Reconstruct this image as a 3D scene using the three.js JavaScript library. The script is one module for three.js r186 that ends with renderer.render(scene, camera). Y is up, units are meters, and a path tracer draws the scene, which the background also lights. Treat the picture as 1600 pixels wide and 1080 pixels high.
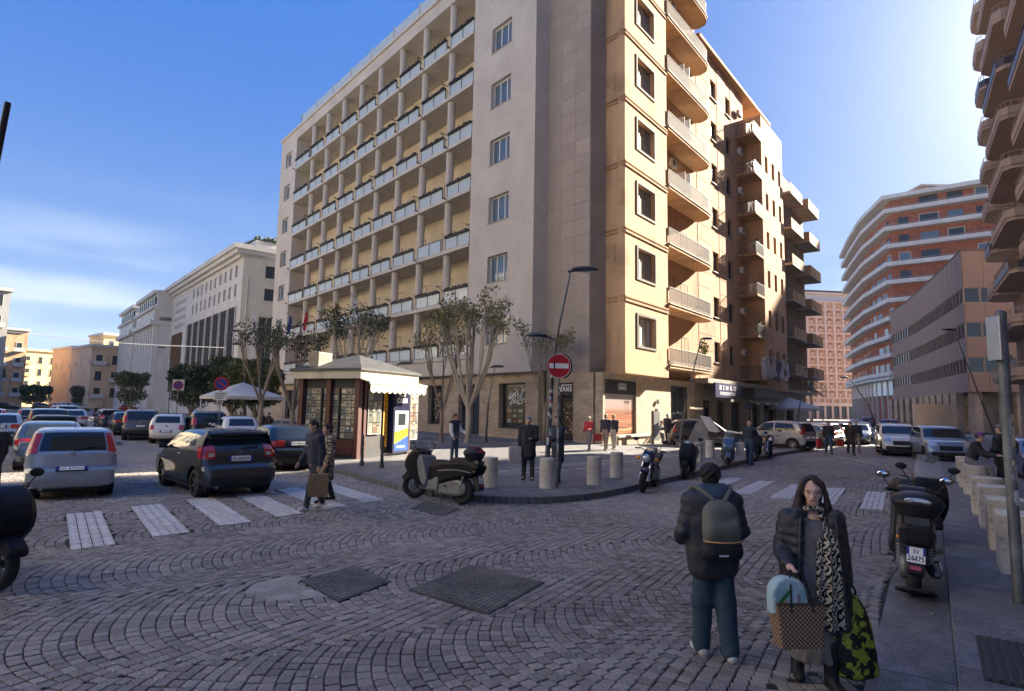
import * as THREE from 'three';
import { mergeGeometries } from 'three/addons/utils/BufferGeometryUtils.js';
import { RoundedBoxGeometry } from 'three/addons/geometries/RoundedBoxGeometry.js';

// ---------------------------------------------------------------- camera, sky, sun, exposure
const scene = new THREE.Scene();
const camera = new THREE.PerspectiveCamera(59.24, 1600 / 1080, 0.1, 3000);
camera.position.set(0, 2.1, 0);
camera.rotation.set(Math.atan(98 / 950), 0, 0.018, 'XYZ');
const renderer = new THREE.WebGLRenderer({ antialias: true });
renderer.toneMapping = THREE.LinearToneMapping;
renderer.toneMappingExposure = 8.3;
renderer.shadowMap.enabled = true;

const SUN_YAW = THREE.MathUtils.degToRad(55), SUN_EL = THREE.MathUtils.degToRad(25.5);
const sunDir = new THREE.Vector3(Math.sin(SUN_YAW) * Math.cos(SUN_EL), Math.sin(SUN_EL), -Math.cos(SUN_YAW) * Math.cos(SUN_EL));
const sun = new THREE.DirectionalLight(new THREE.Color(1, 0.89, 0.73), 3.2);
sun.position.copy(sunDir).multiplyScalar(300);
sun.castShadow = true;
sun.shadow.mapSize.set(4096, 4096);
Object.assign(sun.shadow.camera, { left: -160, right: 160, top: 160, bottom: -160, near: 1, far: 700 });
scene.add(sun, sun.target);

// seeded noise
function rng(seed) { let a = seed >>> 0; return () => { a = (a + 0x6D2B79F5) | 0; let t = Math.imul(a ^ (a >>> 15), 1 | a); t = (t + Math.imul(t ^ (t >>> 7), 61 | t)) ^ t; return ((t ^ (t >>> 14)) >>> 0) / 4294967296; }; }
const NT = new Float32Array(65536); { const r = rng(7); for (let i = 0; i < 65536; i++) NT[i] = r(); }
function vn(x, y, p) { const xi = Math.floor(x), yi = Math.floor(y), fx = x - xi, fy = y - yi, u = fx * fx * (3 - 2 * fx), v = fy * fy * (3 - 2 * fy); const m = (k) => ((k % p) + p) % p; const h = (a, b) => NT[(m(a) * 157 + m(b) * 311 + p * 17) & 65535]; const a = h(xi, yi), b = h(xi + 1, yi), c = h(xi, yi + 1), d = h(xi + 1, yi + 1); return (a + (b - a) * u) * (1 - v) + (c + (d - c) * u) * v; }
function fbm(x, y, p, o = 4) { let s = 0, a = 0.5, n = 0; for (let i = 0; i < o; i++) { s += a * vn(x, y, p); n += a; x *= 2; y *= 2; p *= 2; a *= 0.5; } return s / n; }

{ // one computed sky: blue air, pale towards the horizon and towards the sun, thin cloud low down
  const W = 1024, Hh = 512, d = new Float32Array(W * Hh * 4), v = new THREE.Vector3();
  for (let j = 0; j < Hh; j++) for (let i = 0; i < W; i++) {
    const el = ((j + 0.5) / Hh - 0.5) * Math.PI, az = ((i + 0.5) / W - 0.5) * 2 * Math.PI;
    v.set(Math.cos(el) * Math.cos(az), Math.sin(el), Math.cos(el) * Math.sin(az));
    const g = v.angleTo(sunDir), e = Math.max(el, 0.0);
    const t = Math.exp(-e * 5.2), k = Math.exp(-g * 2.3), k2 = Math.exp(-g * 7.5);
    let r = 0.0022 + (0.090 - 0.0022) * t, gg = 0.0225 + (0.122 - 0.0225) * t, b = 0.089 + (0.148 - 0.089) * t;
    r += 0.044 * k + 0.55 * k2; gg += 0.046 * k + 0.51 * k2; b += 0.033 * k + 0.41 * k2;
    const c = Math.max(0, fbm(az * 5 / Math.PI * 2 + 9, el * 34, 64, 5) - 0.5) * 2.6 * Math.exp(-(((el - 0.14) / 0.085) ** 2));
    r += (0.10 - r * 0.5) * c; gg += (0.104 - gg * 0.5) * c; b += (0.108 - b * 0.6) * c;
    const o = (j * W + i) * 4; d[o] = r; d[o + 1] = gg; d[o + 2] = b; d[o + 3] = 1;
  }
  const t = new THREE.DataTexture(d, W, Hh, THREE.RGBAFormat, THREE.FloatType);
  t.mapping = THREE.EquirectangularReflectionMapping; t.magFilter = t.minFilter = THREE.LinearFilter; t.needsUpdate = true;
  scene.background = t; scene.environment = t;
}
scene.fog = new THREE.FogExp2(new THREE.Color(0.78, 0.82, 0.88), 0.00015);

// ---------------------------------------------------------------- helpers
const V = (x, y, z) => new THREE.Vector3(x, y, z), R = THREE.MathUtils.degToRad;
const taken = {};
function numbered(n) { taken[n] = (taken[n] ?? -1) + 1; return taken[n] ? n + '_' + String(taken[n]).padStart(3, '0') : n; }
function clean(g) { if (g.index) g = g.toNonIndexed(); for (const k of Object.keys(g.attributes)) if (!['position', 'normal', 'uv', 'color'].includes(k)) g.deleteAttribute(k); if (!g.attributes.normal) g.computeVertexNormals(); if (!g.attributes.uv) g.setAttribute('uv', new THREE.BufferAttribute(new Float32Array(g.attributes.position.count * 2), 2)); g.morphAttributes = {}; return g; }
function merge(a) { a = (Array.isArray(a) ? a : [a]).filter(Boolean).map(clean); if (a.some((g) => g.attributes.color) && !a.every((g) => g.attributes.color)) a.forEach((g) => { if (!g.attributes.color) g.setAttribute('color', new THREE.BufferAttribute(new Float32Array(g.attributes.position.count * 3).fill(1), 3)); }); return a.length > 1 ? mergeGeometries(a) : a[0]; }
// uv in metres, by the way each face points
function uvm(g) { g = clean(g); const p = g.attributes.position, u = g.attributes.uv, a = V(), b = V(), c = V(), n = V(); for (let i = 0; i < p.count; i += 3) { a.fromBufferAttribute(p, i); b.fromBufferAttribute(p, i + 1); c.fromBufferAttribute(p, i + 2); n.subVectors(b, a).cross(c.clone().sub(a)); const x = Math.abs(n.x), y = Math.abs(n.y), z = Math.abs(n.z); for (let k = 0; k < 3; k++) { const X = p.getX(i + k), Y = p.getY(i + k), Z = p.getZ(i + k); if (y >= x && y >= z) u.setXY(i + k, X, Z); else if (x > z) u.setXY(i + k, Z, Y); else u.setXY(i + k, X, Y); } } return g; }
function mesh(name, geos, mat, parent, uv = true) { let g = geos.isBufferGeometry && geos.userData.done ? geos : merge(geos); if (uv && !g.userData.done) g = uvm(g); g.userData.done = 1; const m = new THREE.Mesh(g, mat); m.name = name; m.castShadow = m.receiveShadow = true; parent?.add(m); return m; }
const done = (g, uv = true) => { g = merge(g); if (uv) g = uvm(g); g.userData.done = 1; return g; };
function tag(o, label, category, group, kind) { o.userData.label = label; o.userData.category = category; if (group) o.userData.group = group; if (kind) o.userData.kind = kind; return o; }
function thing(name, label, category, pos = [0, 0, 0], turn = 0, group) { const o = new THREE.Group(); o.name = numbered(name); o.position.set(...pos); o.rotation.y = turn; scene.add(o); return tag(o, label, category, group); }
function struct(name, geos, mat, pos) { const m = mesh(numbered(name), geos, mat, scene); if (pos) m.position.set(...pos); m.userData.kind = 'structure'; return m; }
function grp(name, parent, x = 0, y = 0, z = 0) { const o = new THREE.Group(); o.name = name; o.position.set(x, y, z); parent?.add(o); return o; }
function copyOf(o, parent, x, y, z, turn) { const c = o.clone(); if (parent === scene) c.name = numbered(o.name.replace(/_\d{3}$/, '')); c.userData = { ...o.userData }; if (x !== undefined) c.position.set(x, y, z); if (turn !== undefined) c.rotation.y = turn; parent.add(c); return c; }
const bx = (x0, y0, z0, x1, y1, z1) => new THREE.BoxGeometry(Math.abs(x1 - x0), Math.abs(y1 - y0), Math.abs(z1 - z0)).translate((x0 + x1) / 2, (y0 + y1) / 2, (z0 + z1) / 2);
const rb = (w, h, d, r, x = 0, y = 0, z = 0) => new RoundedBoxGeometry(w, h, d, 2, r).translate(x, y, z);
const cyl = (r0, r1, h, x = 0, y = 0, z = 0, n = 16) => new THREE.CylinderGeometry(r1, r0, h, n).translate(x, y + h / 2, z);   // r0 at the bottom
const sph = (r, x, y, z, sx = 1, sy = 1, sz = 1, n = 14) => new THREE.SphereGeometry(r, n, Math.ceil(n * 0.7)).scale(sx, sy, sz).translate(x, y, z);
function bar(a, b, r0, r1 = r0, n = 8) { const d = V().subVectors(b, a), L = d.length(); const g = new THREE.CylinderGeometry(r1, r0, L, n).translate(0, L / 2, 0); g.applyQuaternion(new THREE.Quaternion().setFromUnitVectors(V(0, 1, 0), d.normalize())); return g.translate(a.x, a.y, a.z); }
const tube = (pts, r, n = 16, m = 6) => new THREE.TubeGeometry(new THREE.CatmullRomCurve3(pts), n, r, m);
function extr(pts, depth, holes = [], bevel = 0) { const s = new THREE.Shape(pts.map((p) => new THREE.Vector2(...p))); for (const h of holes) s.holes.push(new THREE.Path(h.map((p) => new THREE.Vector2(...p)))); return new THREE.ExtrudeGeometry(s, { depth, bevelEnabled: bevel > 0, bevelSize: bevel, bevelThickness: bevel, bevelSegments: 2, curveSegments: 8 }); }
const rect = (x0, y0, x1, y1) => [[x0, y0], [x1, y0], [x1, y1], [x0, y1]];
function wallWith(x0, y0, x1, y1, holes, t, z = 0) { return extr(rect(x0, y0, x1, y1), t, holes.map((h) => rect(...h).reverse())).translate(0, 0, z - t); }
const lerp = (a, b, t) => a + (b - a) * t;

// textures: grey variation maps round 1, multiplied with the colour of the material
function dtex(n, fn, srgb = true, rep = 1) { const d = new Uint8Array(n * n * 4); for (let j = 0; j < n; j++) for (let i = 0; i < n; i++) { let c = fn(i / n, j / n); if (typeof c === 'number') c = [c, c, c]; const o = (j * n + i) * 4; for (let k = 0; k < 3; k++) d[o + k] = Math.max(0, Math.min(255, c[k] * 255)); d[o + 3] = 255; } const t = new THREE.DataTexture(d, n, n); t.wrapS = t.wrapT = THREE.RepeatWrapping; t.magFilter = THREE.LinearFilter; t.minFilter = THREE.LinearMipmapLinearFilter; t.generateMipmaps = true; if (srgb) t.colorSpace = THREE.SRGBColorSpace; t.repeat.set(1 / rep, 1 / rep); t.needsUpdate = true; return t; }
const T = {
  plaster: dtex(512, (u, v) => 0.86 + 0.1 * (fbm(u * 6, v * 6, 6, 5) - 0.5) * 2 * 0.6 + 0.05 * (fbm(u * 60, v * 60, 60, 2) - 0.5), true, 9),
  streak: dtex(512, (u, v) => { const s = fbm(u * 26, v * 2, 26, 4), q = fbm(u * 6 + 3, v * 6, 6, 5), m = fbm(u * 3, v * 3 + 5, 3, 3); const st = Math.max(0, s - 0.6) * Math.max(0, m - 0.35) * 2.2, bl = Math.max(0, q - 0.52) * 0.7; const k = 0.95 - st - bl + 0.10 * (m - 0.5) + 0.05 * (fbm(u * 80, v * 80, 80, 2) - 0.5); return [k, k * 0.985, k * 0.96]; }, true, 11),
  stone: dtex(512, (u, v) => { const s = fbm(u * 5, v * 34, 34, 5), q = fbm(u * 50, v * 90, 90, 2), p = fbm(u * 7, v * 7, 7, 3); const k = 0.86 + 0.2 * (s - 0.5) + 0.1 * (q - 0.5) + 0.16 * (p - 0.5) - (q > 0.72 ? 0.12 : 0); return [k, k * 0.985, k * 0.965]; }, true, 3),
  basalt: dtex(512, (u, v) => { const q = fbm(u * 90, v * 90, 90, 3), p = fbm(u * 9, v * 9, 9, 4); return 0.78 + 0.34 * (q - 0.5) + 0.34 * (p - 0.5); }, true, 1.3),
  grime: dtex(512, (u, v) => { const p = fbm(u * 8, v * 8, 8, 5), q = fbm(u * 70, v * 70, 70, 3); return 0.84 + 0.4 * (p - 0.5) + 0.16 * (q - 0.5); }, true, 2.2),
  bump: dtex(256, (u, v) => fbm(u * 30, v * 30, 30, 4), false, 0.5),
  fine: dtex(256, (u, v) => fbm(u * 60, v * 60, 60, 3), false, 0.25),
};
const T_ = T;
const C = (r, g, b) => new THREE.Color().setRGB(r, g, b);
const hex = (h) => new THREE.Color(h);
function std(color, rough = 0.8, o = {}) { return new THREE.MeshStandardMaterial({ color: Array.isArray(color) ? C(...color) : color, roughness: rough, ...o }); }
const M = {
  beige: std([0.74, 0.67, 0.585], 0.9, { map: T.plaster, bumpMap: T.bump, bumpScale: 0.004 }),
  cream: std([0.86, 0.73, 0.55], 0.9, { map: T.plaster }),
  trav: std([0.60, 0.48, 0.35], 0.75, { map: T.stone, bumpMap: T.bump, bumpScale: 0.006 }),
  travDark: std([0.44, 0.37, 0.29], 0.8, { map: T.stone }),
  orange: std([0.64, 0.43, 0.255], 0.9, { map: T.streak, bumpMap: T.bump, bumpScale: 0.004 }),
  orangeTrim: std([0.46, 0.29, 0.16], 0.9, { map: T.streak }),
  brickO: std([0.54, 0.33, 0.195], 0.9, { map: T.streak, bumpMap: T.bump, bumpScale: 0.01 }),
  brown: std([0.33, 0.235, 0.185], 0.8, { map: T.plaster }),
  brownJoint: std([0.12, 0.085, 0.07], 0.9),
  red: std([0.42, 0.15, 0.095], 0.9, { map: T.grime }),
  white: std([0.82, 0.80, 0.76], 0.85, { map: T.plaster }),
  offwhite: std([0.74, 0.71, 0.66], 0.85, { map: T.plaster }),
  grey: std([0.50, 0.49, 0.475], 0.85, { map: T.plaster }),
  greyD: std([0.13, 0.13, 0.135], 0.8, { map: T.grime }),
  tan: std([0.92, 0.82, 0.64], 0.9, { map: T.plaster }),
  tanBrick: std([0.78, 0.58, 0.36], 0.9, { map: T.grime }),
  yellow: std([0.74, 0.60, 0.34], 0.9, { map: T.streak }),
  pink: std([0.66, 0.50, 0.37], 0.9, { map: T.streak }),
  frameW: std([0.70, 0.69, 0.66], 0.5),
  frameD: std([0.05, 0.05, 0.05], 0.5),
  frameG: std([0.23, 0.23, 0.21], 0.6),
  wood: std([0.16, 0.10, 0.06], 0.7),
  glass: new THREE.MeshPhysicalMaterial({ color: C(0.035, 0.045, 0.055), roughness: 0.06, metalness: 0, ior: 1.5 }),
  glassSky: new THREE.MeshPhysicalMaterial({ color: C(0.10, 0.14, 0.18), roughness: 0.05, ior: 1.7 }),
  glassPale: new THREE.MeshPhysicalMaterial({ color: C(0.46, 0.53, 0.55), roughness: 0.18, ior: 1.5 }),
  curtain: std([0.42, 0.40, 0.37], 0.9, { map: T.streak }),
  metal: std([0.10, 0.10, 0.105], 0.45, { metalness: 0.6 }),
  steel: std([0.42, 0.42, 0.42], 0.35, { metalness: 0.9 }),
  galv: std([0.30, 0.31, 0.31], 0.55, { metalness: 0.6, map: T.grime }),
  black: new THREE.MeshPhysicalMaterial({ color: C(0.022, 0.022, 0.024), roughness: 0.5, specularIntensity: 0.45 }),
  rubber: std([0.020, 0.020, 0.021], 0.85),
  plastic: new THREE.MeshPhysicalMaterial({ color: C(0.028, 0.028, 0.030), roughness: 0.42, specularIntensity: 0.45 }),
  basalt: std([0.29, 0.28, 0.275], 0.72, { map: T.basalt, bumpMap: T.fine, bumpScale: 0.003 }),
  pave: std([0.23, 0.222, 0.218], 0.7, { map: T.grime, bumpMap: T.fine, bumpScale: 0.002 }),
  paveLight: std([0.50, 0.48, 0.44], 0.8, { map: T.grime }),
  joint: std([0.035, 0.033, 0.031], 0.95, { map: T.grime }),
  paint: std([0.66, 0.66, 0.65], 0.7, { map: T.grime, bumpMap: T.fine, bumpScale: 0.003 }),
  concrete: std([0.80, 0.75, 0.65], 0.9, { map: T.stone, bumpMap: T.bump, bumpScale: 0.005 }),
  iron: std([0.10, 0.098, 0.092], 0.6, { metalness: 0.5, map: T.grime }),
  bark: std([0.30, 0.25, 0.20], 0.9, { map: T.streak }),
  barkPale: std([0.47, 0.43, 0.36], 0.9, { map: T.streak }),
  leaf: std([0.13, 0.145, 0.05], 0.75, { side: THREE.DoubleSide }),
  leafDark: std([0.075, 0.095, 0.045], 0.75, { side: THREE.DoubleSide }),
  leafPale: std([0.20, 0.20, 0.085], 0.75, { side: THREE.DoubleSide }),
  skin: std([0.55, 0.33, 0.235], 0.6),
  chrome: std([0.75, 0.75, 0.76], 0.12, { metalness: 1 }),
  plants: std([0.075, 0.035, 0.028], 0.9, { side: THREE.DoubleSide }),
};
function canvasTex(w, h, draw) { const c = document.createElement('canvas'); c.width = w; c.height = h; const x = c.getContext('2d'); draw(x, w, h); const t = new THREE.CanvasTexture(c); t.colorSpace = THREE.SRGBColorSpace; t.anisotropy = 4; return t; }
function printMat(w, h, draw, o = {}) { return new THREE.MeshStandardMaterial({ map: canvasTex(w, h, draw), roughness: 0.55, ...o }); }
// flat printed panel facing +z, its own thin box behind it
function panel(name, w, h, mat, parent, x, y, z, turn = 0) { const m = mesh(name, new THREE.PlaneGeometry(w, h), mat, parent, false); m.position.set(x, y, z); m.rotation.y = turn; return m; }
// leaf clouds: many small bent leaves spread in given ellipsoid clumps
function leaves(clumps, per, size, seed, flat = 0.4) { const r = rng(seed), P = [], N = [], U = []; const q = new THREE.Quaternion(), e = new THREE.Euler(), a = V(), nn = V(); for (const [cx, cy, cz, rx, ry, rz] of clumps) for (let i = 0; i < per; i++) { let x, y, z; do { x = r() * 2 - 1; y = r() * 2 - 1; z = r() * 2 - 1; } while (x * x + y * y + z * z > 1); const s = size * (0.55 + r() * 0.9); e.set(r() * 6.3, r() * 6.3, r() * 6.3); q.setFromEuler(e); nn.set(0, 0, 1).applyQuaternion(q); const v = [[-0.5, 0, 0], [0, -0.28, flat * 0.3], [0.6, 0, 0], [0, 0.28, flat * 0.3]]; for (const k of [0, 1, 2, 0, 2, 3]) { a.set(...v[k]).multiplyScalar(s).applyQuaternion(q); P.push(cx + x * rx + a.x, cy + y * ry + a.y, cz + z * rz + a.z); N.push(nn.x, nn.y, nn.z); U.push(0, 0); } } const g = new THREE.BufferGeometry(); g.setAttribute('position', new THREE.Float32BufferAttribute(P, 3)); g.setAttribute('normal', new THREE.Float32BufferAttribute(N, 3)); g.setAttribute('uv', new THREE.Float32BufferAttribute(U, 2)); return g; }
// a window part: frame (a mullion per entry), pane; origin at the middle of its sill, faces +z
function windowPart(w, h, { mull = [0], frame = M.frameW, pane = M.glass, t = 0.07, sill = null, bars = [], dep = 0.08, name = 'window' } = {}) {
  const o = grp(name), f = [bx(-w / 2, 0, -dep, -w / 2 + t, h, 0), bx(w / 2 - t, 0, -dep, w / 2, h, 0), bx(-w / 2 + t, 0, -dep, w / 2 - t, t, 0), bx(-w / 2 + t, h - t, -dep, w / 2 - t, h, 0)];
  for (const m of mull) f.push(bx(m * w - t * 0.6, t, -dep, m * w + t * 0.6, h - t, -0.004));
  for (const b of bars) f.push(bx(-w / 2 + t, b * h - t / 2, -dep, w / 2 - t, b * h + t / 2, -0.008));
  mesh('frame', f, frame, o); mesh('pane', bx(-w / 2 + t * 0.5, t * 0.5, -dep + 0.01, w / 2 - t * 0.5, h - t * 0.5, -dep + 0.03), pane, o);
  if (sill) mesh('sill', bx(-w / 2 - 0.1, -0.09, -0.15, w / 2 + 0.1, -0.005, 0.32), sill, o);
  return o;
}
// ---------------------------------------------------------------- ground, road, pavements
const inPoly = (x, z, P) => { let c = false; for (let i = 0, j = P.length - 1; i < P.length; j = i++) { const [xi, zi] = P[i], [xj, zj] = P[j]; if ((zi > z) !== (zj > z) && x < (xj - xi) * (z - zi) / (zj - zi) + xi) c = !c; } return c; };
function flatPoly(pts, y, yb) { // prism over a plan outline given in (x, z)
  const g = extr(pts.map(([x, z]) => [x, -z]), y - yb); g.rotateX(-Math.PI / 2); g.translate(0, yb, 0); return g; }
// smooth curve through plan points
function curve(pts, n) { const c = new THREE.CatmullRomCurve3(pts.map(([x, z]) => V(x, 0, z)), false, 'centripetal'); return c.getPoints(n).map((p) => [p.x, p.z]); }
const dA = [-0.643, -0.766], nA = [-0.766, 0.643], dB = [0.6225, -0.7826], nB = [0.7826, 0.6225], C0 = [1.232, -37.849], C4 = [6.661, -35.543];
const kerbLine = [...Array.from({ length: 1 }, () => [-75.9, -103.3]), ...curve([[-15.2, -31.0], [-8.0, -22.4], [-5.12, -18.93], [-3.54, -16.64], [-2.44, -15.28], [-1.41, -14.34], [-0.51, -13.87], [0.42, -13.79], [1.54, -14.3], [2.76, -15.61], [3.52, -16.69], [4.89, -18.64], [6.39, -20.65], [8.09, -23.1], [9.9, -25.8], [12.6, -29.6]], 90), [40.0, -64.0]];
const islandBack = [[38, -90], [-20, -120], [-80, -108]];
const island = [...kerbLine, ...islandBack];
const kerbDirR = [0.5664, -0.8241], kR0 = [3.49, -4.91], nR = [0.8241, 0.5664];
const atR = (s, o) => [kR0[0] + kerbDirR[0] * s + nR[0] * o, kR0[1] + kerbDirR[1] * s + nR[1] * o];
const rightWalk = [atR(-14, 0), atR(46, 0), atR(46, 14), atR(-14, 14)];

// far road sheet: small worn setts, drawn by the material only where single stones cannot be told apart
const settTex = (() => { const n = 512, px = 22; const w = (u, v) => { const row = Math.floor(v * px), off = NT[row * 7 + 3] * 0.6, cx = u * px + off, ci = Math.floor(cx), fx = cx - ci, fy = v * px - row; const e = Math.min(fx, 1 - fx, fy, 1 - fy); return [e, NT[((((ci % px) + px) % px) * 131 + row * 57) & 65535]]; }; return [dtex(n, (u, v) => { const [e, r] = w(u, v); const k = e < 0.07 ? 0.42 : 0.74 + r * 0.22 + 0.14 * (fbm(u * 90, v * 90, 90, 2) - 0.5) + 0.24 * (fbm(u * 4, v * 4, 4, 3) - 0.5); return k; }, true, 2.7), dtex(n, (u, v) => Math.min(1, w(u, v)[0] * 6), false, 2.7)]; })();
M.setts = std([0.41, 0.375, 0.33], 0.7, { map: settTex[0], bumpMap: settTex[1], bumpScale: 0.012 });
const ground = struct('ground', new THREE.PlaneGeometry(1600, 1600).rotateX(-Math.PI / 2).translate(0, -0.016, -300), M.setts);

const road = new THREE.Group(); road.name = 'road'; road.userData.kind = 'structure'; scene.add(road);
const cobbleArea = [[-16, -2], [8, -2], ...Array.from({ length: 19 }, (_, i) => { const a = R(44 - i * 5); return [29.9 * Math.sin(a), -29.9 * Math.cos(a)]; })];
const plates = [[[-2.49, -7.52], [-2.01, -8.24], [-1.39, -7.54], [-1.80, -6.75]], [[-1.14, -7.22], [-0.5, -8.38], [0.45, -7.63], [-0.19, -6.43]], [[-2.04, -12.83], [-1.87, -13.9], [-1.02, -12.9], [-1.28, -12.0]]];
const gutter = [atR(-14, -0.62), atR(46, -0.62), atR(46, 0), atR(-14, 0)];
const patchPoly = [[-2.95, -7.05], [-2.98, -7.4], [-2.75, -7.72], [-2.46, -7.66], [-2.5, -7.45], [-1.98, -6.98], [-2.3, -6.8], [-2.7, -6.82]];
// crossing stripes, rows of blocks painted white
const stripes = [];
for (let k = -1; k < 6; k++) { const o = [-6.17 + 0.605 * k, -8.82 - 0.95 * k]; stripes.push({ o, d: [-0.6, -0.8], L: 3.42, w: [0.375, -0.42], set: 0 }); }
for (let k = 0; k < 5; k++) { const f = [7.05 + 0.69 * k, -19.95 + 0.74 * k]; stripes.push({ o: [f[0] - 1.95, f[1] + 3.05], d: [0.538, -0.843], L: 3.62, w: [0.47, 0.12], set: 1 }); }
stripes.splice(0, 1);
const quadOf = (s) => { const { o, d, L, w } = s; return [o, [o[0] + w[0], o[1] + w[1]], [o[0] + w[0] + d[0] * L, o[1] + w[1] + d[1] * L], [o[0] + d[0] * L, o[1] + d[1] * L]]; };
{ // bed under the stones
  mesh('stone_bed', new THREE.ShapeGeometry(new THREE.Shape(cobbleArea.map(([x, z]) => new THREE.Vector2(x, -z)))).rotateX(-Math.PI / 2).translate(0, -0.013, 0), M.joint, road);
  const r = rng(11), geo = (() => { const P = [], h = 0.5, i = 0.42, ty = 0, cy = -0.12; const ring = (s, y) => [[-s, y, -s], [s, y, -s], [s, y, s], [-s, y, s]]; const a = ring(i, ty), b = ring(h, cy), c = ring(h, -1); const quad = (p, q, s, t) => P.push(...p, ...t, ...s, ...p, ...s, ...q); quad(...a); for (let k = 0; k < 4; k++) { const n = (k + 1) % 4; quad(a[n], a[k], b[k], b[n]); quad(b[n], b[k], c[k], c[n]); } const g = new THREE.BufferGeometry(); g.setAttribute('position', new THREE.Float32BufferAttribute(P, 3)); g.computeVertexNormals(); const uv = []; for (let k = 0; k < P.length / 3; k++) uv.push(P[k * 3], P[k * 3 + 2]); g.setAttribute('uv', new THREE.Float32BufferAttribute(uv, 2)); g.userData.done = 1; return g; })();
  const rows = 0.122, Wc = 2.3, AR = 0.74, rho = Wc / 2 / Math.sin(AR), nS = 20, list = [], phi = R(118), ca = Math.cos(phi), sa = Math.sin(phi);
  const platesIn = plates.map((q) => { const cx = (q[0][0] + q[2][0]) / 2, cz = (q[0][1] + q[2][1]) / 2; return q.map(([x, z]) => [cx + (x - cx) * 0.88, cz + (z - cz) * 0.88]); });
  const stripeQ = stripes.map(quadOf).map((q) => { const cx = (q[0][0] + q[2][0]) / 2, cz = (q[0][1] + q[2][1]) / 2; return q.map(([x, z]) => [cx + (x - cx) * 1.04, cz + (z - cz) * 1.01]); });
  const walkOut = [...kerbLine, ...islandBack];
  for (let i = -24; i <= 24; i++) for (let k = -420; k <= 420; k++) {
    const shift = (NT[(i + 60) * 13] - 0.5) * 0.12;
    const a0 = i * Wc, b0 = k * rows + shift; const X0 = a0 * ca - b0 * sa, Z0 = -(a0 * sa + b0 * ca); if (X0 < -35 || X0 > 40 || Z0 > 3 || Z0 < -50) continue;
    for (let j = 0; j < nS; j++) {
      const t = ((j + 0.5 + (k % 2) * 0.5 - 0.25) / nS - 0.5) * 2 * AR, a = a0 + rho * Math.sin(t), b = b0 + rho * Math.cos(t);
      const x = a * ca - b * sa, z = -(a * sa + b * ca), dist = Math.hypot(x, z);
      const r1 = r(), r2 = r(), r3 = r(), r4 = r(), r5 = r();
      if (z > -2.9 || dist > 30 || Math.abs(x) > -z * 0.97 + 2.4) continue;
      if (!inPoly(x, z, cobbleArea) || inPoly(x, z, walkOut) || inPoly(x, z, rightWalk) || inPoly(x, z, gutter)) continue;
      if (platesIn.some((p) => inPoly(x, z, p)) || stripeQ.some((p) => inPoly(x, z, p)) || inPoly(x, z, patchPoly)) continue;
      const rad = rows * Math.cos(t) * (0.97 + r1 * 0.07), len = rho * 2 * AR / nS * (0.93 + r2 * 0.13);
      const tone = 0.70 + 0.50 * r3 + 0.85 * (fbm(x * 0.3 + 40, z * 0.3 + 60, 256, 4) - 0.5);
      list.push({ x, z, dist, y: (r4 - 0.5) * 0.008 - (r1 > 0.94 ? 0.006 : 0), sx: len * (0.885 + 0.05 * r1), sz: rad * (0.885 + 0.05 * r3), turn: phi - t + (r5 - 0.5) * 0.16, tx: (r4 - 0.5) * 0.05, tz: (r2 - 0.5) * 0.05, tone, warm: r5 });
    }
  }
  list.sort((p, q) => p.dist - q.dist);
  const dummy = new THREE.Object3D(), put = (s) => { dummy.position.set(s.x, s.y, s.z); dummy.rotation.set(s.tx, s.turn, s.tz); dummy.scale.set(s.sx, 0.05, s.sz); dummy.updateMatrix(); return dummy; };
  const vm = [0.78, 0.9, 1.0, 1.1, 1.24].map((k) => std([0.43 * k, 0.392 * k, 0.345 * k], 0.7, { map: T.cob ??= dtex(128, (u, v) => 0.82 + 0.5 * (fbm(u * 24, v * 24, 24, 3) - 0.5), true, 1), bumpMap: T.cobB ??= dtex(128, (u, v) => fbm(u * 14, v * 14, 14, 3), false, 1), bumpScale: 0.006 }));
  list.slice(0, 300).forEach((s) => { const m = mesh('cobble', geo, vm[Math.max(0, Math.min(4, Math.round((s.tone - 0.72) / 0.12)))], road); put(s); m.position.copy(dummy.position); m.rotation.copy(dummy.rotation); m.scale.copy(dummy.scale); });
  const rest = list.slice(300), im = new THREE.InstancedMesh(geo, std([1, 1, 1], 0.7, { map: T.cob, bumpMap: T.cobB, bumpScale: 0.006 }), rest.length);
  rest.forEach((s, i) => { put(s); im.setMatrixAt(i, dummy.matrix); im.setColorAt(i, C(0.43 * s.tone * (1 + s.warm * 0.06), 0.392 * s.tone, 0.345 * s.tone)); });
  im.name = 'cobbles'; im.userData.kind = 'stuff'; im.castShadow = im.receiveShadow = true; road.add(im);
  console.log('cobbles', list.length);
  // painted blocks
  const blk = [0, 1, 2].map((v) => { const g = rb(1, 0.05, 1, 0.012); return done(g); });
  const pm = [0.94, 1.0, 1.06].map((k) => std([0.80 * k, 0.79 * k, 0.77 * k], 0.75, { map: T.paintW ??= dtex(256, (u, v) => { const a = fbm(u * 14, v * 14, 14, 5), b = fbm(u * 60, v * 60, 60, 2); return a * 0.7 + b * 0.3 > 0.565 ? 0.55 : 0.93 + 0.2 * (b - 0.5); }, true, 0.8), bumpMap: T.cobB, bumpScale: 0.004 }));
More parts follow.
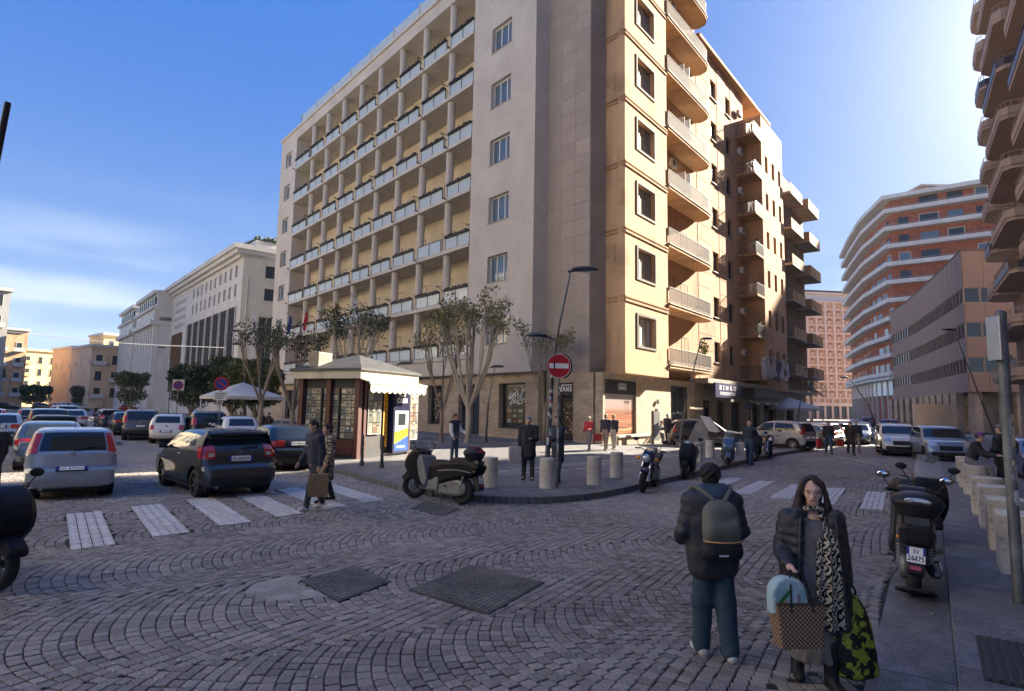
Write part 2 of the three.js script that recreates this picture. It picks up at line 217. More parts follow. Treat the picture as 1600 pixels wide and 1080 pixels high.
  for (const s of stripes) {
    const st = grp('crossing_stripe', road), wl = Math.hypot(...s.w), n = 4;
    for (let c = 0; c < n; c++) { let p = 0; while (p < s.L - 0.1) { const bl = Math.min(0.26 + r() * 0.2, s.L - p), cw = wl / n; const u = (c + 0.5) / n, q = (p + bl / 2); const m = mesh('block', blk[0], pm[Math.floor(r() * 3)], st); m.position.set(s.o[0] + s.w[0] * u + s.d[0] * q, -0.022 + (r() - 0.5) * 0.005, s.o[1] + s.w[1] * u + s.d[1] * q); m.scale.set(cw * 0.87, 1, bl * 0.965); m.rotation.y = Math.atan2(s.d[0], s.d[1]); p += bl; } }
  }
}
{ // kerbs and pavements
  const slabTex = M.pave;
  const walk = struct('pavement', flatPoly(island, 0.145, -0.1), M.pave);
  // kerb stones along the rounded corner, each a block
  const pts = kerbLine.slice(1, -1), kg = [];
  let acc = 0; const kerb = walk;
  for (let i = 1; i < pts.length; i++) { const [x0, z0] = pts[i - 1], [x1, z1] = pts[i], L = Math.hypot(x1 - x0, z1 - z0), nx = -(z1 - z0) / L, nz = (x1 - x0) / L; const m = mesh('kerb_stone', rb(L - 0.012, 0.26, 0.32, 0.022), i % 3 ? M.basalt : M.pave, kerb); m.position.set((x0 + x1) / 2 + nx * 0.10 * -1, 0.025, (z0 + z1) / 2 + nz * 0.10 * -1); m.rotation.y = -Math.atan2(z1 - z0, x1 - x0); }
  // pale stone bands let into the dark paving (4 mm proud)
  const strip = (a, b, w) => { const L = Math.hypot(b[0] - a[0], b[1] - a[1]); const m = mesh('pale_band', bx(-L / 2, 0, -w / 2, L / 2, 0.02, w / 2), M.paveLight, walk); m.position.set((a[0] + b[0]) / 2, 0.129, (a[1] + b[1]) / 2); m.rotation.y = -Math.atan2(b[1] - a[1], b[0] - a[0]); };
  const fromA = (s, o) => [C0[0] + dA[0] * s + nA[0] * o, C0[1] + dA[1] * s + nA[1] * o];
  strip([-1.6, -17.6], [7.6, -28.2], 0.34); strip([-2.6, -16.9], [1.9, -19.9], 0.3); strip([2.2, -20.4], [4.6, -20.2], 0.28); strip([2.6, -21.4], [10.5, -31.0], 0.3);
  for (const o of [3.2, 6.4]) strip(fromA(-4, o), fromA(40, o), 0.26);
  for (let k = 0; k < 9; k++) strip(fromA(-2 + k * 4.2, 0.3), fromA(-2 + k * 4.2, 9.4), 0.24);
  // right-hand pavement with its broad kerb slabs
  const rw = struct('pavement', flatPoly([atR(-14, 0.02), atR(46, 0.02), atR(46, 14), atR(-14, 14)], 0.10, -0.1), M.pave);
  let s = -3; const r = rng(5), slab = done(rb(1, 0.2, 0.86, 0.012));
  while (s < 44) { const L = 1.2 + r() * 0.6, m = mesh('kerb_slab', slab, r() < 0.5 ? M.basalt : M.pave, rw), c = atR(s + L / 2, 0.42); m.scale.x = L - 0.012; m.position.set(c[0], 0.022 + r() * 0.003, c[1]); m.rotation.y = -Math.atan2(kerbDirR[1], kerbDirR[0]); s += L; }
  const gs = done(rb(1, 0.1, 0.60, 0.008)); s = -3;
  while (s < 40) { const L = 1.4 + r() * 0.7, m = mesh('gutter_slab', gs, r() < 0.5 ? M.pave : M.basalt, road), c = atR(s + L / 2, -0.31); m.scale.x = L - 0.012; m.position.set(c[0], -0.047 + r() * 0.003, c[1]); m.rotation.y = -Math.atan2(kerbDirR[1], kerbDirR[0]); s += L; }
  // paving slabs behind the kerb slabs
  const pv = done(rb(1, 0.05, 1, 0.008)); for (let i = 0; i < 40; i++) for (let j = 0; j < 3; j++) { const c = atR(i * 0.62 - 2, 1.18 + j * 0.62 + 0.02), m = mesh('paving_slab', pv, (i * 7 + j * 3) % 3 ? M.pave : M.basalt, rw); m.scale.set(0.605, 1, 0.605); m.position.set(c[0], 0.079 + r() * 0.006, c[1]); m.rotation.y = -Math.atan2(kerbDirR[1], kerbDirR[0]); }
  // drain grating in the kerb slab at the lower right
  const dg = grp('drain_grate', rw); for (let i = 0; i < 9; i++) mesh('bar', bx(-0.55, 0, -0.012, 0.55, 0.02, 0.012), M.iron, dg).position.set(0, 0, -0.26 + i * 0.065); mesh('pit', bx(-0.57, -0.003, -0.3, 0.57, 0.003, 0.3), M.black, dg);
  const c = atR(0.55, 0.45); dg.position.set(c[0], 0.127, c[1]); dg.rotation.y = -Math.atan2(kerbDirR[1], kerbDirR[0]);
  // worn light repair patch next to the small cover
  mesh('cement_patch', flatPoly(patchPoly, -0.003, -0.03), std([0.50, 0.47, 0.42], 0.9, { map: T.grime, bumpMap: T.bump, bumpScale: 0.006 }), road);
  mesh('cement_patch', flatPoly([[-3.3, -12.3], [-2.4, -11.5], [-1.9, -11.9], [-2.7, -12.6]], 0.0005, -0.03), std([0.2, 0.195, 0.19], 0.9, { map: T.grime }), road);
  // long paint line across the right road
  const pl = mesh('painted_line', bx(-2.7, -0.004, -0.07, 2.7, 0.010, 0.07), M.paint, road); pl.position.set(15.95, 0, -28.6); pl.rotation.y = Math.atan2(5.07, 0.68);
}
// iron covers with raised studs
function cover(label, q, n, m) {
  const c = [(q[0][0] + q[2][0]) / 2, (q[0][1] + q[2][1]) / 2], o = thing('manhole_cover', label, 'manhole cover', [c[0], 0, c[1]]), rel = q.map(([x, z]) => [x - c[0], z - c[1]]);
  const inner = rel.map(([x, z]) => [x * 0.955, z * 0.955]);
  mesh('rim', flatPoly(rel, 0.009, -0.03), M.iron, o); const pl = mesh('plate', flatPoly(inner, 0.012, -0.02), std([0.20, 0.19, 0.17], 0.7, { metalness: 0.15, map: T.grime }), o);
  const g = []; for (let i = 0; i < n; i++) for (let j = 0; j < m; j++) { const u = (i + 0.5) / n, v = (j + 0.5) / m, p = [0, 1].map((k) => lerp(lerp(inner[0][k], inner[1][k], u), lerp(inner[3][k], inner[2][k], u), v)); g.push(new THREE.BoxGeometry(0.034, 0.008, 0.034).rotateY(0.785).translate(p[0], 0.016, p[1])); }
  const st = mesh('studs', g, M.stud ??= std([0.25, 0.235, 0.21], 0.6, { metalness: 0.15, map: T.grime }), o); st.userData.kind = 'stuff';
}
cover('small square iron manhole cover beside the pale cement patch', plates[0], 12, 12);
cover('large square studded iron manhole cover in the foreground cobbles', plates[1], 18, 18);
cover('iron drain grating on the cobbles under the black maxi scooter', plates[2], 9, 12);

{ // scraps of paper and crumbs of mortar lying about
  const r = rng(77), g = []; for (let i = 0; i < 150; i++) { const z = -4.2 - r() * 12, x = (r() - 0.5) * 1.5 * -z; if (inPoly(x, z, island) || inPoly(x, z, rightWalk)) continue; const s = i % 9 ? 0.008 + r() * 0.012 : 0.02 + r() * 0.03; g.push(new THREE.BoxGeometry(s * (1 + r()), 0.004, s).rotateY(r() * 6).translate(x, 0.007, z)); }
  const m = mesh('litter', g, std([0.6, 0.58, 0.54], 0.9), scene); m.userData.kind = 'stuff'; tag(m, 'scattered pale crumbs and paper scraps on the cobbles', 'litter');
}
// ---------------------------------------------------------------- the corner building: hotel front, travertine corner, orange wing
const Y0 = 0.14;
{
  const h = thing('hotel_building', 'tall beige corner building with rows of loggia balconies and round columns', 'building', [C0[0], 0, C0[1]], R(-50));
  const LF = 6.95, LR = 43.2, END = 48.5, TOP = 35.4, floors = [5.8, 9.9, 14.0, 18.15, 22.25, 26.35, 30.45];
  const winY = [6.4, 10.68, 14.9, 19.1, 23.3, 27.5, 31.7].map((y) => [y, y + 1.85]);
  // right flank of the front, left flank
  mesh('wall', [wallWith(-LF, 4.5, 0, TOP, winY.slice(0, 7).map(([a, b]) => [-4.75, a, -2.55, b]), 0.4), bx(-0.35, 4.5, -3, 0, TOP, -0.4), bx(-LF, 4.5, -2.2, -LF + 0.35, TOP, -0.4)], M.beige, h);
  mesh('wall', [wallWith(-END, 4.5, -LR, TOP, winY.map(([a, b]) => [-46.8, a - 0.25, -44.75, b - 0.25]), 0.4), bx(-LR - 0.35, 4.5, -2.2, -LR, TOP, -0.4), bx(-END, 4.5, -16, -END + 0.4, TOP, -0.4)], M.beige, h);
  mesh('wall', bx(-END + 0.5, 0, -16, -0.4, TOP, -2.2), M.cream, h);          // loggia back wall
  mesh('spandrel', bx(-LR, 4.5, -0.5, -LF, 5.5, 0.0), M.beige, h); mesh('spandrel', bx(-LR, 34.25, -0.6, -LF, TOP, 0), M.beige, h);
  mesh('ceiling', bx(-LR, 34.25, -2.2, -LF, 34.45, -0.6), M.beige, h);
  mesh('soffit', bx(-END + 0.02, 4.42, -0.98, -0.02, 4.5, -0.02), M.beige, h);
  const wp = windowPart(2.2, 1.85, { mull: [-0.165, 0.165], pane: M.glassSky, sill: M.travDark });
  const wq = windowPart(2.05, 1.85, { mull: [0], pane: M.glassSky, sill: M.travDark });
  winY.forEach(([a], i) => { copyOf(wp, h, -3.65, a, -0.3); copyOf(wq, h, -45.775, a - 0.25, -0.28); });
  for (const f of floors) mesh('balcony_slab', bx(-LR + 0.002, f - 0.28, -2.21, -LF - 0.002, f, 0.10), M.beige, h);
  // columns
  const cols = []; for (let k = 0; k < 8; k++) cols.push(10.4 + 4.04 * k);
  const cg = done(cyl(0.31, 0.31, 1, 0, 0, 0, 20));
  const edges = [LF, ...cols, LR], r = rng(3);
  const door = windowPart(1.5, 2.6, { mull: [0], frame: M.wood, pane: M.glass, name: 'balcony_door' });
  const vrail = done([bx(-0.5, 0.98, -0.03, 0.5, 1.03, 0.03)]), post = done(bx(-0.03, 0, -0.03, 0.03, 1.0, 0.03)), glassP = done(bx(-0.5, 0.08, -0.008, 0.5, 0.95, 0.008)), planter = done(bx(-0.5, 0.9, 0.04, 0.5, 1.02, 0.18));
  const fol = [0, 1, 2].map((s) => done(leaves(Array.from({ length: 9 }, (_, i) => [-0.45 + i * 0.11, 1.06, 0.11, 0.08, 0.09, 0.09]), 9, 0.13, 40 + s), false));
  floors.forEach((f, fi) => {
    const top = fi < 6 ? floors[fi + 1] - 0.28 : 34.25;
    cols.forEach((s) => { const m = mesh('column', cg, M.beige, h); m.position.set(-s, f, -0.42); m.scale.y = top - f; });
    for (let b = 0; b < 9; b++) {
      const x1 = -edges[b] - (b ? 0.31 : 0), x0 = -edges[b + 1] + (b < 8 ? 0.31 : 0), w = x1 - x0, cx = (x0 + x1) / 2;
      const bal = grp('balustrade', h, cx, f, -0.02);
      for (const [n, g, mt, sx, ox] of [['handrail', vrail, M.frameD, w, 0], ['glass_panel', glassP, M.glassPale, w / 2 - 0.08, -w / 4], ['glass_panel', glassP, M.glassPale, w / 2 - 0.08, w / 4]]) { const m = mesh(n, g, mt, bal); m.scale.x = sx; m.position.x = ox; }
      for (const ox of [-w / 2 + 0.03, 0, w / 2 - 0.03]) mesh('post', post, M.frameD, bal).position.x = ox;
      if (r() < 0.93 || fi > 2) { const pl = grp('planter', h, cx, f, -0.02); const t = mesh('trough', planter, M.black, pl); t.scale.x = w * 0.97; const n = mesh('plants', fol[Math.floor(r() * 3)], M.plants, pl); n.scale.x = w * 0.97; n.userData.kind = 'stuff'; }
      copyOf(door, h, cx - 0.9 + r() * 0.5, f, -2.19);
      if (r() < 0.4) { const a = mesh('awning_arm', [bar(V(0, 1.5, -0.1), V(0, 1.5, 1.0), 0.03), bar(V(-0.7, 1.42, -0.1), V(0, 1.5, 1.0), 0.025)], M.frameD, h); a.position.set(x1 - 0.4, f, -0.9); }
      if (r() < 0.6) { const a = mesh('spotlight', [cyl(0.05, 0.07, 0.22, 0, 0, 0, 8).rotateX(1.3), bx(-0.02, -0.12, -0.1, 0.02, 0.06, -0.04)], M.frameD, h); a.position.set(x0 + 0.05, f - 0.12, 0.16); }
    }
  });
  // roof edge and terrace glass
  mesh('roof', [bx(-END - 0.15, TOP, -16, 0.12, TOP + 0.3, 0.16), bx(-45, TOP + 0.3, -15, -0.5, TOP + 1.1, -0.7)], M.beige, h);
  for (let k = 0; k < 9; k++) { const x = -44 + k * 4.6; mesh('terrace_glass', bx(x + 0.08, TOP + 1.1, -0.75, x + 4.5, TOP + 2.3, -0.71), M.glassPale, h); mesh('terrace_post', bx(x - 0.06, TOP + 1.1, -0.8, x + 0.06, TOP + 2.5, -0.66), M.frameG, h); }
  mesh('roof_hut', [bx(-47.6, TOP + 0.3, -7, -45.2, TOP + 1.7, -2), bar(V(-46.6, TOP + 1.7, -3), V(-46.6, TOP + 5.2, -3), 0.06), bar(V(-46.0, TOP + 1.7, -4), V(-46.0, TOP + 4.2, -4), 0.05), bx(-47, TOP + 3.6, -3.2, -46.2, TOP + 4.8, -2.9)], M.offwhite, h);
  const rp = mesh('roof_plant', leaves([[-43.4, TOP + 1.9, -1.4, 0.7, 0.9, 0.6]], 260, 0.35, 5), M.leafDark, h, false); rp.userData.kind = 'stuff';
  // ground floor: travertine piers and shop openings
  const open = [[1.18, 3.92, 0.75, 3.75], [6.07, 8.63, 0.15, 3.75], [10.83, 12.82, 0.75, 3.75], [15.4, 18.4, 0.4, 3.75], [20.5, 23.5, 0.4, 3.75], [25.6, 28.6, 0.4, 3.75], [30.7, 33.7, 0.15, 3.75], [35.8, 38.8, 0.4, 3.75], [41, 44, 0.4, 3.75]];
  mesh('shopfront_wall', wallWith(-END + 0.05, 0, 0, 4.42, open.map(([a, b, y0, y1]) => [-b, y0, -a, y1]), 0.55, -0.6), M.trav, h);
  open.forEach(([a, b, y0, y1], i) => { const w = b - a, o = windowPart(w, y1 - y0, { mull: i % 3 === 1 ? [0] : [], frame: M.frameD, pane: M.glass, t: 0.1, name: i % 3 === 1 ? 'shop_door' : 'shop_window' }); o.position.set(-(a + b) / 2, y0, -0.95); h.add(o); });
  // scrawl and posters on the shop glass
  const tags = printMat(256, 320, (x, w, hh) => { x.fillStyle = '#0b0d10'; x.fillRect(0, 0, w, hh); x.strokeStyle = '#c9cfd2'; x.lineWidth = 5; const q = rng(9); for (let s = 0; s < 13; s++) { x.beginPath(); let px = 40 + q() * 160, py = 20 + q() * 130; x.moveTo(px, py); for (let k = 0; k < 4; k++) { x.quadraticCurveTo(px + (q() - 0.5) * 90, py + (q() - 0.5) * 80, px += (q() - 0.5) * 60, py += (q() - 0.5) * 60); } x.stroke(); } for (let s = 0; s < 9; s++) { x.fillStyle = ['#8a7a52', '#5d6b4a', '#93918a', '#6a3d2c'][s % 4]; x.fillRect(30 + (s % 3) * 66, 190 + Math.floor(s / 3) * 40, 50, 30); } }, { roughness: 0.25 });
  panel('window_graffiti', 2.2, 2.6, tags, h, -2.55, 2.3, -0.93);
  const shelf = printMat(128, 256, (x, w, hh) => { x.fillStyle = '#120d0a'; x.fillRect(0, 0, w, hh); const q = rng(12); for (let s = 0; s < 90; s++) { x.fillStyle = ['#d8d2c6', '#7c6a55', '#99413a', '#3f4a52', '#c7b48c'][s % 5]; x.fillRect(20 + q() * 80, 20 + q() * 210, 4 + q() * 10, 4 + q() * 14); } }, { roughness: 0.3 });
  panel('window_display', 1.6, 2.5, shelf, h, -11.8, 2.2, -0.93);
  // flags on slanting poles over the entrance
  const fl = (s, y, cols3, n) => { const p = grp('flag', h, -s, y, 0.1); mesh('flagpole', bar(V(0, 0, 0), V(-0.2, 1.9, 2.6), 0.035, 0.025), M.frameG, p); const g = new THREE.PlaneGeometry(1.1, 1.9, 6, 8); const a = g.attributes.position; for (let i = 0; i < a.count; i++) { const x = a.getX(i), y2 = a.getY(i); a.setXYZ(i, x * 0.32 * (1 - 0.2 * y2), y2, Math.sin(x * 7 + y2 * 2) * 0.12); } g.rotateY(0.5); g.computeVertexNormals(); const m = mesh('cloth', g, std(cols3, 0.8, { side: THREE.DoubleSide }), p); m.position.set(-0.15, 0.55, 2.1); };
  fl(36, 9.9, [0.02, 0.045, 0.2], 0); fl(31.6, 9.9, [0.5, 0.035, 0.045], 1); fl(24.5, 9.9, [0.30, 0.16, 0.05], 2); fl(20.5, 9.9, [0.55, 0.53, 0.5], 3);

  // travertine corner pier
  const px1 = 3.717, PT = 41;
  const pier = thing('corner_tower', 'tall grey travertine corner pier between the beige front and orange wing', 'tower', [C0[0], 0, C0[1]], R(-50));
  const pz = -1.25, dH = [[1.05, 0.14, 2.4, 3.72]];
  mesh('wall', [wallWith(0.002, 4.3, px1, PT, [], 0.5, pz), bx(px1 - 0.5, 4.3, -2.67 - 3, px1, PT, pz - 0.5), bx(0.002, 4.3, -6, px1 - 0.5, PT, pz - 0.5)], std([0.5, 0.42, 0.35], 0.9, { map: T.plaster, bumpMap: T.bump, bumpScale: 0.012 }), pier);
  // slab joints cut as thin raised cladding panels
  const rr = rng(21), pm = [0.97, 1, 1.04].map((k) => std([0.53 * k, 0.445 * k, 0.375 * k], 0.9, { map: T.plaster, bumpMap: T.bump, bumpScale: 0.015 }));
  for (let y = 4.6; y < 40; y += 1.02) for (let c = 0; c < 3; c++) { const w = px1 / 3; mesh('stone_panel', bx(c * w + 0.006, y, pz, (c + 1) * w - 0.006, y + 1.005, pz + 0.03), pm[Math.floor(rr() * 3)], pier); }
  for (let y = 4.6; y < 40; y += 1.02) mesh('stone_panel', bx(px1, y, -2.66, px1 + 0.03, y + 1.005, pz - 0.01), pm[Math.floor(rr() * 3)], pier);
  mesh('base_wall', [wallWith(0.002, 0, px1 + 0.3, 4.3, dH, 0.6, pz - 0.03)], M.trav, pier);
  const sd = windowPart(1.35, 3.58, { mull: [], frame: M.frameD, pane: M.glass, t: 0.08, name: 'shop_door', bars: [0.72] }); sd.position.set(1.725, 0.14, pz - 0.3); pier.add(sd);
  const inside = printMat(128, 256, (x, w, hh) => { x.fillStyle = '#1a120c'; x.fillRect(0, 0, w, hh); const q = rng(4); for (let s = 0; s < 60; s++) { x.fillStyle = ['#8d5a2b', '#b98a52', '#5b2f1e', '#d8c7a4', '#2b2a30'][s % 5]; x.fillRect(10 + q() * 96, 20 + q() * 200, 6 + q() * 16, 3 + q() * 9); } }, { roughness: 0.3 });
  panel('shop_interior', 1.1, 2.4, inside, pier, 1.8, 1.55, pz - 0.26);
  const VANS = (w, hh, fs) => printMat(w, hh, (x) => { x.fillStyle = '#0d0d0e'; x.fillRect(0, 0, w, hh); x.fillStyle = '#e9e9e6'; x.textBaseline = 'middle'; const y = hh * 0.52; x.font = `bold ${fs * 1.25}px sans-serif`; const vw = x.measureText('V').width; x.font = `bold ${fs}px sans-serif`; const aw = x.measureText('ANS').width, x0 = (w - vw - aw) / 2; x.font = `bold ${fs * 1.25}px sans-serif`; x.fillText('V', x0, y); x.font = `bold ${fs}px sans-serif`; x.fillText('ANS', x0 + vw * 0.93, y + fs * 0.06); x.fillRect(x0 + vw * 0.55, y - fs * 0.62, aw + vw * 0.4, fs * 0.13); }, { roughness: 0.4 });
  const s1 = grp('shop_sign', pier, 1.725, 3.36, pz - 0.1); mesh('board', bx(-0.72, -0.4, -0.06, 0.72, 0.4, 0.05), M.black, s1); panel('lettering', 1.36, 0.76, VANS(256, 144, 78), s1, 0, 0, 0.056);
  const gr2 = printMat(256, 128, (x, w, hh) => { x.fillStyle = '#a58a68'; x.fillRect(0, 0, w, hh); x.strokeStyle = '#6f6a5c'; x.lineWidth = 5; const q = rng(19); for (let s = 0; s < 9; s++) { x.beginPath(); const a = 20 + s * 26; x.moveTo(a, 30 + q() * 30); x.bezierCurveTo(a + 40, 20, a - 20, 110, a + 26 + q() * 10, 96); x.stroke(); } }, { roughness: 0.85 });

  // orange wing: shaded strip beside the pier, sunlit street face, recessed balconies, brick wall, projecting block
  const w = thing('orange_apartment_building', 'orange plastered apartment block with curved balconies and sunlit side wall', 'building', [C4[0], 0, C4[1]], R(51.5));
  const TB = 42;
  // shaded strip, parallel to the hotel front
  const st = grp('side_wall', w); st.rotation.y = R(-101.5); mesh('plaster', bx(-1.54, 4.28, -0.3, -0.06, TB, 0), M.orange, st);
  const oy = [6.03, 10.25, 14.38, 18.56, 22.74, 26.92, 31.1, 35.2];
  mesh('wall', wallWith(0, 4.28, 6.05, TB, oy.map((y) => [1.6, y, 4.02, y + 1.88]), 0.45), M.orange, w);
  mesh('wall', bx(0.4, 4.28, -9, 6.05, TB, -0.46), M.orange, w);
  const win = windowPart(2.42, 1.88, { mull: [-0.17, 0.17], frame: M.frameG, pane: M.curtain, t: 0.1 });
  const surround = done([bx(-1.36, -0.14, 0, 1.36, 0, 0.06), bx(-1.36, 1.88, 0, 1.36, 2.02, 0.06), bx(-1.36, 0, 0, -1.21, 1.88, 0.06), bx(1.21, 0, 0, 1.36, 1.88, 0.06)]);
  oy.forEach((y, i) => { const o = copyOf(win, w, 2.81, y, -0.26); mesh('surround', surround, M.surr ??= std([0.13, 0.115, 0.095], 0.8), o).position.z = 0.262; if (i === 0) { o.children[1].material = M.white; } });
  for (const y of [8.9, 13.1, 17.25, 21.4, 25.72, 29.9, 34.1]) for (const [a, b] of [[0.0, 0.1], [0.2, 0.34]]) { mesh('string_course', bx(-0.05, y - b, 0.002, 6.05, y - a, 0.07), M.orangeTrim, w); mesh('string_course', bx(-1.54, y - b, 0.002, 0.0, y - a, 0.07), M.orangeTrim, st); }
  // recessed bay
  mesh('recess_wall', bx(6.06, 4.28, -9, 14.9, TB, -1.4), M.brickO, w);
  const by = [4.95, 9.08, 13.2, 17.3, 21.5, 25.6, 29.7, 33.8];
  const slabPts = [[6.05, 1.39], [14.5, 1.39], [14.7, 0.9], [14.5, 0.3], [14.0, -0.02], [13.2, -0.12], [6.05, -0.12]].map(([x, z]) => [x, -z]);
  const slab = done(flatPoly(slabPts.map(([x, z]) => [x, z]), 0.2, 0)), rim = done(flatPoly(slabPts.map(([x, z]) => [x + (x > 7 ? 0.06 : 0), z + (z > 0 ? 0.06 : 0)]), 0.26, 0.18));
  const rp2 = [[6.1, 0.08], [13.1, 0.08], [13.95, -0.03], [14.4, -0.33], [14.58, -0.9], [14.45, -1.36]];
  const railC = new THREE.CatmullRomCurve3(rp2.map(([x, z]) => V(x, 0, z)), false, 'centripetal');
  const bars = [], NB = 96; for (let i = 0; i <= NB; i++) { const p = railC.getPointAt(i / NB); bars.push(bx(p.x - 0.012, 0.36, p.z - 0.012, p.x + 0.012, 1.32, p.z + 0.012)); }
  const barG = done(bars), railG = done([new THREE.TubeGeometry(railC, 60, 0.035, 5).translate(0, 1.34, 0), new THREE.TubeGeometry(railC, 60, 0.025, 5).translate(0, 0.42, 0)]);
  const infill = (() => { const P = [], n = 60; for (let i = 0; i <= n; i++) { const p = railC.getPointAt(i / n), t = railC.getTangentAt(i / n); const nx = -t.z * -0.03, nz = t.x * -0.03; P.push([p.x + nx, p.z + nz]); } const a = []; for (let i = 0; i < n; i++) { const [x0, z0] = P[i], [x1, z1] = P[i + 1]; a.push(x0, 0.44, z0, x1, 0.44, z1, x1, 1.28, z1, x0, 0.44, z0, x1, 1.28, z1, x0, 1.28, z0); } const g = new THREE.BufferGeometry(); g.setAttribute('position', new THREE.Float32BufferAttribute(a, 3)); g.computeVertexNormals(); return done(g); })();
  const infM = std([0.33, 0.30, 0.25], 0.8, { map: T.streak, side: THREE.DoubleSide });
  const rdoor = windowPart(1.3, 2.5, { mull: [0], frame: M.wood, pane: M.glass, name: 'balcony_door' });
  const r9 = rng(33);
  by.forEach((y, i) => {
    const b = grp('balcony', w, 0, y, 0); mesh('slab', slab, M.orange, b); mesh('slab_edge', rim, M.travDark, b); mesh('bars', barG, M.railP ??= std([0.15, 0.14, 0.13], 0.7), b); mesh('rail', railG, M.railP, b);
    if (i >= 3 && i < 6) { mesh('windbreak', bx(9.2, 0.3, -1.3, 9.26, 2.2, 0.0), M.white, b); mesh('windbreak', bx(10.2, 0.3, -1.35, 10.3, 2.4, 0.0), M.white, b); }
    copyOf(rdoor, w, 7.6, y + 0.26, -1.38); copyOf(rdoor, w, 12.2, y + 0.26, -1.38);
    if (r9() < 0.35) { const a = grp('air_conditioner', w, 9.6, y + 3.2, -1.1); mesh('case', rb(0.9, 0.6, 0.34, 0.03), M.offwhite, a); mesh('fan', new THREE.CylinderGeometry(0.22, 0.22, 0.02, 18).rotateX(Math.PI / 2).translate(-0.15, 0, 0.18), M.frameD, a); }
  });
  const bp = mesh('balcony_plant', leaves([[12.9, 6.9, -0.2, 0.7, 0.7, 0.3]], 260, 0.16, 77), M.leafPale, w, false); bp.userData.kind = 'stuff';
  // brick-coloured wall further along
  const W1 = 27.2, T1 = 33.3, w1y = [6.25, 10.1, 14.05, 17.95, 21.9, 25.75, 29.6];
  mesh('wall', wallWith(14.9, 4.28, W1, T1, w1y.flatMap((y) => [[18.4, y, 19.75, y + 1.75], [22.2, y, 23.4, y + 1.75]]), 0.4, -1.4), M.brickO, w);
  mesh('wall', bx(14.9, 4.28, -9, W1, T1, -1.82), M.brickO, w);
  mesh('cornice', [bx(14.85, T1, -9, W1 + 8, T1 + 0.3, -0.9)], M.orangeTrim, w);
  const wn = windowPart(1.35, 1.75, { mull: [0], frame: M.frameD, pane: M.glass, sill: M.paveLight }), wn2 = windowPart(1.2, 1.75, { mull: [0], frame: M.frameD, pane: M.glass, sill: M.paveLight });
  w1y.forEach((y) => { copyOf(wn, w, 19.075, y, -1.6); copyOf(wn2, w, 22.8, y, -1.6); });
  // courses of brick on the lit wall: shallow raised bands of stone
  const r7 = rng(8), bm = [0.9, 1.0, 1.12].map((k) => std([0.54 * k, 0.33 * k, 0.195 * k], 0.9, { map: T.streak }));
  for (let y = 4.5; y < 33; y += 1.3) for (const [a, b] of [[15.0, 18.25], [19.95, 22.05], [23.55, 24.7]]) mesh('brick_band', bx(a, y, -1.4, b - r7() * 0.2, y + 1.26, -1.375), bm[Math.floor(r7() * 3)], w);
  // corner balconies next to the projecting block
  const cb = done([bx(24.8, 0, -1.39, 27.2, 0.22, 0.35)]), cbr = [], c2 = []; for (let i = 0; i <= 20; i++) cbr.push(bx(24.85 + i * 0.115, 0.22, 0.29, 24.87 + i * 0.115, 1.2, 0.31)); for (let i = 0; i <= 13; i++) cbr.push(bx(24.84, 0.22, -1.3 + i * 0.12, 24.86, 1.2, -1.28 + i * 0.12)); c2.push(bx(24.83, 1.2, 0.27, 27.15, 1.26, 0.33), bx(24.82, 1.2, -1.38, 24.88, 1.26, 0.27));
  const cbg = done(cbr), c2g = done(c2), pot = done(leaves([[25.7, 1.2, 0.05, 0.6, 0.55, 0.3]], 120, 0.2, 91), false);
  [5.0, 8.9, 12.75, 16.6, 20.5, 24.4, 28.2].forEach((y, i) => { const b = grp('corner_balcony', w, 0, y, 0); mesh('slab', cb, M.orangeTrim, b); mesh('bars', cbg, M.metal, b); mesh('rail', c2g, M.metal, b); if (i === 3) mesh('screen', bx(24.9, 0.25, 0.24, 27.1, 1.18, 0.26), std([0.06, 0.14, 0.08], 0.8), b); if (i % 2 === 1 || i === 5) { const q = mesh('potted_plants', pot, M.leaf, b); q.userData.kind = 'stuff'; } const a = grp('air_conditioner', w, 25.4, y + 2.6, -1.15); mesh('case', rb(0.8, 0.55, 0.34, 0.03), M.offwhite, a); mesh('fan', new THREE.CylinderGeometry(0.2, 0.2, 0.02, 16).rotateX(Math.PI / 2).translate(0, 0, 0.18), M.frameD, a); });
  // projecting block
  const T2 = 31.0, pyw = [6.4, 10.2, 14.1, 17.95, 21.8, 25.6, 28.4];
  mesh('wall', [wallWith(W1, 4.28, 34.6, T2, pyw.slice(0, 6).flatMap((y) => [[28.3, y, 29.2, y + 1.7], [30.6, y, 31.5, y + 1.7], [32.9, y, 33.8, y + 1.7]]), 0.4, 0.3), bx(W1, 4.28, -9, W1 + 0.4, T2, -0.1), bx(W1 + 0.4, 4.28, -9, 34.6, T2, -0.12)], M.brickO, w);
  const wn3 = windowPart(0.9, 1.7, { mull: [0], frame: M.frameD, pane: M.glass });
  pyw.slice(0, 6).forEach((y) => { for (const x of [28.75, 31.05, 33.35]) copyOf(wn3, w, x, y, 0.1); });
  // far end bay with small balconies
  mesh('wall', bx(34.6, 4.28, -9, 47, 28.6, -0.6), std([0.22, 0.135, 0.09], 0.9, { map: T.grime }), w);
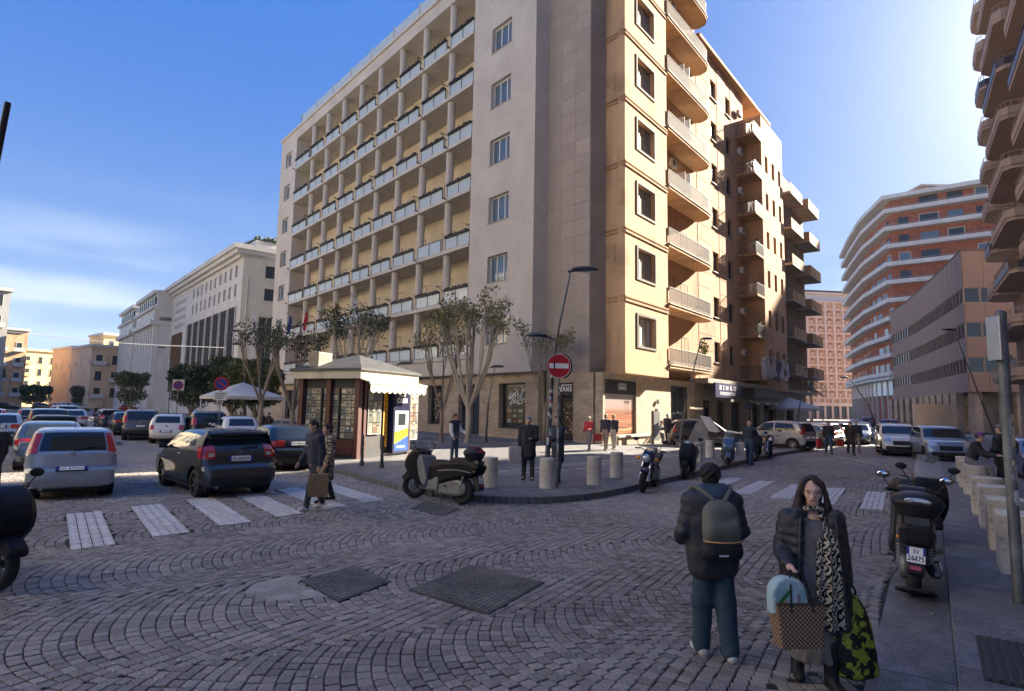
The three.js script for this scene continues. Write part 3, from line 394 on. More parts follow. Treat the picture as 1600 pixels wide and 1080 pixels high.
  for (let k = 0; k < 6; k++) { const b = grp('end_balcony', w, 0, 6 + k * 3.9, 0); mesh('slab', bx(35.4, 0, -0.6, 40.5, 0.22, 0.9), M.travDark, b); mesh('screen', bx(35.4, 0.22, 0.84, 40.5, 1.2, 0.88), M.orangeTrim, b); const c = grp('end_balcony', w, 0, 6 + k * 3.9, 0); mesh('slab', bx(42, 0, -0.6, 47.2, 0.22, 1.2), M.travDark, c); mesh('screen', [bx(42, 0.22, 1.14, 47.2, 1.2, 1.18), bx(42, 0.22, -0.6, 42.04, 1.2, 1.14)], M.orangeTrim, c); copyOf(wn3, w, 37.5, 6.3 + k * 3.9, -0.58); copyOf(wn3, w, 44.5, 6.3 + k * 3.9, -0.58); }
  // shops under the wing, set back under the overhang
  const so = -0.8;
  mesh('shopfront_wall', wallWith(-1.2, 0, 12.4, 4.28, [[-0.95, 0.55, 2.95, 3.9], [8.15, 0.55, 11.5, 3.9]], 0.5, so), M.trav, w);
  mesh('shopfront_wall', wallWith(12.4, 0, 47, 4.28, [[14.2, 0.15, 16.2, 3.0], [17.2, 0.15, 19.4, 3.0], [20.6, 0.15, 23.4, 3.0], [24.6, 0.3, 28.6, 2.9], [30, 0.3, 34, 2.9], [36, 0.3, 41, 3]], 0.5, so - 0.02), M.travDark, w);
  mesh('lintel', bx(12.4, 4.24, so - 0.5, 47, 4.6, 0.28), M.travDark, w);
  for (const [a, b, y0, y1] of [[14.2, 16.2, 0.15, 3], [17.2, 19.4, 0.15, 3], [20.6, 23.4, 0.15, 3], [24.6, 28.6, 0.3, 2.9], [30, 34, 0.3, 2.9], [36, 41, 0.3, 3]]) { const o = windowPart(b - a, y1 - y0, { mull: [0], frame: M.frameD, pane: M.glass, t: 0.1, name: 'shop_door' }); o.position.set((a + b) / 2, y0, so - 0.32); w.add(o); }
  const sw = windowPart(3.9, 3.35, { mull: [], frame: M.frameD, pane: M.glass, t: 0.14, name: 'shop_window' }); sw.position.set(1.0, 0.55, so - 0.15); w.add(sw);
  const photo = printMat(512, 400, (x, W, Hh) => { const g = x.createLinearGradient(0, 0, 0, Hh); g.addColorStop(0, '#9f9a9c'); g.addColorStop(0.35, '#a98f86'); g.addColorStop(0.5, '#8f5a40'); g.addColorStop(1, '#7c3d26'); x.fillStyle = g; x.fillRect(0, 0, W, Hh); const q = rng(14); for (let s = 0; s < 60; s++) { x.strokeStyle = ['rgba(190,120,80,.5)', 'rgba(90,40,25,.5)', 'rgba(230,190,150,.5)'][s % 3]; x.lineWidth = 3 + q() * 9; x.beginPath(); const y = Hh * (0.5 + q() * 0.5); x.moveTo(-20, y); x.bezierCurveTo(W * 0.3, y - 60 * q(), W * 0.6, y + 60 * q(), W + 20, y - 30); x.stroke(); } x.fillStyle = '#5a3a30'; for (const [a, s] of [[350, 1], [385, 1.15], [415, 0.9]]) { x.fillRect(a, Hh * 0.22, 5 * s, Hh * 0.26); for (let k = 0; k < 7; k++) { x.beginPath(); x.ellipse(a + 3 + Math.cos(k) * 12, Hh * 0.2 + Math.sin(k * 1.7) * 9, 12, 5, k, 0, 7); x.fill(); } } }, { roughness: 0.35 });
  panel('window_poster', 3.6, 2.45, photo, w, 1.0, 1.87, so - 0.12);
  const s2 = grp('shop_sign', w, 1.0, 3.48, so - 0.05); mesh('board', bx(-1.95, -0.42, -0.06, 1.95, 0.42, 0.04), M.black, s2); panel('lettering', 1.5, 0.74, VANS(256, 128, 66), s2, 0.15, 0, 0.046);
  const sw2 = windowPart(3.35, 3.35, { mull: [0], frame: M.frameD, pane: M.glass, t: 0.12, name: 'shop_window' }); sw2.position.set(9.825, 0.55, so - 0.2); w.add(sw2);
  mesh('wall_lamp', [cyl(0.16, 0.16, 0.08, 0, 0, 0, 16).rotateX(Math.PI / 2).translate(5.9, 2.7, so + 0.06), bx(5.75, 2.0, so, 6.05, 2.25, so + 0.05)], M.frameD, w);
  const BINGO = printMat(512, 160, (x, W, Hh) => { x.fillStyle = '#15164f'; x.fillRect(0, 0, W, Hh); x.fillStyle = '#f1f1f4'; x.textAlign = 'center'; x.font = 'bold 74px sans-serif'; x.fillText('B I N G O', W / 2 - 30, 74); x.font = 'bold 52px sans-serif'; x.fillText('FIORENTINI', W / 2 - 30, 134); }, { roughness: 0.4 });
  const s3 = grp('shop_sign', w, 16.2, 3.75, 0.55); mesh('board', bx(-3.1, -0.55, -0.16, 3.1, 0.55, 0), std([0.01, 0.012, 0.09], 0.5), s3); panel('lettering', 6.16, 1.06, BINGO, s3, 0, 0, 0.006); mesh('spotlight', [bx(-0.3, -0.85, 0.1, 0.2, -0.66, 0.24)], M.offwhite, s3); mesh('bracket', [bx(-2.6, -0.1, -0.5, -2.5, 0.1, -0.16), bx(2.5, -0.1, -0.5, 2.6, 0.1, -0.16)], M.metal, s3);
  const BINGO2 = printMat(512, 80, (x, W, Hh) => { x.fillStyle = '#2d3438'; x.fillRect(0, 0, W, Hh); x.fillStyle = '#7d878b'; x.textAlign = 'center'; x.font = '52px sans-serif'; x.fillText('BINGO FIORENTINI', W / 2, 60); }, { roughness: 0.4 });
  const s4 = grp('shop_sign', w, 27, 3.8, 0.45); mesh('board', bx(-4.2, -0.5, -0.1, 4.2, 0.5, 0), M.greyD, s4); panel('lettering', 8.3, 0.96, BINGO2, s4, 0, 0, 0.006);
  for (let k = 0; k < 4; k++) mesh('sign_lamp', [bar(V(22 + k * 2.6, 3.1, 0.3), V(22 + k * 2.6, 2.9, 1.0), 0.03), sph(0.13, 22 + k * 2.6, 2.85, 1.05, 1, 0.7, 1.3, 8)], M.offwhite, w);
  // flag cluster and sheets over the bingo entrance
  const rf = rng(66); for (let k = 0; k < 6; k++) { const g = new THREE.PlaneGeometry(1.2, 1.9, 6, 8), a = g.attributes.position; for (let i = 0; i < a.count; i++) { const x = a.getX(i), y = a.getY(i); a.setZ(i, Math.sin(x * 5 + y * 3 + k) * 0.18); a.setX(i, x * (0.75 - 0.28 * y)); } g.computeVertexNormals(); const f = grp('flag', w, 24.2 + k * 1.5, 6.0 + rf() * 0.6, 0.9); mesh('cloth', g, std(k % 4 === 3 ? [0.12, 0.14, 0.24] : [0.55, 0.55, 0.57], 0.8, { side: THREE.DoubleSide }), f).rotation.z = (rf() - 0.5) * 0.6; mesh('flagpole', bar(V(0.3, -1.6, -0.6), V(-0.2, 1.2, 0.1), 0.03), M.frameG, f); }
}
// ---------------------------------------------------------------- the other buildings of the two streets
function simpleWindow(w, h, surround, pane, name = 'window') { const o = grp(name); const t = 0.12; mesh('frame', [bx(-w / 2 - t, -t, -0.02, -w / 2, h + t, 0.07), bx(w / 2, -t, -0.02, w / 2 + t, h + t, 0.07), bx(-w / 2, -t, -0.02, w / 2, 0, 0.12), bx(-w / 2, h, -0.02, w / 2, h + t, 0.07)], surround, o); mesh('pane', bx(-w / 2, 0, -0.02, w / 2, h, 0.02), pane, o); return o; }
const Apos = (s, o = 0) => [C0[0] + dA[0] * s + nA[0] * o, 0, C0[1] + dA[1] * s + nA[1] * o];
{ // marble palazzo with tall dark glazing, left street
  const p = thing('marble_palazzo', 'pale marble palazzo with tall dark ribbed glazing and deep cornice', 'building', Apos(62), R(-50));
  const L = 46, T = 22.9;
  const holes = []; for (let k = 0; k < 10; k++) { const x = -3.2 - k * 2.83; holes.push([x - 0.55, 17.6, x + 0.55, 19.4], [x - 0.55, 20.5, x + 0.55, 22.2]); }
  holes.push([-32.5, 5, -1.9, 16.1], [-44.5, 4, -35.5, 15.2]);
  mesh('wall', wallWith(-L, 0, 0, T, holes, 0.7), M.offwhite, p); mesh('wall', bx(-L, 0, -22, -0.5, T, -1.2), M.greyD, p);
  const wn = simpleWindow(1.1, 1.75, M.offwhite, M.glass);
  for (let k = 0; k < 10; k++) { copyOf(wn, p, -3.2 - k * 2.83, 17.62, -0.5); copyOf(wn, p, -3.2 - k * 2.83, 20.5, -0.5); }
  for (let k = 0; k < 4; k++) for (let j = 0; j < 4; j++) mesh('louvre', bx(-43 + j * 2.3, 16.2 + k * 1.5, 0.0, -41.3 + j * 2.3, 16.9 + k * 1.5, 0.06), M.grey, p);
  for (let k = 0; k < 22; k++) { const x = -32.2 + k * 1.42; mesh('glazing_panel', bx(x + 0.1, 5.1, -0.62, x + 1.32, 16, -0.56), M.glass, p); mesh('rib', bx(x - 0.1, 5.0, -0.6, x + 0.1, 16.1, 0.12), k % 3 ? M.greyD : M.offwhite, p); }
  for (let k = 0; k < 6; k++) { const x = -44.3 + k * 1.5; mesh('glazing_panel', bx(x + 0.1, 4.1, -0.62, x + 1.4, 15.1, -0.56), M.glass, p); mesh('rib', bx(x - 0.1, 4, -0.6, x + 0.1, 15.2, 0.1), M.wood, p); }
  // end wall, turned a little towards the square
  const e = grp('end_wall', p); e.rotation.y = R(76);
  mesh('marble', wallWith(0, 0, 22, T, [[3.0, 20.2, 5.0, 22.0], [3.0, 16.9, 5.0, 18.7], [2.5, 3.0, 5.7, 14.6]], 0.6), std([0.74, 0.67, 0.54], 0.85, { map: T_.plaster }), e);
  for (const y of [20.2, 16.9]) { const o = windowPart(2.0, 1.8, { mull: [0], frame: M.frameD, pane: M.glass }); o.position.set(4.0, y, -0.3); e.add(o); }
  for (let k = 0; k < 3; k++) for (let j = 0; j < 8; j++) mesh('glazing_panel', bx(2.55 + k * 1.06, 3.05 + j * 1.44, -0.5, 3.5 + k * 1.06, 4.4 + j * 1.44, -0.45), M.glass, e);
  mesh('pilaster', [bx(1.5, 0, 0.0, 2.3, 14.8, 0.4), bx(5.9, 0, 0, 7.2, 14.8, 0.4)], M.offwhite, e);
  mesh('downpipe', cyl(0.08, 0.08, 20, 0.7, 0, 0.12, 8), M.offwhite, e);
  mesh('cornice', [bx(-L, T, -22, 0.0, T + 0.5, 0.5), bx(-L - 0.4, T + 0.5, -22, 0.6, T + 1.1, 1.1), bx(-L - 0.6, T + 1.1, -22, 0.9, T + 1.8, 1.5)], M.offwhite, p);
  mesh('roof_terrace', bx(-8, T + 1.8, -20, 0.2, T + 2.8, -1.5), M.offwhite, p);
  const rp = mesh('roof_plants', leaves(Array.from({ length: 12 }, (_, i) => [-6 + i * 0.55, T + 3.2, -2.2 - (i % 3), 0.6, 0.6, 0.6]), 70, 0.4, 51), M.leafDark, p, false); rp.userData.kind = 'stuff';
  // second palazzo, ribbed pilasters
  const q = thing('ribbed_palazzo', 'white ribbed stone palazzo with narrow vertical bays down the left street', 'building', Apos(108, 3), R(-50));
  const L2 = 46, y2 = 18.9; mesh('wall', bx(-L2, 0, -24, 0, y2, -0.9), M.grey, q);
  for (const [a, b] of [[-21, 0], [-46, -25]]) { for (let k = 0; k < 9; k++) { const x = b - 0.6 - k * (b - a - 1.4) / 8; mesh('pilaster', bx(x - 0.75, 3.5, -0.9, x + 0.25, 17.2, 0), M.white, q); if (k < 8) { const xx = x - 1.45; for (let j = 0; j < 4; j++) { const m = mesh('window', bx(xx - 0.45, 4.6 + j * 3.2, -0.9, xx + 0.3, 6.9 + j * 3.2, -0.84), M.glass, q); } } } mesh('base', bx(a, 0, -0.9, b, 3.5, 0.12), M.offwhite, q); mesh('cornice', [bx(a - 0.3, 17.2, -3, b + 0.3, 18.1, 0.7), bx(a, 18.1, -3, b, 20.4, 0), bx(a - 0.2, 20.4, -3, b + 0.2, 21, 0.5), bx(a, 21, -3, b, 23.4, -0.3), bx(a - 0.2, 23.4, -6, b + 0.2, 24.2, 0.4)], M.offwhite, q); for (let k = 0; k < 8; k++) for (const y of [18.6, 21.5]) mesh('window', bx(b - 1.9 - k * 2.4, y, -0.35, b - 0.9 - k * 2.4, y + 1.4, 0.05), M.glass, q); }
  mesh('wall', bx(-L2, 18.8, -24, 0, 23, -3), M.grey, q);
  mesh('stone_end', [bx(-0.6, 0, -12, 0.12, 18.1, -0.9), bx(-0.6, 18.1, -12, 0.02, 23.4, -3)], M.white, q);
}
function block(name, label, pos, turn, w, d, h, mat, { rows, cols, y0 = 4, fh = 3.7, ww = 1.1, wh = 2, pane = M.glass, surround = M.offwhite, cornice = M.offwhite, balc = 0, group } = {}) {
  const b = thing(name, label, 'building', pos, turn, group);
  mesh('wall', bx(0, 0, -d, w, h, 0), mat, b); if (cornice) mesh('cornice', bx(-0.4, h, -d, w + 0.4, h + 0.6, 0.6), cornice, b);
  const wn = simpleWindow(ww, wh, surround, pane); const bg = balc ? done([bx(-ww, -0.25, 0.07, ww, -0.1, 0.9), bx(-ww, -0.1, 0.82, ww, 0.75, 0.88)]) : null;
  for (let i = 0; i < rows; i++) for (let j = 0; j < cols; j++) { const x = (j + 0.5) * w / cols, y = y0 + i * fh; copyOf(wn, b, x, y, 0); if (balc && (i * 3 + j * 5) % balc === 0) { const m = mesh('balcony', bg, cornice || mat, b); m.position.set(x, y, 0); } }
  return b;
}
// far end of the left street and its left side; the facades face the sun side of the square
block('yellow_palazzo', 'long yellow palazzo closing the far end of the left street', [-152, 0, -174], R(58), 60, 20, 16.8, M.yellow, { rows: 4, cols: 19, y0: 2, fh: 3.7, ww: 1.0, surround: M.yellow, balc: 3, cornice: M.yellow });
block('pink_palazzo', 'pink brown palazzo right of the yellow one at the street end', [-119, 0, -164], R(52), 13, 16, 16.2, M.pink, { rows: 4, cols: 6, y0: 2, fh: 3.7, ww: 0.9, balc: 2, surround: M.offwhite });
block('brick_palazzo', 'red and cream corner palazzo just before the ribbed white one', [-104, 0, -150], R(50), 14, 16, 15.5, M.pink, { rows: 3, cols: 4, y0: 3, fh: 4.1, ww: 1.4, wh: 2.3, balc: 2, surround: M.yellow });
block('cream_rooftop_house', 'cream palazzo with a roof loggia behind the red corner one', [-108, 0, -160], R(50), 18, 12, 19.5, M.yellow, { rows: 4, cols: 5, y0: 4, fh: 4 });
block('left_grey_palazzo', 'grey stone palazzo cut by the left edge of the photo', [-102, 0, -102], R(50), 13, 20, 22, M.grey, { rows: 5, cols: 4, y0: 4, fh: 3.8, balc: 2 });
block('left_orange_palazzo', 'narrow orange house with balconies near the left edge', [-131, 0, -148], R(50), 10, 20, 19.5, M.orange, { rows: 4, cols: 3, y0: 3, fh: 3.8, balc: 1 });
// ---- right street
{ // tan hotel at the far end: pale grid over brown brick
  const b = thing('tan_grid_building', 'distant tan building with a pale grid of small square windows', 'building', [96, 0, -240], R(6));
  const T = 51; mesh('wall', bx(0, 0, -14, 46, T - 4, -0.4), M.tanBrick, b);
  const pane = std([0.60, 0.52, 0.42], 0.6), pw = done([bx(-0.55, -0.2, 0, 0.55, 1.1, 0.1)]), dk = done(bx(-0.7, -0.3, 0, 0.7, 1.9, 0.06));
  const nx = 12, dx = 46 / nx; for (let k = 0; k <= nx; k++) mesh('pier', bx(k * dx - 0.4, 8, -0.4, k * dx + 0.4, T - 4, 0.1), M.tan, b);
  for (let j = 0; j < 12; j++) { mesh('floor_band', bx(0, 8.2 + j * 3.25, -0.4, 46, 8.8 + j * 3.25, 0.06), M.tan, b); if (j < 11) for (let k = 0; k < nx; k++) { const o = grp('window', b, (k + 0.5) * dx, 9.3 + j * 3.25, -0.4); mesh('frame', dk, M.tanDark ??= std([0.30, 0.18, 0.09], 0.8), o); mesh('pane', pw, pane, o); } }
  mesh('cornice', [bx(-0.5, T - 4, -14, 46.5, T - 3.4, 0.5), bx(0, T - 3.4, -14, 46, T - 0.6, -0.6), bx(-1, T - 0.6, -15, 47, T, 1)], M.tan, b);
  mesh('attic_glass', bx(0.5, T - 3.2, -0.6, 45.5, T - 0.8, -0.54), M.glassPale, b); mesh('roof', bx(-1, T, -15, 47, T + 1.2, -1), M.greyD, b);
  for (let k = 0; k < 15; k++) { mesh('ground_pier', bx(k * 3.2, 0, -0.3, k * 3.2 + 0.8, 8, 0.3), M.tan, b); mesh('shop_window', bx(k * 3.2 + 0.8, 0.3, -0.4, k * 3.2 + 3.2, 6.2, -0.34), M.glass, b); }
  mesh('floor_band', bx(0, 5.2, -0.3, 46, 6.6, 0.8), M.tan, b);
}
{ // tall red block wrapped in cream balconies
  const b = thing('red_balcony_tower', 'tall red brick apartment block wrapped in long cream balconies', 'building', [86, 0, -135], 0);
  const P = [[105, -187], [97, -168], [90.5, -151], [86, -135], [97.5, -126.5], [112, -116]].map(([x, z]) => [x - 86, z + 135]);
  const back = [[60, 20], [60, -60], [30, -70]];
  const off = (d) => P.map(([x, z], i) => { const a = P[Math.max(0, i - 1)], c = P[Math.min(P.length - 1, i + 1)], dx = c[0] - a[0], dz = c[1] - a[1], l = Math.hypot(dx, dz); return [x - dz / l * d, z + dx / l * d]; });
  const T = 51.5, fh = 4.1, y1 = 11.2; mesh('wall', flatPoly([...P, ...back], T, 0), M.red, b);
  const band = (d, y0, h, t) => { const o = off(d), i = off(d - t); return flatPoly([...o, ...i.reverse()], y0 + h, y0); };
  for (let k = 0; k < 10; k++) { const y = y1 + k * fh; const g = grp('balcony', b); mesh('slab', band(2.0, y - 0.35, 0.4, 2.2), M.offwhite, g); mesh('parapet', band(2.0, y + 0.05, 0.55, 0.12), M.white, g); mesh('rail', band(1.98, y + 0.85, 0.07, 0.06), M.grey, g); }
  mesh('cornice', band(2.4, T - 0.6, 0.9, 3), M.white, b);
  mesh('lower_glazing', band(0.4, 6.6, 3.6, 0.3), M.glassPale, b); mesh('lower_band', band(2.2, 10.0, 0.6, 2.4), M.offwhite, b); mesh('ground_glazing', band(-0.2, 0.2, 5.6, 0.3), M.glass, b); 
  for (let s = 0; s < P.length - 1; s++) { const [ax, az] = P[s], [cx, cz] = P[s + 1], L = Math.hypot(cx - ax, cz - az), t = Math.atan2(-(cz - az), cx - ax), n = Math.max(3, Math.round(L / 4.2)); for (let i = 0; i < n; i++) { const u = (i + 0.5) / n, x = lerp(ax, cx, u), z = lerp(az, cz, u); for (let k = 0; k < 10; k++) { if ((i * 7 + k * 3 + s) % 5 === 0) continue; const o = grp('window', b, x, y1 + k * fh + 0.1, z); o.rotation.y = t; const w = 1.0 + ((i * 5 + k * 3) % 3) * 0.35; mesh('frame', bx(-w - 0.15, 0, 0, w + 0.15, 2.75, 0.05), (i + k) % 3 ? M.red : M.offwhite, o); mesh('pane', bx(-w, 0.1, 0.05, w, 2.6, 0.08), (k * 2 + i) % 3 === 0 ? M.glassSky : M.glass, o); } const g2 = grp('column', b, x, 0, z); g2.rotation.y = t; mesh('pier', bx(-0.35, 0, 0, 0.35, 10, 0.5), M.grey, g2); } }
  mesh('roof_house', [bx(10, T + 0.3, -8, 30, T + 3.6, -2), bx(8, T + 3.6, -9, 31, T + 4, -1)], M.offwhite, b); mesh('roof_glass', bx(10, T + 0.8, -2, 24, T + 3.4, -1.94), M.glass, b); mesh('chimney', bx(34, T + 0.3, -2, 35.2, T + 4.5, -1), M.offwhite, b);
}
{ // low brown office block with ribbon windows
  const b = thing('brown_office_building', 'low brown clad office block with ribbon windows and open ground floor', 'building', [54.2, 0, -72], 0);
  const P = [[20, -46], [15.5, -34], [10.6, -23], [5.4, -11.5], [0, 0], [9, 1.2], [30, 4]], back = [[48, 4], [48, -50]];
  const off = (d) => P.map(([x, z], i) => { const a = P[Math.max(0, i - 1)], c = P[Math.min(P.length - 1, i + 1)], dx = c[0] - a[0], dz = c[1] - a[1], l = Math.hypot(dx, dz); return [x - dz / l * d, z + dx / l * d]; });
  const band = (d, y0, y1, t) => flatPoly([...off(d), ...off(d - t).reverse()], y1, y0);
  const T = 22.0; mesh('core', flatPoly([...off(-0.3), ...back], T - 0.6, 5.2), M.greyD, b); mesh('core', flatPoly([...off(-4.5), ...back], 5.2, 0), M.travDark, b);
  const bands = [[5.0, 7.3], [9.1, 11.5], [13.3, 15.7], [17.5, 22.0]];
  const segs = []; for (let s = 0; s < P.length - 1; s++) { const [ax, az] = P[s], [cx, cz] = P[s + 1], L = Math.hypot(cx - ax, cz - az); segs.push([ax, az, cx, cz, L, Math.atan2(-(cz - az), cx - ax)]); }
  for (const [y0, y1] of bands) { mesh('spandrel', band(0, y0, y1, 0.8), M.brown, b); for (const [ax, az, cx, cz, L, t] of segs) { const n = Math.round(L / 2.4); for (let i = 0; i < n; i++) { const u = (i + 0.5) / n; const m = mesh('cladding_panel', bx(-L / n / 2 + 0.03, y0 + 0.03, 0, L / n / 2 - 0.03, y1 - 0.03, 0.05), M.brown, b); m.position.set(lerp(ax, cx, u), 0, lerp(az, cz, u)); m.rotation.y = t; } } }
  [[7.3, 9.1], [11.5, 13.3], [15.7, 17.5]].forEach(([y0, y1]) => { for (const [ax, az, cx, cz, L, t] of segs) { const n = Math.round(L / 1.9); const wn = windowPart(L / n - 0.12, y1 - y0, { mull: [], frame: M.frameG, pane: M.glass, t: 0.07 }); for (let i = 0; i < n; i++) { const u = (i + 0.5) / n, nx = Math.sin(t), nz = Math.cos(t); const o = copyOf(wn, b, lerp(ax, cx, u) - nx * 0.04, y0, lerp(az, cz, u) - nz * 0.04); o.rotation.y = t; mesh('mullion', bx(-0.05, y0, -0.09, 0.05, y1, 0.02), M.brown, b).position.set(lerp(ax, cx, i / n) , 0, lerp(az, cz, i / n)); } } });
  for (const [ax, az, cx, cz, L, t] of segs) { const n = Math.max(2, Math.round(L / 5)); for (let i = 0; i < n; i++) { const u = (i + 0.3) / n; mesh('pillar', bx(-0.45, 0, -1.6, 0.45, 5.0, -0.6), M.travDark, b).position.set(lerp(ax, cx, u), 0, lerp(az, cz, u)); } }
  mesh('shop_front', bx(-2.5, 0.2, -6.6, 4.5, 3.6, -6.4).translate(0, 0, 0), M.cream, b);
  mesh('roof_edge', band(0.08, T, T + 0.25, 0.9), M.brownJoint, b);
}
{ // tall block on the right edge, close balconies overhead; it runs on beside the viewer
  const e = [0.538, -0.843], yaw = Math.atan2(-e[1], e[0]);          // local x runs away down the street
  const Q = [47.2, -56.5], LB = 80, T = 46;
  const b = thing('right_balcony_building', 'tall brown apartment block with stacked concrete balconies at the right edge', 'building', [Q[0] - e[0] * LB, 0, Q[1] - e[1] * LB], yaw);
  // facade faces the street: local -z ... place geometry on the side of the street (local z negative is street side)
  const wallM = std([0.38, 0.28, 0.22], 0.9, { map: T_.plaster });
  mesh('wall', bx(0, 0, 0, LB, T, 16), wallM, b);
  const wn = windowPart(1.5, 2.4, { mull: [0], frame: M.wood, pane: M.glass, name: 'balcony_door' });
  const mk = (x0, x1, dep) => { const c = (x1 - x0) / 2; const pl = [[-c, 0], [-c, -dep * 0.8], [-c + 0.5, -dep], [c - 0.9, -dep], [c - 0.25, -dep * 0.75], [c, -dep * 0.35], [c, 0]]; const ring = (t) => pl.map(([x, z]) => [x * (1 - t / c), z * (1 - t / dep)]); return { slab: done(flatPoly(pl, 0.25, 0)), par: done(flatPoly(pl, 0.32, 0.2)), wall: done((() => { const o = pl, g = []; for (let i = 1; i < o.length; i++) { const [ax, az] = o[i - 1], [cx, cz] = o[i], L = Math.hypot(cx - ax, cz - az); const n = Math.max(2, Math.round(L / 0.5)); g.push(bx(-L / 2 - 0.02, 0.32, -0.04, L / 2 + 0.02, 0.86, 0.04).rotateY(-Math.atan2(cz - az, cx - ax)).translate((ax + cx) / 2, 0, (az + cz) / 2)); for (let k = 0; k < n; k++) { const u = (k + 0.5) / n; g.push(bx(-0.015, 0.86, -0.015, 0.015, 1.25, 0.015).rotateY(-Math.atan2(cz - az, cx - ax)).translate(lerp(ax, cx, u), 0, lerp(az, cz, u))); } g.push(bx(-L / 2, 1.25, -0.02, L / 2, 1.29, 0.02).rotateY(-Math.atan2(cz - az, cx - ax)).translate((ax + cx) / 2, 0, (az + cz) / 2)); } return g; })()), mid: (x0 + x1) / 2 }; };
  const specs = [mk(LB - 5.2, LB - 0.2, 2.0), mk(LB - 17.5, LB - 8.0, 2.3), mk(LB - 30, LB - 21, 2.3), mk(LB - 43, LB - 34, 2.3)];
  const balM = std([0.52, 0.45, 0.39], 0.9, { map: T_.plaster });
  for (let k = 0; k < 11; k++) specs.forEach((s, i) => { const y = 5.2 + k * 3.85 + (i ? -0.4 : 0); const g = grp('balcony', b, s.mid, y, 0); mesh('slab', s.slab, balM, g); mesh('parapet', s.wall, (k + i) % 4 === 3 ? M.metal : balM, g); mesh('edge', s.par, balM, g); copyOf(wn, b, s.mid, y + 0.25, -0.03).rotation.y = Math.PI; if ((k * 3 + i) % 4 === 1) { const a = grp('air_conditioner', b, s.mid - 1.6, y + 2.4, -0.25); mesh('case', rb(0.9, 0.6, 0.34, 0.03), M.offwhite, a); } if ((k * 5 + i) % 6 === 2) { const q = mesh('potted_plants', leaves([[0, 1.3, -1.6, 0.7, 0.5, 0.35]], 90, 0.22, 300 + k), M.leafDark, g, false); q.userData.kind = 'stuff'; } });
  mesh('roof', bx(-0.5, T, -0.8, LB + 0.5, T + 0.6, 16), M.travDark, b);
}

// sunlit row across the left street, outside the frame: it throws its light back on the hotel front and the road
for (let k = 0; k < 4; k++) { const s0 = -34 + k * 30, p = Apos(s0, 46); block('sunlit_palazzo', ['cream', 'pale yellow', 'white', 'pale ochre'][k] + ' sunlit palazzo of the row facing the loggia front, left of the view', p, R(130), 29.6, 16, 30 - (k % 2) * 3, [M.white, M.yellow, M.white, M.cream][k], { rows: 6, cols: 7, y0: 4.5, fh: 4.1, ww: 1.3, wh: 2.2, balc: 2, surround: M.offwhite, group: 'sunlit row across the left street' }); }

block('shading_tower', 'tall pale block beyond the red tower, right of the view', [106.5, 0, -121], R(0), 27, 5, 63, M.offwhite, { rows: 14, cols: 8, y0: 5, fh: 4 });
// ---------------------------------------------------------------- cars
const glassCar = new THREE.MeshPhysicalMaterial({ color: C(0.02, 0.028, 0.034), roughness: 0.04, ior: 1.55 });
const redLamp = new THREE.MeshPhysicalMaterial({ color: C(0.42, 0.02, 0.02), roughness: 0.15, clearcoat: 1 });
const clearLamp = new THREE.MeshPhysicalMaterial({ color: C(0.55, 0.55, 0.55), roughness: 0.12, metalness: 0.4, clearcoat: 1 });
const paint = (r, g, b, met = 0.4) => new THREE.MeshPhysicalMaterial({ color: C(r, g, b), roughness: 0.38, metalness: met, clearcoat: 0.9, clearcoatRoughness: 0.06 });
function plateMat(txt, scooter) { return printMat(256, scooter ? 180 : 60, (x, w, h) => { x.fillStyle = '#e8e8e4'; x.fillRect(0, 0, w, h); x.fillStyle = '#1b2c8a'; x.textAlign = 'center'; x.textBaseline = 'middle'; if (scooter) { x.fillRect(0, 0, 34, 90); x.fillRect(w - 34, 0, 34, 90); x.fillStyle = '#111'; x.font = 'bold 74px sans-serif'; x.fillText(txt[0], w / 2, 46); x.font = 'bold 84px sans-serif'; x.fillText(txt[1], w / 2, 132); } else { x.fillRect(0, 0, 24, h); x.fillRect(w - 24, 0, 24, h); x.fillStyle = '#111'; x.font = 'bold 46px sans-serif'; x.fillText(txt, w / 2, h / 2 + 3); } }, { roughness: 0.4 }); }
function wheelProto(r, w, rimM) {
  const o = grp('wheel'); const pts = [[r * 0.66, -w / 2], [r * 0.93, -w / 2], [r, -w * 0.36], [r, w * 0.36], [r * 0.93, w / 2], [r * 0.66, w / 2]].map(([a, b]) => new THREE.Vector2(a, b));
  mesh('tyre', new THREE.LatheGeometry(pts, 28).rotateZ(-Math.PI / 2), M.rubber, o);
  const g = [new THREE.CylinderGeometry(r * 0.67, r * 0.67, w * 0.5, 24, 1, true).rotateZ(Math.PI / 2)]; for (let k = 0; k < 7; k++) g.push(bx(w * 0.2, -r * 0.055, -r * 0.66, w * 0.42, r * 0.055, 0).rotateX(k * Math.PI * 2 / 7)); g.push(new THREE.CylinderGeometry(r * 0.14, r * 0.14, w * 0.5, 14).rotateZ(Math.PI / 2).translate(w * 0.1, 0, 0));
  mesh('rim', g, rimM, o); mesh('hub', new THREE.CylinderGeometry(r * 0.62, r * 0.62, w * 0.1, 20).rotateZ(Math.PI / 2), M.black, o); return o;
}
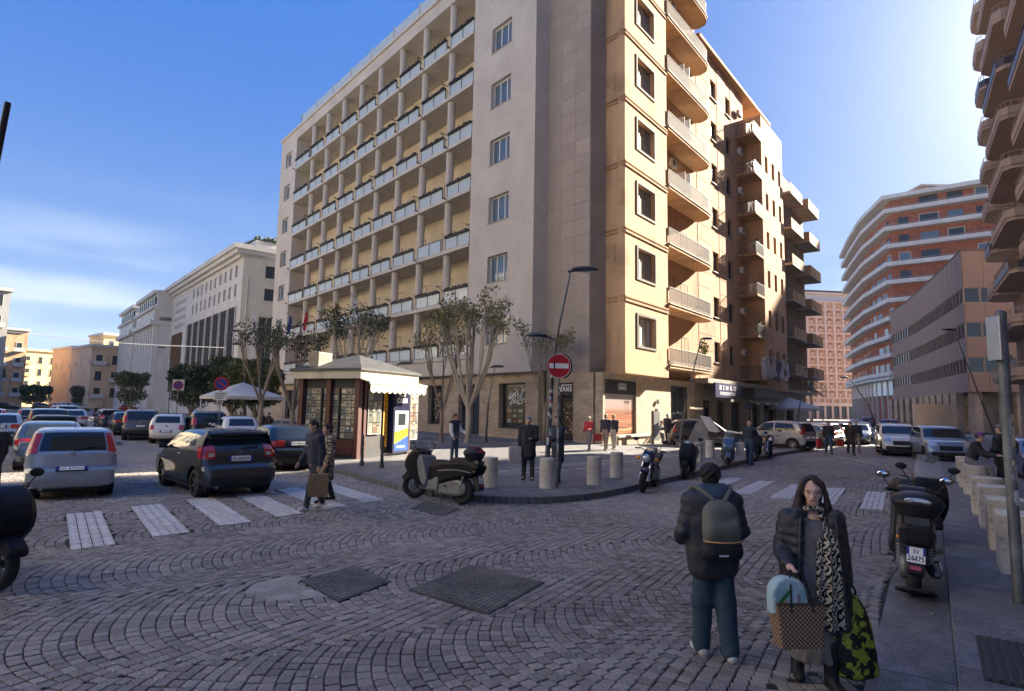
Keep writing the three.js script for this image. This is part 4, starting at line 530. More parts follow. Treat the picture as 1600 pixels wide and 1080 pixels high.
function grid(fn, nu, nv, out) { const P = [], I = []; for (let i = 0; i <= nu; i++) for (let j = 0; j <= nv; j++) { const p = fn(i / nu, j / nv); P.push(p[0], p[1], p[2]); } for (let i = 0; i < nu; i++) for (let j = 0; j < nv; j++) { const a = i * (nv + 1) + j, b = a + nv + 1; I.push(a, b, a + 1, b, b + 1, a + 1); } const g = new THREE.BufferGeometry(); g.setAttribute('position', new THREE.Float32BufferAttribute(P, 3)); g.setIndex(I); g.computeVertexNormals(); if (out) { const n = g.attributes.normal, m = ((nu >> 1) * (nv + 1) + (nv >> 1)); if (n.getX(m) * out[0] + n.getY(m) * out[1] + n.getZ(m) * out[2] < 0) { for (let k = 0; k < I.length; k += 3) [I[k + 1], I[k + 2]] = [I[k + 2], I[k + 1]]; g.setIndex(I); g.computeVertexNormals(); } } return g; }
function carKit(s) {
  const { L, W, keys, belt = 0.95, r = 0.09, tumble = 0.2, wr = 0.31, ax = [0.72, 3.22], plan = 0.09 } = s, Hh = Math.max(...keys.map((k) => k[1]));
  const N = 6, prof = [], K = keys.length; // sampled profile, smooth through the keys
  const at = (k) => { const i = Math.min(K - 2, Math.max(0, Math.floor(k))), t = k - i, p = [Math.max(0, i - 1), i, i + 1, Math.min(K - 1, i + 2)].map((q) => keys[q]); const f = (c) => { const [a, b, d, e] = p.map((q) => q[c]); const m0 = (d - a) * 0.32, m1 = (e - b) * 0.32, t2 = t * t, t3 = t2 * t; return (2 * t3 - 3 * t2 + 1) * b + (t3 - 2 * t2 + t) * m0 + (-2 * t3 + 3 * t2) * d + (t3 - t2) * m1; }; return [f(0), f(1)]; };
  const inward = (k) => { const a = at(Math.max(0, k - 0.08)), b = at(Math.min(K - 1, k + 0.08)), dx = b[0] - a[0], dy = b[1] - a[1], l = Math.hypot(dx, dy) || 1; return [dy / l, -dx / l]; };
  const HW = (l, y) => { const u = (l / L - 0.5) * 2; let w = W / 2 * (1 - plan * Math.pow(Math.abs(u), 4)); if (y < belt) { const q = (belt - y) / belt; w *= 1 - 0.045 * q * q - (y < 0.3 ? 0.03 : 0); w += 0.012 * Math.exp(-(((y - belt * 0.72) / 0.07) ** 2)); } else w *= 1 - tumble * Math.pow((y - belt) / (Hh - belt), 1.15); return w; };
  const P3 = (l, y, x) => [x, y, L / 2 - l];
  const strip = (k, j, off = 0) => { const p = at(k), n = inward(k), t = Math.abs(j), ins = r * (1 - Math.pow(Math.max(0, 1 - Math.pow(t, 5)), 1 / 2.4)) - off; const l = p[0] + n[0] * ins, y = p[1] + n[1] * ins; return P3(l, y, j * HW(p[0] + n[0] * r, p[1] + n[1] * r)); };
  const outDir = (k) => { const n = inward(k); return [0, -n[1], n[0]]; };
  const stripGeo = (k0, k1, j0, j1, off, nj = 8) => grid((u, v) => strip(lerp(k0, k1, u), lerp(j0, j1, v), off), Math.max(2, Math.round((k1 - k0) * N)), nj, outDir((k0 + k1) / 2));
  const Q = []; for (let k = 0; k <= K - 1 + 1e-6; k += 1 / N) { const p = at(k), n = inward(k); Q.push([p[0] + n[0] * r, p[1] + n[1] * r]); }
  const span = (l) => { let lo = 9, hi = -9; for (let i = 0; i < Q.length; i++) { const a = Q[i], b = Q[(i + 1) % Q.length]; if ((a[0] - l) * (b[0] - l) <= 0 && a[0] !== b[0]) { const y = a[1] + (b[1] - a[1]) * (l - a[0]) / (b[0] - a[0]); lo = Math.min(lo, y); hi = Math.max(hi, y); } } return [lo, hi]; };
  const l0 = Math.min(...Q.map((q) => q[0])) + 0.003, l1 = Math.max(...Q.map((q) => q[0])) - 0.003, ra = wr + 0.055;
  const side = (sg) => grid((u, v) => { const l = lerp(l0, l1, u); let [lo, hi] = span(l); lo = Math.max(lo, 0.2); for (const a of ax) { const d = l - a; if (Math.abs(d) < ra) lo = Math.max(lo, wr + Math.sqrt(ra * ra - d * d)); } const y = lerp(lo, hi, v); return P3(l, y, sg * HW(l, y)); }, 110, 12, [sg, 0, 0]);
  const sidePatch = (sg, lower, upper, off = 0.005, n = 10) => { const samp = (A, t) => { const q = t * (A.length - 1), i = Math.min(A.length - 2, Math.floor(q)), f = q - i; return [lerp(A[i][0], A[i + 1][0], f), lerp(A[i][1], A[i + 1][1], f)]; }; return grid((u, v) => { const a = samp(lower, u), b = samp(upper, u), l = lerp(a[0], b[0], v), y = lerp(a[1], b[1], v); return P3(l, y, sg * (HW(l, y) + off)); }, n, 5, [sg, 0, 0]); };
  return { at, HW, P3, strip, stripGeo, side, sidePatch, K, L, W, Hh, ax, wr };
}
function buildCar(s, name = 'car') {
  const k = carKit(s), o = grp(name), body = s.paint || M.plastic;
  mesh('body', [k.stripGeo(0, k.K - 1, -1, 1, 0, 20), k.side(1), k.side(-1)], body, o, false);
  mesh('underbody', bx(-k.W / 2 + 0.16, 0.17, -k.L / 2 + 0.2, k.W / 2 - 0.16, 0.62, k.L / 2 - 0.2), M.black, o);
  const [rw0, rw1] = s.rear, [ws0, ws1] = s.screen;
  mesh('rear_window', k.stripGeo(rw0, rw1, -s.rearW, s.rearW, 0.006, 10), glassCar, o, false);
  mesh('windscreen', k.stripGeo(ws0, ws1, -0.86, 0.86, 0.006, 10), glassCar, o, false);
  for (const sg of [1, -1]) {
    for (const [lo, up] of s.win) mesh('side_window', k.sidePatch(sg, lo, up, 0.006), glassCar, o, false);
    for (const seam of s.seams || []) mesh('door_seam', k.sidePatch(sg, seam.map(([l, y]) => [l, y]), seam.map(([l, y]) => [l + 0.012, y]), 0.003), M.black, o, false);
    for (const [l, y] of s.handles || []) mesh('door_handle', rb(0.03, 0.03, 0.17, 0.012).translate(...k.P3(l, y, sg * (k.HW(l, y) + 0.015))), s.trim || body, o);
    mesh('mirror', [rb(0.19, 0.12, 0.09, 0.035).translate(...k.P3(s.mirror[0], s.mirror[1], sg * (k.HW(...s.mirror) + 0.12))), rb(0.08, 0.05, 0.05, 0.015).translate(...k.P3(s.mirror[0], s.mirror[1] - 0.04, sg * (k.HW(...s.mirror) + 0.02)))], s.mirrorPaint ? body : M.plastic, o);
    mesh('sill', k.sidePatch(sg, [[k.ax[0] + 0.4, 0.2], [k.ax[1] - 0.4, 0.2]], [[k.ax[0] + 0.4, 0.27], [k.ax[1] - 0.4, 0.27]], 0.012), M.plastic, o, false);
    const tl = s.tail; mesh('tail_light', [k.stripGeo(tl.k[0], tl.k[1], sg * tl.j[0], sg * tl.j[1], 0.014, 6), ...(tl.side ? [k.sidePatch(sg, tl.side[0], tl.side[1], 0.012, 4)] : [])], redLamp, o, false);
    if (tl.inner) mesh('reverse_light', k.stripGeo(tl.inner.k[0], tl.inner.k[1], sg * tl.inner.j[0], sg * tl.inner.j[1], 0.017, 4), clearLamp, o, false);
    const hl = s.head; mesh('headlight', [k.stripGeo(hl.k[0], hl.k[1], sg * hl.j[0], sg * hl.j[1], 0.012, 5), k.sidePatch(sg, hl.side[0], hl.side[1], 0.01, 3)], clearLamp, o, false);
    for (const a of k.ax) { const w = copyOf(wheelProtoFor(k.wr, s.rim), o, sg * (k.W / 2 - 0.15), k.wr, k.L / 2 - a); if (sg < 0) w.rotation.y = Math.PI; mesh('wheel_arch', new THREE.CylinderGeometry(k.wr + 0.05, k.wr + 0.05, 0.14, 20).rotateZ(Math.PI / 2).translate(sg * (k.W / 2 - 0.26), k.wr + 0.02, k.L / 2 - a), M.black, o); }
  }
  for (const b of s.bands || []) mesh(b.name, k.stripGeo(b.k[0], b.k[1], b.j[0], b.j[1], b.off || 0.005, 10), b.mat === 'glass' ? glassCar : b.mat, o, false);
  if (s.plate) { const [kk, t] = s.plate, p = k.strip(kk, 0, 0.02), q = k.strip(kk + 0.1, 0, 0.02), tilt = Math.atan2(q[2] - p[2], q[1] - p[1]); const pl = grp('number_plate', o, ...p); pl.rotation.x = tilt; mesh('surround', rb(0.56, 0.15, 0.02, 0.008), M.plastic, pl); panel('lettering', 0.52, 0.115, plateMat(t), pl, 0, 0, 0.013); }
  if (s.badge) { const p = k.strip(s.badge, 0, 0.012); mesh('badge', new THREE.CylinderGeometry(0.045, 0.045, 0.015, 20).rotateX(Math.PI / 2).translate(...p), M.chrome, o); }
  if (s.wiper) { const a = k.strip(rw0 + 0.06, 0.02, 0.03), b = k.strip(lerp(rw0, rw1, 0.2), 0.5, 0.03); mesh('rear_wiper', bar(V(...a), V(...b), 0.012), M.plastic, o); }
  if (s.antenna) { const p = k.strip(s.antenna, 0, 0); mesh('antenna', bar(V(...p), V(p[0], p[1] + 0.28, p[2] + 0.16), 0.006), M.plastic, o); }
  mesh('exhaust', new THREE.CylinderGeometry(0.03, 0.03, 0.12, 12).rotateX(Math.PI / 2).translate(-k.W * 0.3, 0.25, k.L / 2 - 0.1), M.steel, o);
  return o;
}
const wpCache = {}; function wheelProtoFor(r, rim) { const key = r + (rim?.uuid || ''); return wpCache[key] ??= wheelProto(r, 0.2, rim || M.steel); }
const rimDark = std([0.22, 0.22, 0.23], 0.35, { metalness: 0.8 });
const K_hatch = [[0.30, 0.20], [0.06, 0.27], [0.0, 0.44], [0.02, 0.62], [0.12, 0.70], [0.155, 0.95], [0.20, 1.02], [0.40, 1.36], [0.52, 1.45], [1.1, 1.49], [1.8, 1.475], [2.2, 1.42], [2.95, 1.03], [3.1, 0.98], [3.7, 0.82], [3.93, 0.66], [4.03, 0.46], [3.98, 0.27], [3.75, 0.2]];
const carP = {
  punto: () => buildCar({ L: 4.03, W: 1.69, keys: K_hatch, belt: 0.98, tumble: 0.19, rear: [6.0, 7.35], rearW: 0.74, screen: [11.15, 12.1], win: [[[[0.62, 1.04], [2.75, 1.0]], [[0.86, 1.38], [2.2, 1.37]]]], seams: [[[1.55, 0.32], [1.5, 1.0]], [[2.75, 0.32], [2.85, 0.98]], [[0.95, 0.75], [1.0, 1.02]]], handles: [[1.75, 0.87]], mirror: [2.7, 1.03], mirrorPaint: 1, tail: { k: [5.55, 7.3], j: [0.78, 0.985] }, head: { k: [14.1, 15.2], j: [0.62, 0.95], side: [[[3.55, 0.74], [3.82, 0.6]], [[3.5, 0.84], [3.8, 0.72]]] }, bands: [{ name: 'bumper_line', k: [3.55, 3.62], j: [-0.97, 0.97], mat: M.plastic }, { name: 'tailgate_seam', k: [3.92, 3.99], j: [-0.9, 0.9], mat: M.black }, { name: 'lower_grille', k: [15.9, 16.5], j: [-0.6, 0.6], mat: M.black }], plate: [3.25, 'GL 859TA'], badge: 5.1, wiper: 1, antenna: 9.0, paint: paint(0.36, 0.39, 0.44) }, 'silver_hatchback'),
  fiesta: () => buildCar({ L: 3.98, W: 1.73, keys: [[0.30, 0.20], [0.08, 0.26], [0.0, 0.42], [0.03, 0.64], [0.14, 0.74], [0.18, 0.94], [0.24, 1.05], [0.46, 1.30], [0.30, 1.40], [0.62, 1.455], [1.2, 1.485], [1.8, 1.47], [2.15, 1.41], [2.95, 1.04], [3.1, 0.98], [3.65, 0.82], [3.88, 0.66], [3.98, 0.45], [3.92, 0.26], [3.7, 0.2]], belt: 1.0, tumble: 0.22, r: 0.1, rear: [6.0, 7.2], rearW: 0.76, screen: [12.15, 13.1], win: [[[[0.72, 1.14], [1.6, 1.06], [2.75, 1.0]], [[0.95, 1.36], [1.5, 1.40], [2.15, 1.365]]]], seams: [[[1.5, 0.32], [1.42, 1.04]], [[2.72, 0.32], [2.8, 0.98]]], handles: [[1.66, 0.9]], mirror: [2.62, 1.04], tail: { k: [4.6, 6.4], j: [0.66, 0.985], side: [[[0.22, 0.83], [0.42, 0.92]], [[0.26, 1.1], [0.5, 1.14]]], inner: { k: [4.8, 5.4], j: [0.7, 0.84] } }, head: { k: [15.1, 16.1], j: [0.6, 0.95], side: [[[3.3, 0.8], [3.78, 0.6]], [[3.25, 0.88], [3.74, 0.74]]] }, bands: [{ name: 'rear_diffuser', k: [0.6, 2.2], j: [-0.84, 0.84], mat: M.plastic, off: 0.012 }, { name: 'bumper_seam', k: [3.95, 4.02], j: [-0.94, 0.94], mat: M.black }, { name: 'spoiler', k: [7.9, 9.1], j: [-0.9, 0.9], mat: M.plastic, off: 0.02 }, { name: 'lower_grille', k: [16.4, 17.4], j: [-0.7, 0.7], mat: M.black }], plate: [4.55, 'FJ 226XA'], badge: 5.5, wiper: 1, paint: paint(0.05, 0.056, 0.066, 0.6), rim: rimDark, wr: 0.315, ax: [0.66, 3.15] }, 'grey_hatchback'),
  sedan: () => buildCar({ L: 4.35, W: 1.78, keys: [[0.30, 0.20], [0.07, 0.27], [0.0, 0.45], [0.02, 0.66], [0.1, 0.74], [0.14, 0.93], [0.2, 1.0], [0.62, 1.30], [0.85, 1.39], [1.4, 1.44], [2.0, 1.42], [2.4, 1.36], [3.1, 1.0], [3.25, 0.96], [3.95, 0.82], [4.22, 0.68], [4.35, 0.47], [4.3, 0.28], [4.1, 0.2]], belt: 0.96, tumble: 0.23, r: 0.1, rear: [6.05, 7.5], rearW: 0.74, screen: [11.15, 12.1], win: [[[[0.85, 1.02], [1.9, 1.0]], [[1.0, 1.32], [1.88, 1.345]]], [[[1.98, 1.0], [2.95, 0.985]], [[1.96, 1.345], [2.4, 1.31]]]], seams: [[[1.93, 0.32], [1.92, 1.0]], [[2.95, 0.32], [3.02, 0.96]], [[1.1, 0.7], [1.0, 1.0]]], handles: [[1.25, 0.86], [2.15, 0.85]], mirror: [2.85, 1.01], mirrorPaint: 1, tail: { k: [4.25, 5.4], j: [0.5, 0.985], side: [[[0.15, 0.79], [0.38, 0.8]], [[0.2, 0.93], [0.42, 0.92]]] }, head: { k: [14.2, 15.4], j: [0.55, 0.96], side: [[[3.75, 0.72], [4.1, 0.6]], [[3.72, 0.82], [4.08, 0.74]]] }, bands: [{ name: 'rear_diffuser', k: [0.6, 1.8], j: [-0.8, 0.8], mat: M.plastic, off: 0.01 }, { name: 'boot_seam', k: [3.9, 3.98], j: [-0.93, 0.93], mat: M.black }, { name: 'grille', k: [15.4, 16.3], j: [-0.42, 0.42], mat: M.black }, { name: 'lower_grille', k: [16.5, 17.1], j: [-0.75, 0.75], mat: M.black }], plate: [4.6, 'EX 404LK'], badge: 5.2, paint: paint(0.012, 0.016, 0.026), wr: 0.32, ax: [0.85, 3.45] }, 'dark_hatchback'),
  suv: () => buildCar({ L: 4.2, W: 1.8, keys: [[0.30, 0.26], [0.06, 0.33], [0.0, 0.5], [0.02, 0.72], [0.1, 0.8], [0.13, 1.0], [0.17, 1.08], [0.36, 1.48], [0.5, 1.6], [1.2, 1.66], [2.0, 1.64], [2.45, 1.56], [3.05, 1.13], [3.2, 1.08], [3.85, 0.98], [4.08, 0.82], [4.2, 0.55], [4.16, 0.34], [3.95, 0.26]], belt: 1.06, tumble: 0.17, r: 0.11, rear: [6.05, 7.4], rearW: 0.78, screen: [11.2, 12.1], win: [[[[0.55, 1.12], [1.8, 1.1]], [[0.8, 1.5], [1.78, 1.55]]], [[[1.88, 1.1], [2.95, 1.08]], [[1.86, 1.55], [2.42, 1.5]]]], seams: [[[1.84, 0.36], [1.83, 1.1]], [[2.9, 0.36], [2.96, 1.06]], [[0.95, 0.8], [0.95, 1.1]]], handles: [[1.2, 0.96], [2.1, 0.95]], mirror: [2.78, 1.14], mirrorPaint: 1, tail: { k: [4.7, 6.6], j: [0.74, 0.985], side: [[[0.2, 0.92], [0.34, 0.94]], [[0.24, 1.12], [0.42, 1.12]]] }, head: { k: [14.2, 15.3], j: [0.58, 0.96], side: [[[3.75, 0.86], [4.0, 0.74]], [[3.72, 0.98], [3.98, 0.88]]] }, bands: [{ name: 'rear_bumper', k: [0.6, 2.4], j: [-0.97, 0.97], mat: M.plastic, off: 0.01 }, { name: 'grille', k: [15.2, 15.9], j: [-0.5, 0.5], mat: M.black }, { name: 'lower_grille', k: [16.2, 17.2], j: [-0.9, 0.9], mat: M.plastic }], plate: [3.3, 'FB 187GH'], badge: 5.3, wiper: 1, paint: paint(0.30, 0.31, 0.33), wr: 0.345, ax: [0.8, 3.35] }, 'crossover_car'),
  beetle: () => buildCar({ L: 3.75, W: 1.68, keys: [[0.30, 0.20], [0.06, 0.27], [0.0, 0.42], [0.03, 0.58], [0.12, 0.72], [0.26, 0.92], [0.40, 1.02], [0.62, 1.30], [0.85, 1.42], [1.3, 1.48], [1.8, 1.46], [2.2, 1.38], [2.72, 1.03], [2.85, 0.98], [3.4, 0.88], [3.65, 0.7], [3.75, 0.46], [3.7, 0.28], [3.5, 0.2]], belt: 0.96, tumble: 0.2, r: 0.13, plan: 0.14, rear: [6.05, 7.4], rearW: 0.7, screen: [11.15, 12.1], win: [[[[0.85, 1.02], [2.55, 1.0]], [[1.05, 1.34], [2.15, 1.34]]]], seams: [[[1.4, 0.32], [1.35, 1.0]], [[2.5, 0.32], [2.55, 0.98]]], handles: [[1.55, 0.88]], mirror: [2.42, 1.03], mirrorPaint: 1, tail: { k: [3.9, 5.2], j: [0.72, 0.95] }, head: { k: [14.2, 15.3], j: [0.6, 0.93], side: [[[3.3, 0.78], [3.5, 0.68]], [[3.28, 0.88], [3.48, 0.8]]] }, bands: [{ name: 'lower_grille', k: [16.1, 16.7], j: [-0.6, 0.6], mat: M.black }], plate: [3.2, 'EP 530WR'], badge: 4.7, paint: paint(0.62, 0.58, 0.50, 0.1), wr: 0.32, ax: [0.65, 3.0] }, 'small_rounded_car'),
};
const carMade = {};
function car(kind, name, label, x, z, yaw, color, group, y = 0) { const proto = (carMade[kind] ??= carP[kind]()); const o = proto.clone(); if (color) { const p = paint(...color), old = proto.children[0].material; o.traverse((m) => { if (m.isMesh && m.material === old) m.material = p; }); } o.name = numbered(name); o.position.set(x, y, z); o.rotation.y = -R(yaw); scene.add(o); tag(o, label, 'car', group); return o; }
{
  const G1 = 'cars in the queue on the left street', G2 = 'cars parked along the hotel pavement', G3 = 'cars on the right street', fwd = (x, z, yaw, d) => [x + Math.sin(R(yaw)) * d, z - Math.cos(R(yaw)) * d];
  let p = fwd(-9.35, -13.2, -36, 1.9); car('punto', 'silver_hatchback', 'silver hatchback seen from behind, first in the left queue', p[0], p[1], -36, null, G1);
  p = fwd(-6.42, -14.35, -44, 1.42); car('fiesta', 'grey_hatchback', 'dark grey three-door hatchback standing across the left crossing', p[0], p[1], -44, null, G2);
  car('sedan', 'dark_hatchback', 'dark blue hatchback parked right beside the newspaper kiosk', -7.9, -21.3, -34, null, G2);
  // queue ahead of the silver car
  car('sedan', 'navy_car', 'navy blue car directly ahead of the silver hatchback', -15.0, -20.0, -38, [0.03, 0.045, 0.09], G1);
  car('fiesta', 'teal_car', 'teal hatchback second ahead of the silver hatchback', -19.4, -26.0, -38, [0.05, 0.12, 0.13], G1);
  car('suv', 'black_suv', 'black off-roader third ahead of the silver hatchback', -24.6, -32.6, -38, [0.014, 0.015, 0.018], G1);
  car('punto', 'silver_car', 'silver car fourth ahead in the left queue', -32.8, -42, -38, [0.45, 0.46, 0.48], G1);
  car('sedan', 'silver_saloon', 'pale silver car cut by the left edge of the picture', -24.5, -29.5, -38, [0.48, 0.50, 0.52], G1);
  car('punto', 'white_car', 'white car behind the silver one at the left edge', -33.5, -39.5, -38, [0.62, 0.62, 0.62, ], G1);
  // parked row
  car('beetle', 'cream_beetle', 'cream rounded small car parked with its tail out', -18.2, -32.9, -22, null, G2);
  car('suv', 'grey_hatch', 'dark bronze car behind the cream rounded one', -21.2, -35.2, -30, [0.10, 0.09, 0.085], G2);
  car('sedan', 'black_saloon', 'black saloon parked in the row left of the cream car', -25.0, -39.8, -38, [0.01, 0.011, 0.013], G2);
  car('fiesta', 'black_hatch', 'black hatchback two places left of the cream car', -28.8, -44.2, -38, [0.012, 0.012, 0.016], G2);
  car('punto', 'maroon_hatch', 'dark maroon hatchback at the left end of the parked row', -31.4, -47.8, -38, [0.06, 0.014, 0.014], G2);
  car('beetle', 'white_small_car', 'white small car parked behind the dark grey hatchback', -13.6, -30.4, -34, [0.60, 0.60, 0.58, 0.1], G2);
  car('suv', 'black_estate', 'black estate car between the white small car and cream one', -16.6, -33.4, -32, [0.016, 0.018, 0.022], G2);
  // far cars of the left street
  const cols = [[0.55, 0.55, 0.56], [0.02, 0.02, 0.024], [0.25, 0.26, 0.28], [0.6, 0.6, 0.58], [0.07, 0.07, 0.08], [0.3, 0.02, 0.02], [0.05, 0.08, 0.16], [0.5, 0.48, 0.44]], kinds = ['sedan', 'punto', 'suv', 'fiesta', 'beetle'], r = rng(17);
  const ORD = ['nearest', 'second', 'third', 'fourth', 'fifth', 'sixth', 'seventh', 'eighth', 'ninth', 'tenth', 'eleventh', 'twelfth', 'farthest'], CN = ['light grey', 'black', 'mid grey', 'white', 'charcoal', 'red', 'navy', 'beige'];
  for (let i = 0; i < 13; i++) { const d = 56 + i * 5.6, side = i % 2, x = -0.616 * d - (side ? 6.5 : -1.8) + (r() - 0.5), z = -0.788 * d * (side ? 0.97 : 1.03); car(kinds[i % 5], 'far_car', `tiny ${CN[i % 8]} car, ${ORD[i]} of those far down the left street`, x, z, -38, cols[i % 8], 'far cars on the left street'); }
  for (let i = 0; i < 9; i++) car(kinds[(i + 2) % 5], 'crossing_car', `tiny ${CN[(i * 3) % 8]} car in the far left junction, ${ORD[i].replace('nearest', 'first')} from the left`, -118 + i * 5.6 + r() * 2, -118 - r() * 8, 52 + r() * 10, cols[(i * 3) % 8], 'cars in the far left junction');
  // right street
  car('suv', 'bronze_car', 'dark bronze compact car behind the stone bollards', 11.3, -35.6, 96, [0.07, 0.06, 0.052], G3);
  car('suv', 'silver_crossover', 'silver grey crossover parked nose-in beyond the motorcycles', 15.6, -35.9, -40, [0.33, 0.33, 0.35], G3);
  car('sedan', 'parked_hatchback', 'grey parked car just beyond the silver crossover', 18.6, -39.6, -42, [0.12, 0.125, 0.13], G3);
  car('punto', 'parked_hatchback', 'second parked car beyond the silver crossover', 20.8, -42.4, -42, [0.5, 0.5, 0.5], G3);
  car('fiesta', 'parked_hatchback', 'third parked car beyond the silver crossover', 23.0, -45.2, -42, [0.03, 0.03, 0.035], G3);
  car('sedan', 'parked_hatchback', 'fourth parked car beyond the silver crossover', 25.2, -48.0, -42, [0.3, 0.31, 0.33], G3);
  car('sedan', 'oncoming_saloon', 'grey blue saloon driving towards us in the right street', 25.4, -44.9, 211, [0.16, 0.19, 0.21], G3);
  car('punto', 'oncoming_car', 'pale car following the grey blue saloon', 29.4, -51.5, 211, [0.34, 0.40, 0.42], G3);
  car('suv', 'white_offroader', 'white off-roader parked at the right kerb facing us', 20.9, -33.2, 205, [0.62, 0.61, 0.56, 0.1], G3);
  car('suv', 'blue_van', 'large grey blue people carrier facing us behind the right scooters', 20.2, -28.9, 203, [0.20, 0.27, 0.36], G3);
  car('sedan', 'blue_car', 'blue car behind the metal pole at the right edge', 17.6, -20.2, 205, [0.05, 0.10, 0.24], G3);
  for (let i = 0; i < 8; i++) car(kinds[(i * 2) % 5], 'distant_car', `tiny ${CN[(i * 5) % 8]} car, ${ORD[i]} of those far down the right street`, 33 + i * 4.2 + (i % 2) * 4, -60 - i * 6.6, i % 2 ? 213 : 33, cols[(i * 5) % 8], 'distant cars down the right street');
}
// ---------------------------------------------------------------- scooters and motorcycles (forward = -z, origin on the ground between the wheels)
function spl(pts, n = 40) { const c = new THREE.SplineCurve([...pts, pts[0]].map((p) => new THREE.Vector2(...p))); return c.getPoints(n).slice(0, -1).map((p) => [p.x, p.y]); }
function sideX(pts, w, b = 0.03, smooth = true) { return extr(smooth ? spl(pts) : pts, Math.max(0.004, w - 2 * b), [], b).translate(0, 0, -(w - 2 * b) / 2).rotateY(Math.PI / 2); }
function bikeWheel(r, w, rimM) { const o = grp('wheel'); mesh('tyre', new THREE.TorusGeometry(r - w / 2, w / 2, 10, 28).rotateY(Math.PI / 2), M.rubber, o); const g = [new THREE.TorusGeometry(r - w, 0.018, 6, 24).rotateY(Math.PI / 2), new THREE.CylinderGeometry(0.05, 0.05, w, 12).rotateZ(Math.PI / 2)]; for (let k = 0; k < 5; k++) g.push(bx(-0.015, 0, -0.022, 0.015, r - w, 0.022).rotateX(k * Math.PI * 2 / 5)); g.push(new THREE.CylinderGeometry(r * 0.45, r * 0.45, 0.008, 20).rotateZ(Math.PI / 2).translate(w * 0.5, 0, 0)); mesh('rim', g, rimM, o); return o; }
const mirrorGlass = std([0.7, 0.72, 0.75], 0.03, { metalness: 1 });
const shieldM = new THREE.MeshPhysicalMaterial({ color: C(0.85, 0.88, 0.9), roughness: 0.08, transmission: 0.85, thickness: 0, ior: 1.2 });
function scooter({ paintM, accent = M.plastic, box = null, shield = 0, plate = null, wheelR = 0.29, seatM = M.black, mirrors = true, boxTop = null, steer = 0.15, lockU = false, big = 1 }) {
  const o = grp('scooter'), wb = 0.72 * big, z = (l) => -l;
  const rearW = bikeWheel(wheelR, 0.15, M.galv); rearW.position.set(0, wheelR, wb); o.add(rearW);
  const front = grp('front_wheel', o, 0, wheelR, -wb); front.rotation.y = steer; const fw = bikeWheel(wheelR, 0.13, M.galv); while (fw.children.length) front.add(fw.children[0]);
  mesh('front_fender', sideX([[wb - 0.32, 0.36], [wb - 0.2, 0.58], [wb + 0.05, 0.64], [wb + 0.3, 0.48], [wb + 0.26, 0.42], [wb, 0.56], [wb - 0.2, 0.42]], 0.2, 0.03), paintM, o);
  mesh('fork', [bar(V(0.085, 0.29, -wb), V(0.07, 0.75, -wb + 0.2), 0.024), bar(V(-0.085, 0.29, -wb), V(-0.07, 0.75, -wb + 0.2), 0.024)], M.steel, o);
  mesh('front_shield', sideX([[wb - 0.44, 0.32], [wb - 0.1, 0.52], [wb + 0.12, 0.72], [wb + 0.1, 0.9], [wb - 0.06, 1.04], [wb - 0.2, 1.02], [wb - 0.26, 0.8], [wb - 0.38, 0.5]], 0.44, 0.09), paintM, o);
  mesh('leg_shield', sideX([[wb - 0.5, 0.34], [wb - 0.36, 0.5], [wb - 0.26, 0.82], [wb - 0.32, 0.96], [wb - 0.4, 0.8], [wb - 0.52, 0.5]], 0.5, 0.04), accent, o);
  mesh('headlight', [sph(0.1, 0, 0.86, -(wb + 0.05), 1.5, 0.8, 0.7), sph(0.045, 0.17, 0.92, -(wb + 0.0), 1, 1, 1, 8), sph(0.045, -0.17, 0.92, -(wb + 0.0), 1, 1, 1, 8)], clearLamp, o);
  mesh('footboard', sideX([[-0.1, 0.28], [wb - 0.4, 0.28], [wb - 0.36, 0.38], [0.1, 0.42], [-0.1, 0.5]], 0.4, 0.04), accent, o);
  mesh('rear_body', sideX([[-wb - 0.42, 0.80], [-wb - 0.1, 0.86], [-0.1, 0.80], [0.1, 0.66], [0.12, 0.46], [-0.1, 0.44], [-0.4, 0.52], [-wb, 0.62], [-wb - 0.35, 0.70]], 0.36, 0.08), paintM, o);
  mesh('engine', [sideX([[0.0, 0.32], [-0.1, 0.44], [-wb, 0.46], [-wb - 0.12, 0.32], [-wb, 0.22], [-0.1, 0.22]], 0.2, 0.05).translate(-0.05, 0, 0)], M.galv, o);
  mesh('exhaust', [bar(V(0.17, 0.3, 0.25), V(0.2, 0.34, wb + 0.12), 0.065, 0.075, 12), bar(V(0.2, 0.34, wb + 0.12), V(0.21, 0.36, wb + 0.3), 0.075, 0.03, 12)], M.metal, o);
  mesh('seat', sideX([[-wb - 0.36, 0.85], [-wb - 0.1, 0.93], [-0.5, 0.93], [-0.3, 0.84], [0.0, 0.86], [0.1, 0.78], [0.05, 0.74], [-wb - 0.3, 0.80]], 0.32, 0.06), seatM, o);
  mesh('tail_light', sph(0.1, 0, 0.74, wb + 0.40, 1.5, 0.6, 0.5), redLamp, o);
  mesh('rear_fender', sideX([[-wb - 0.34, 0.7], [-wb - 0.5, 0.42], [-wb - 0.44, 0.34], [-wb - 0.38, 0.42], [-wb - 0.26, 0.66]], 0.17, 0.02), M.plastic, o);
  if (plate) { const p = grp('number_plate', o, 0, 0.555, wb + 0.47); p.rotation.x = -0.3; mesh('board', rb(0.19, 0.19, 0.012, 0.004), M.plastic, p); panel('lettering', 0.175, 0.165, plateMat(plate, 1), p, 0, 0, 0.008); mesh('reflector', bx(-0.05, -0.16, -0.004, 0.05, -0.12, 0.012), redLamp, p); }
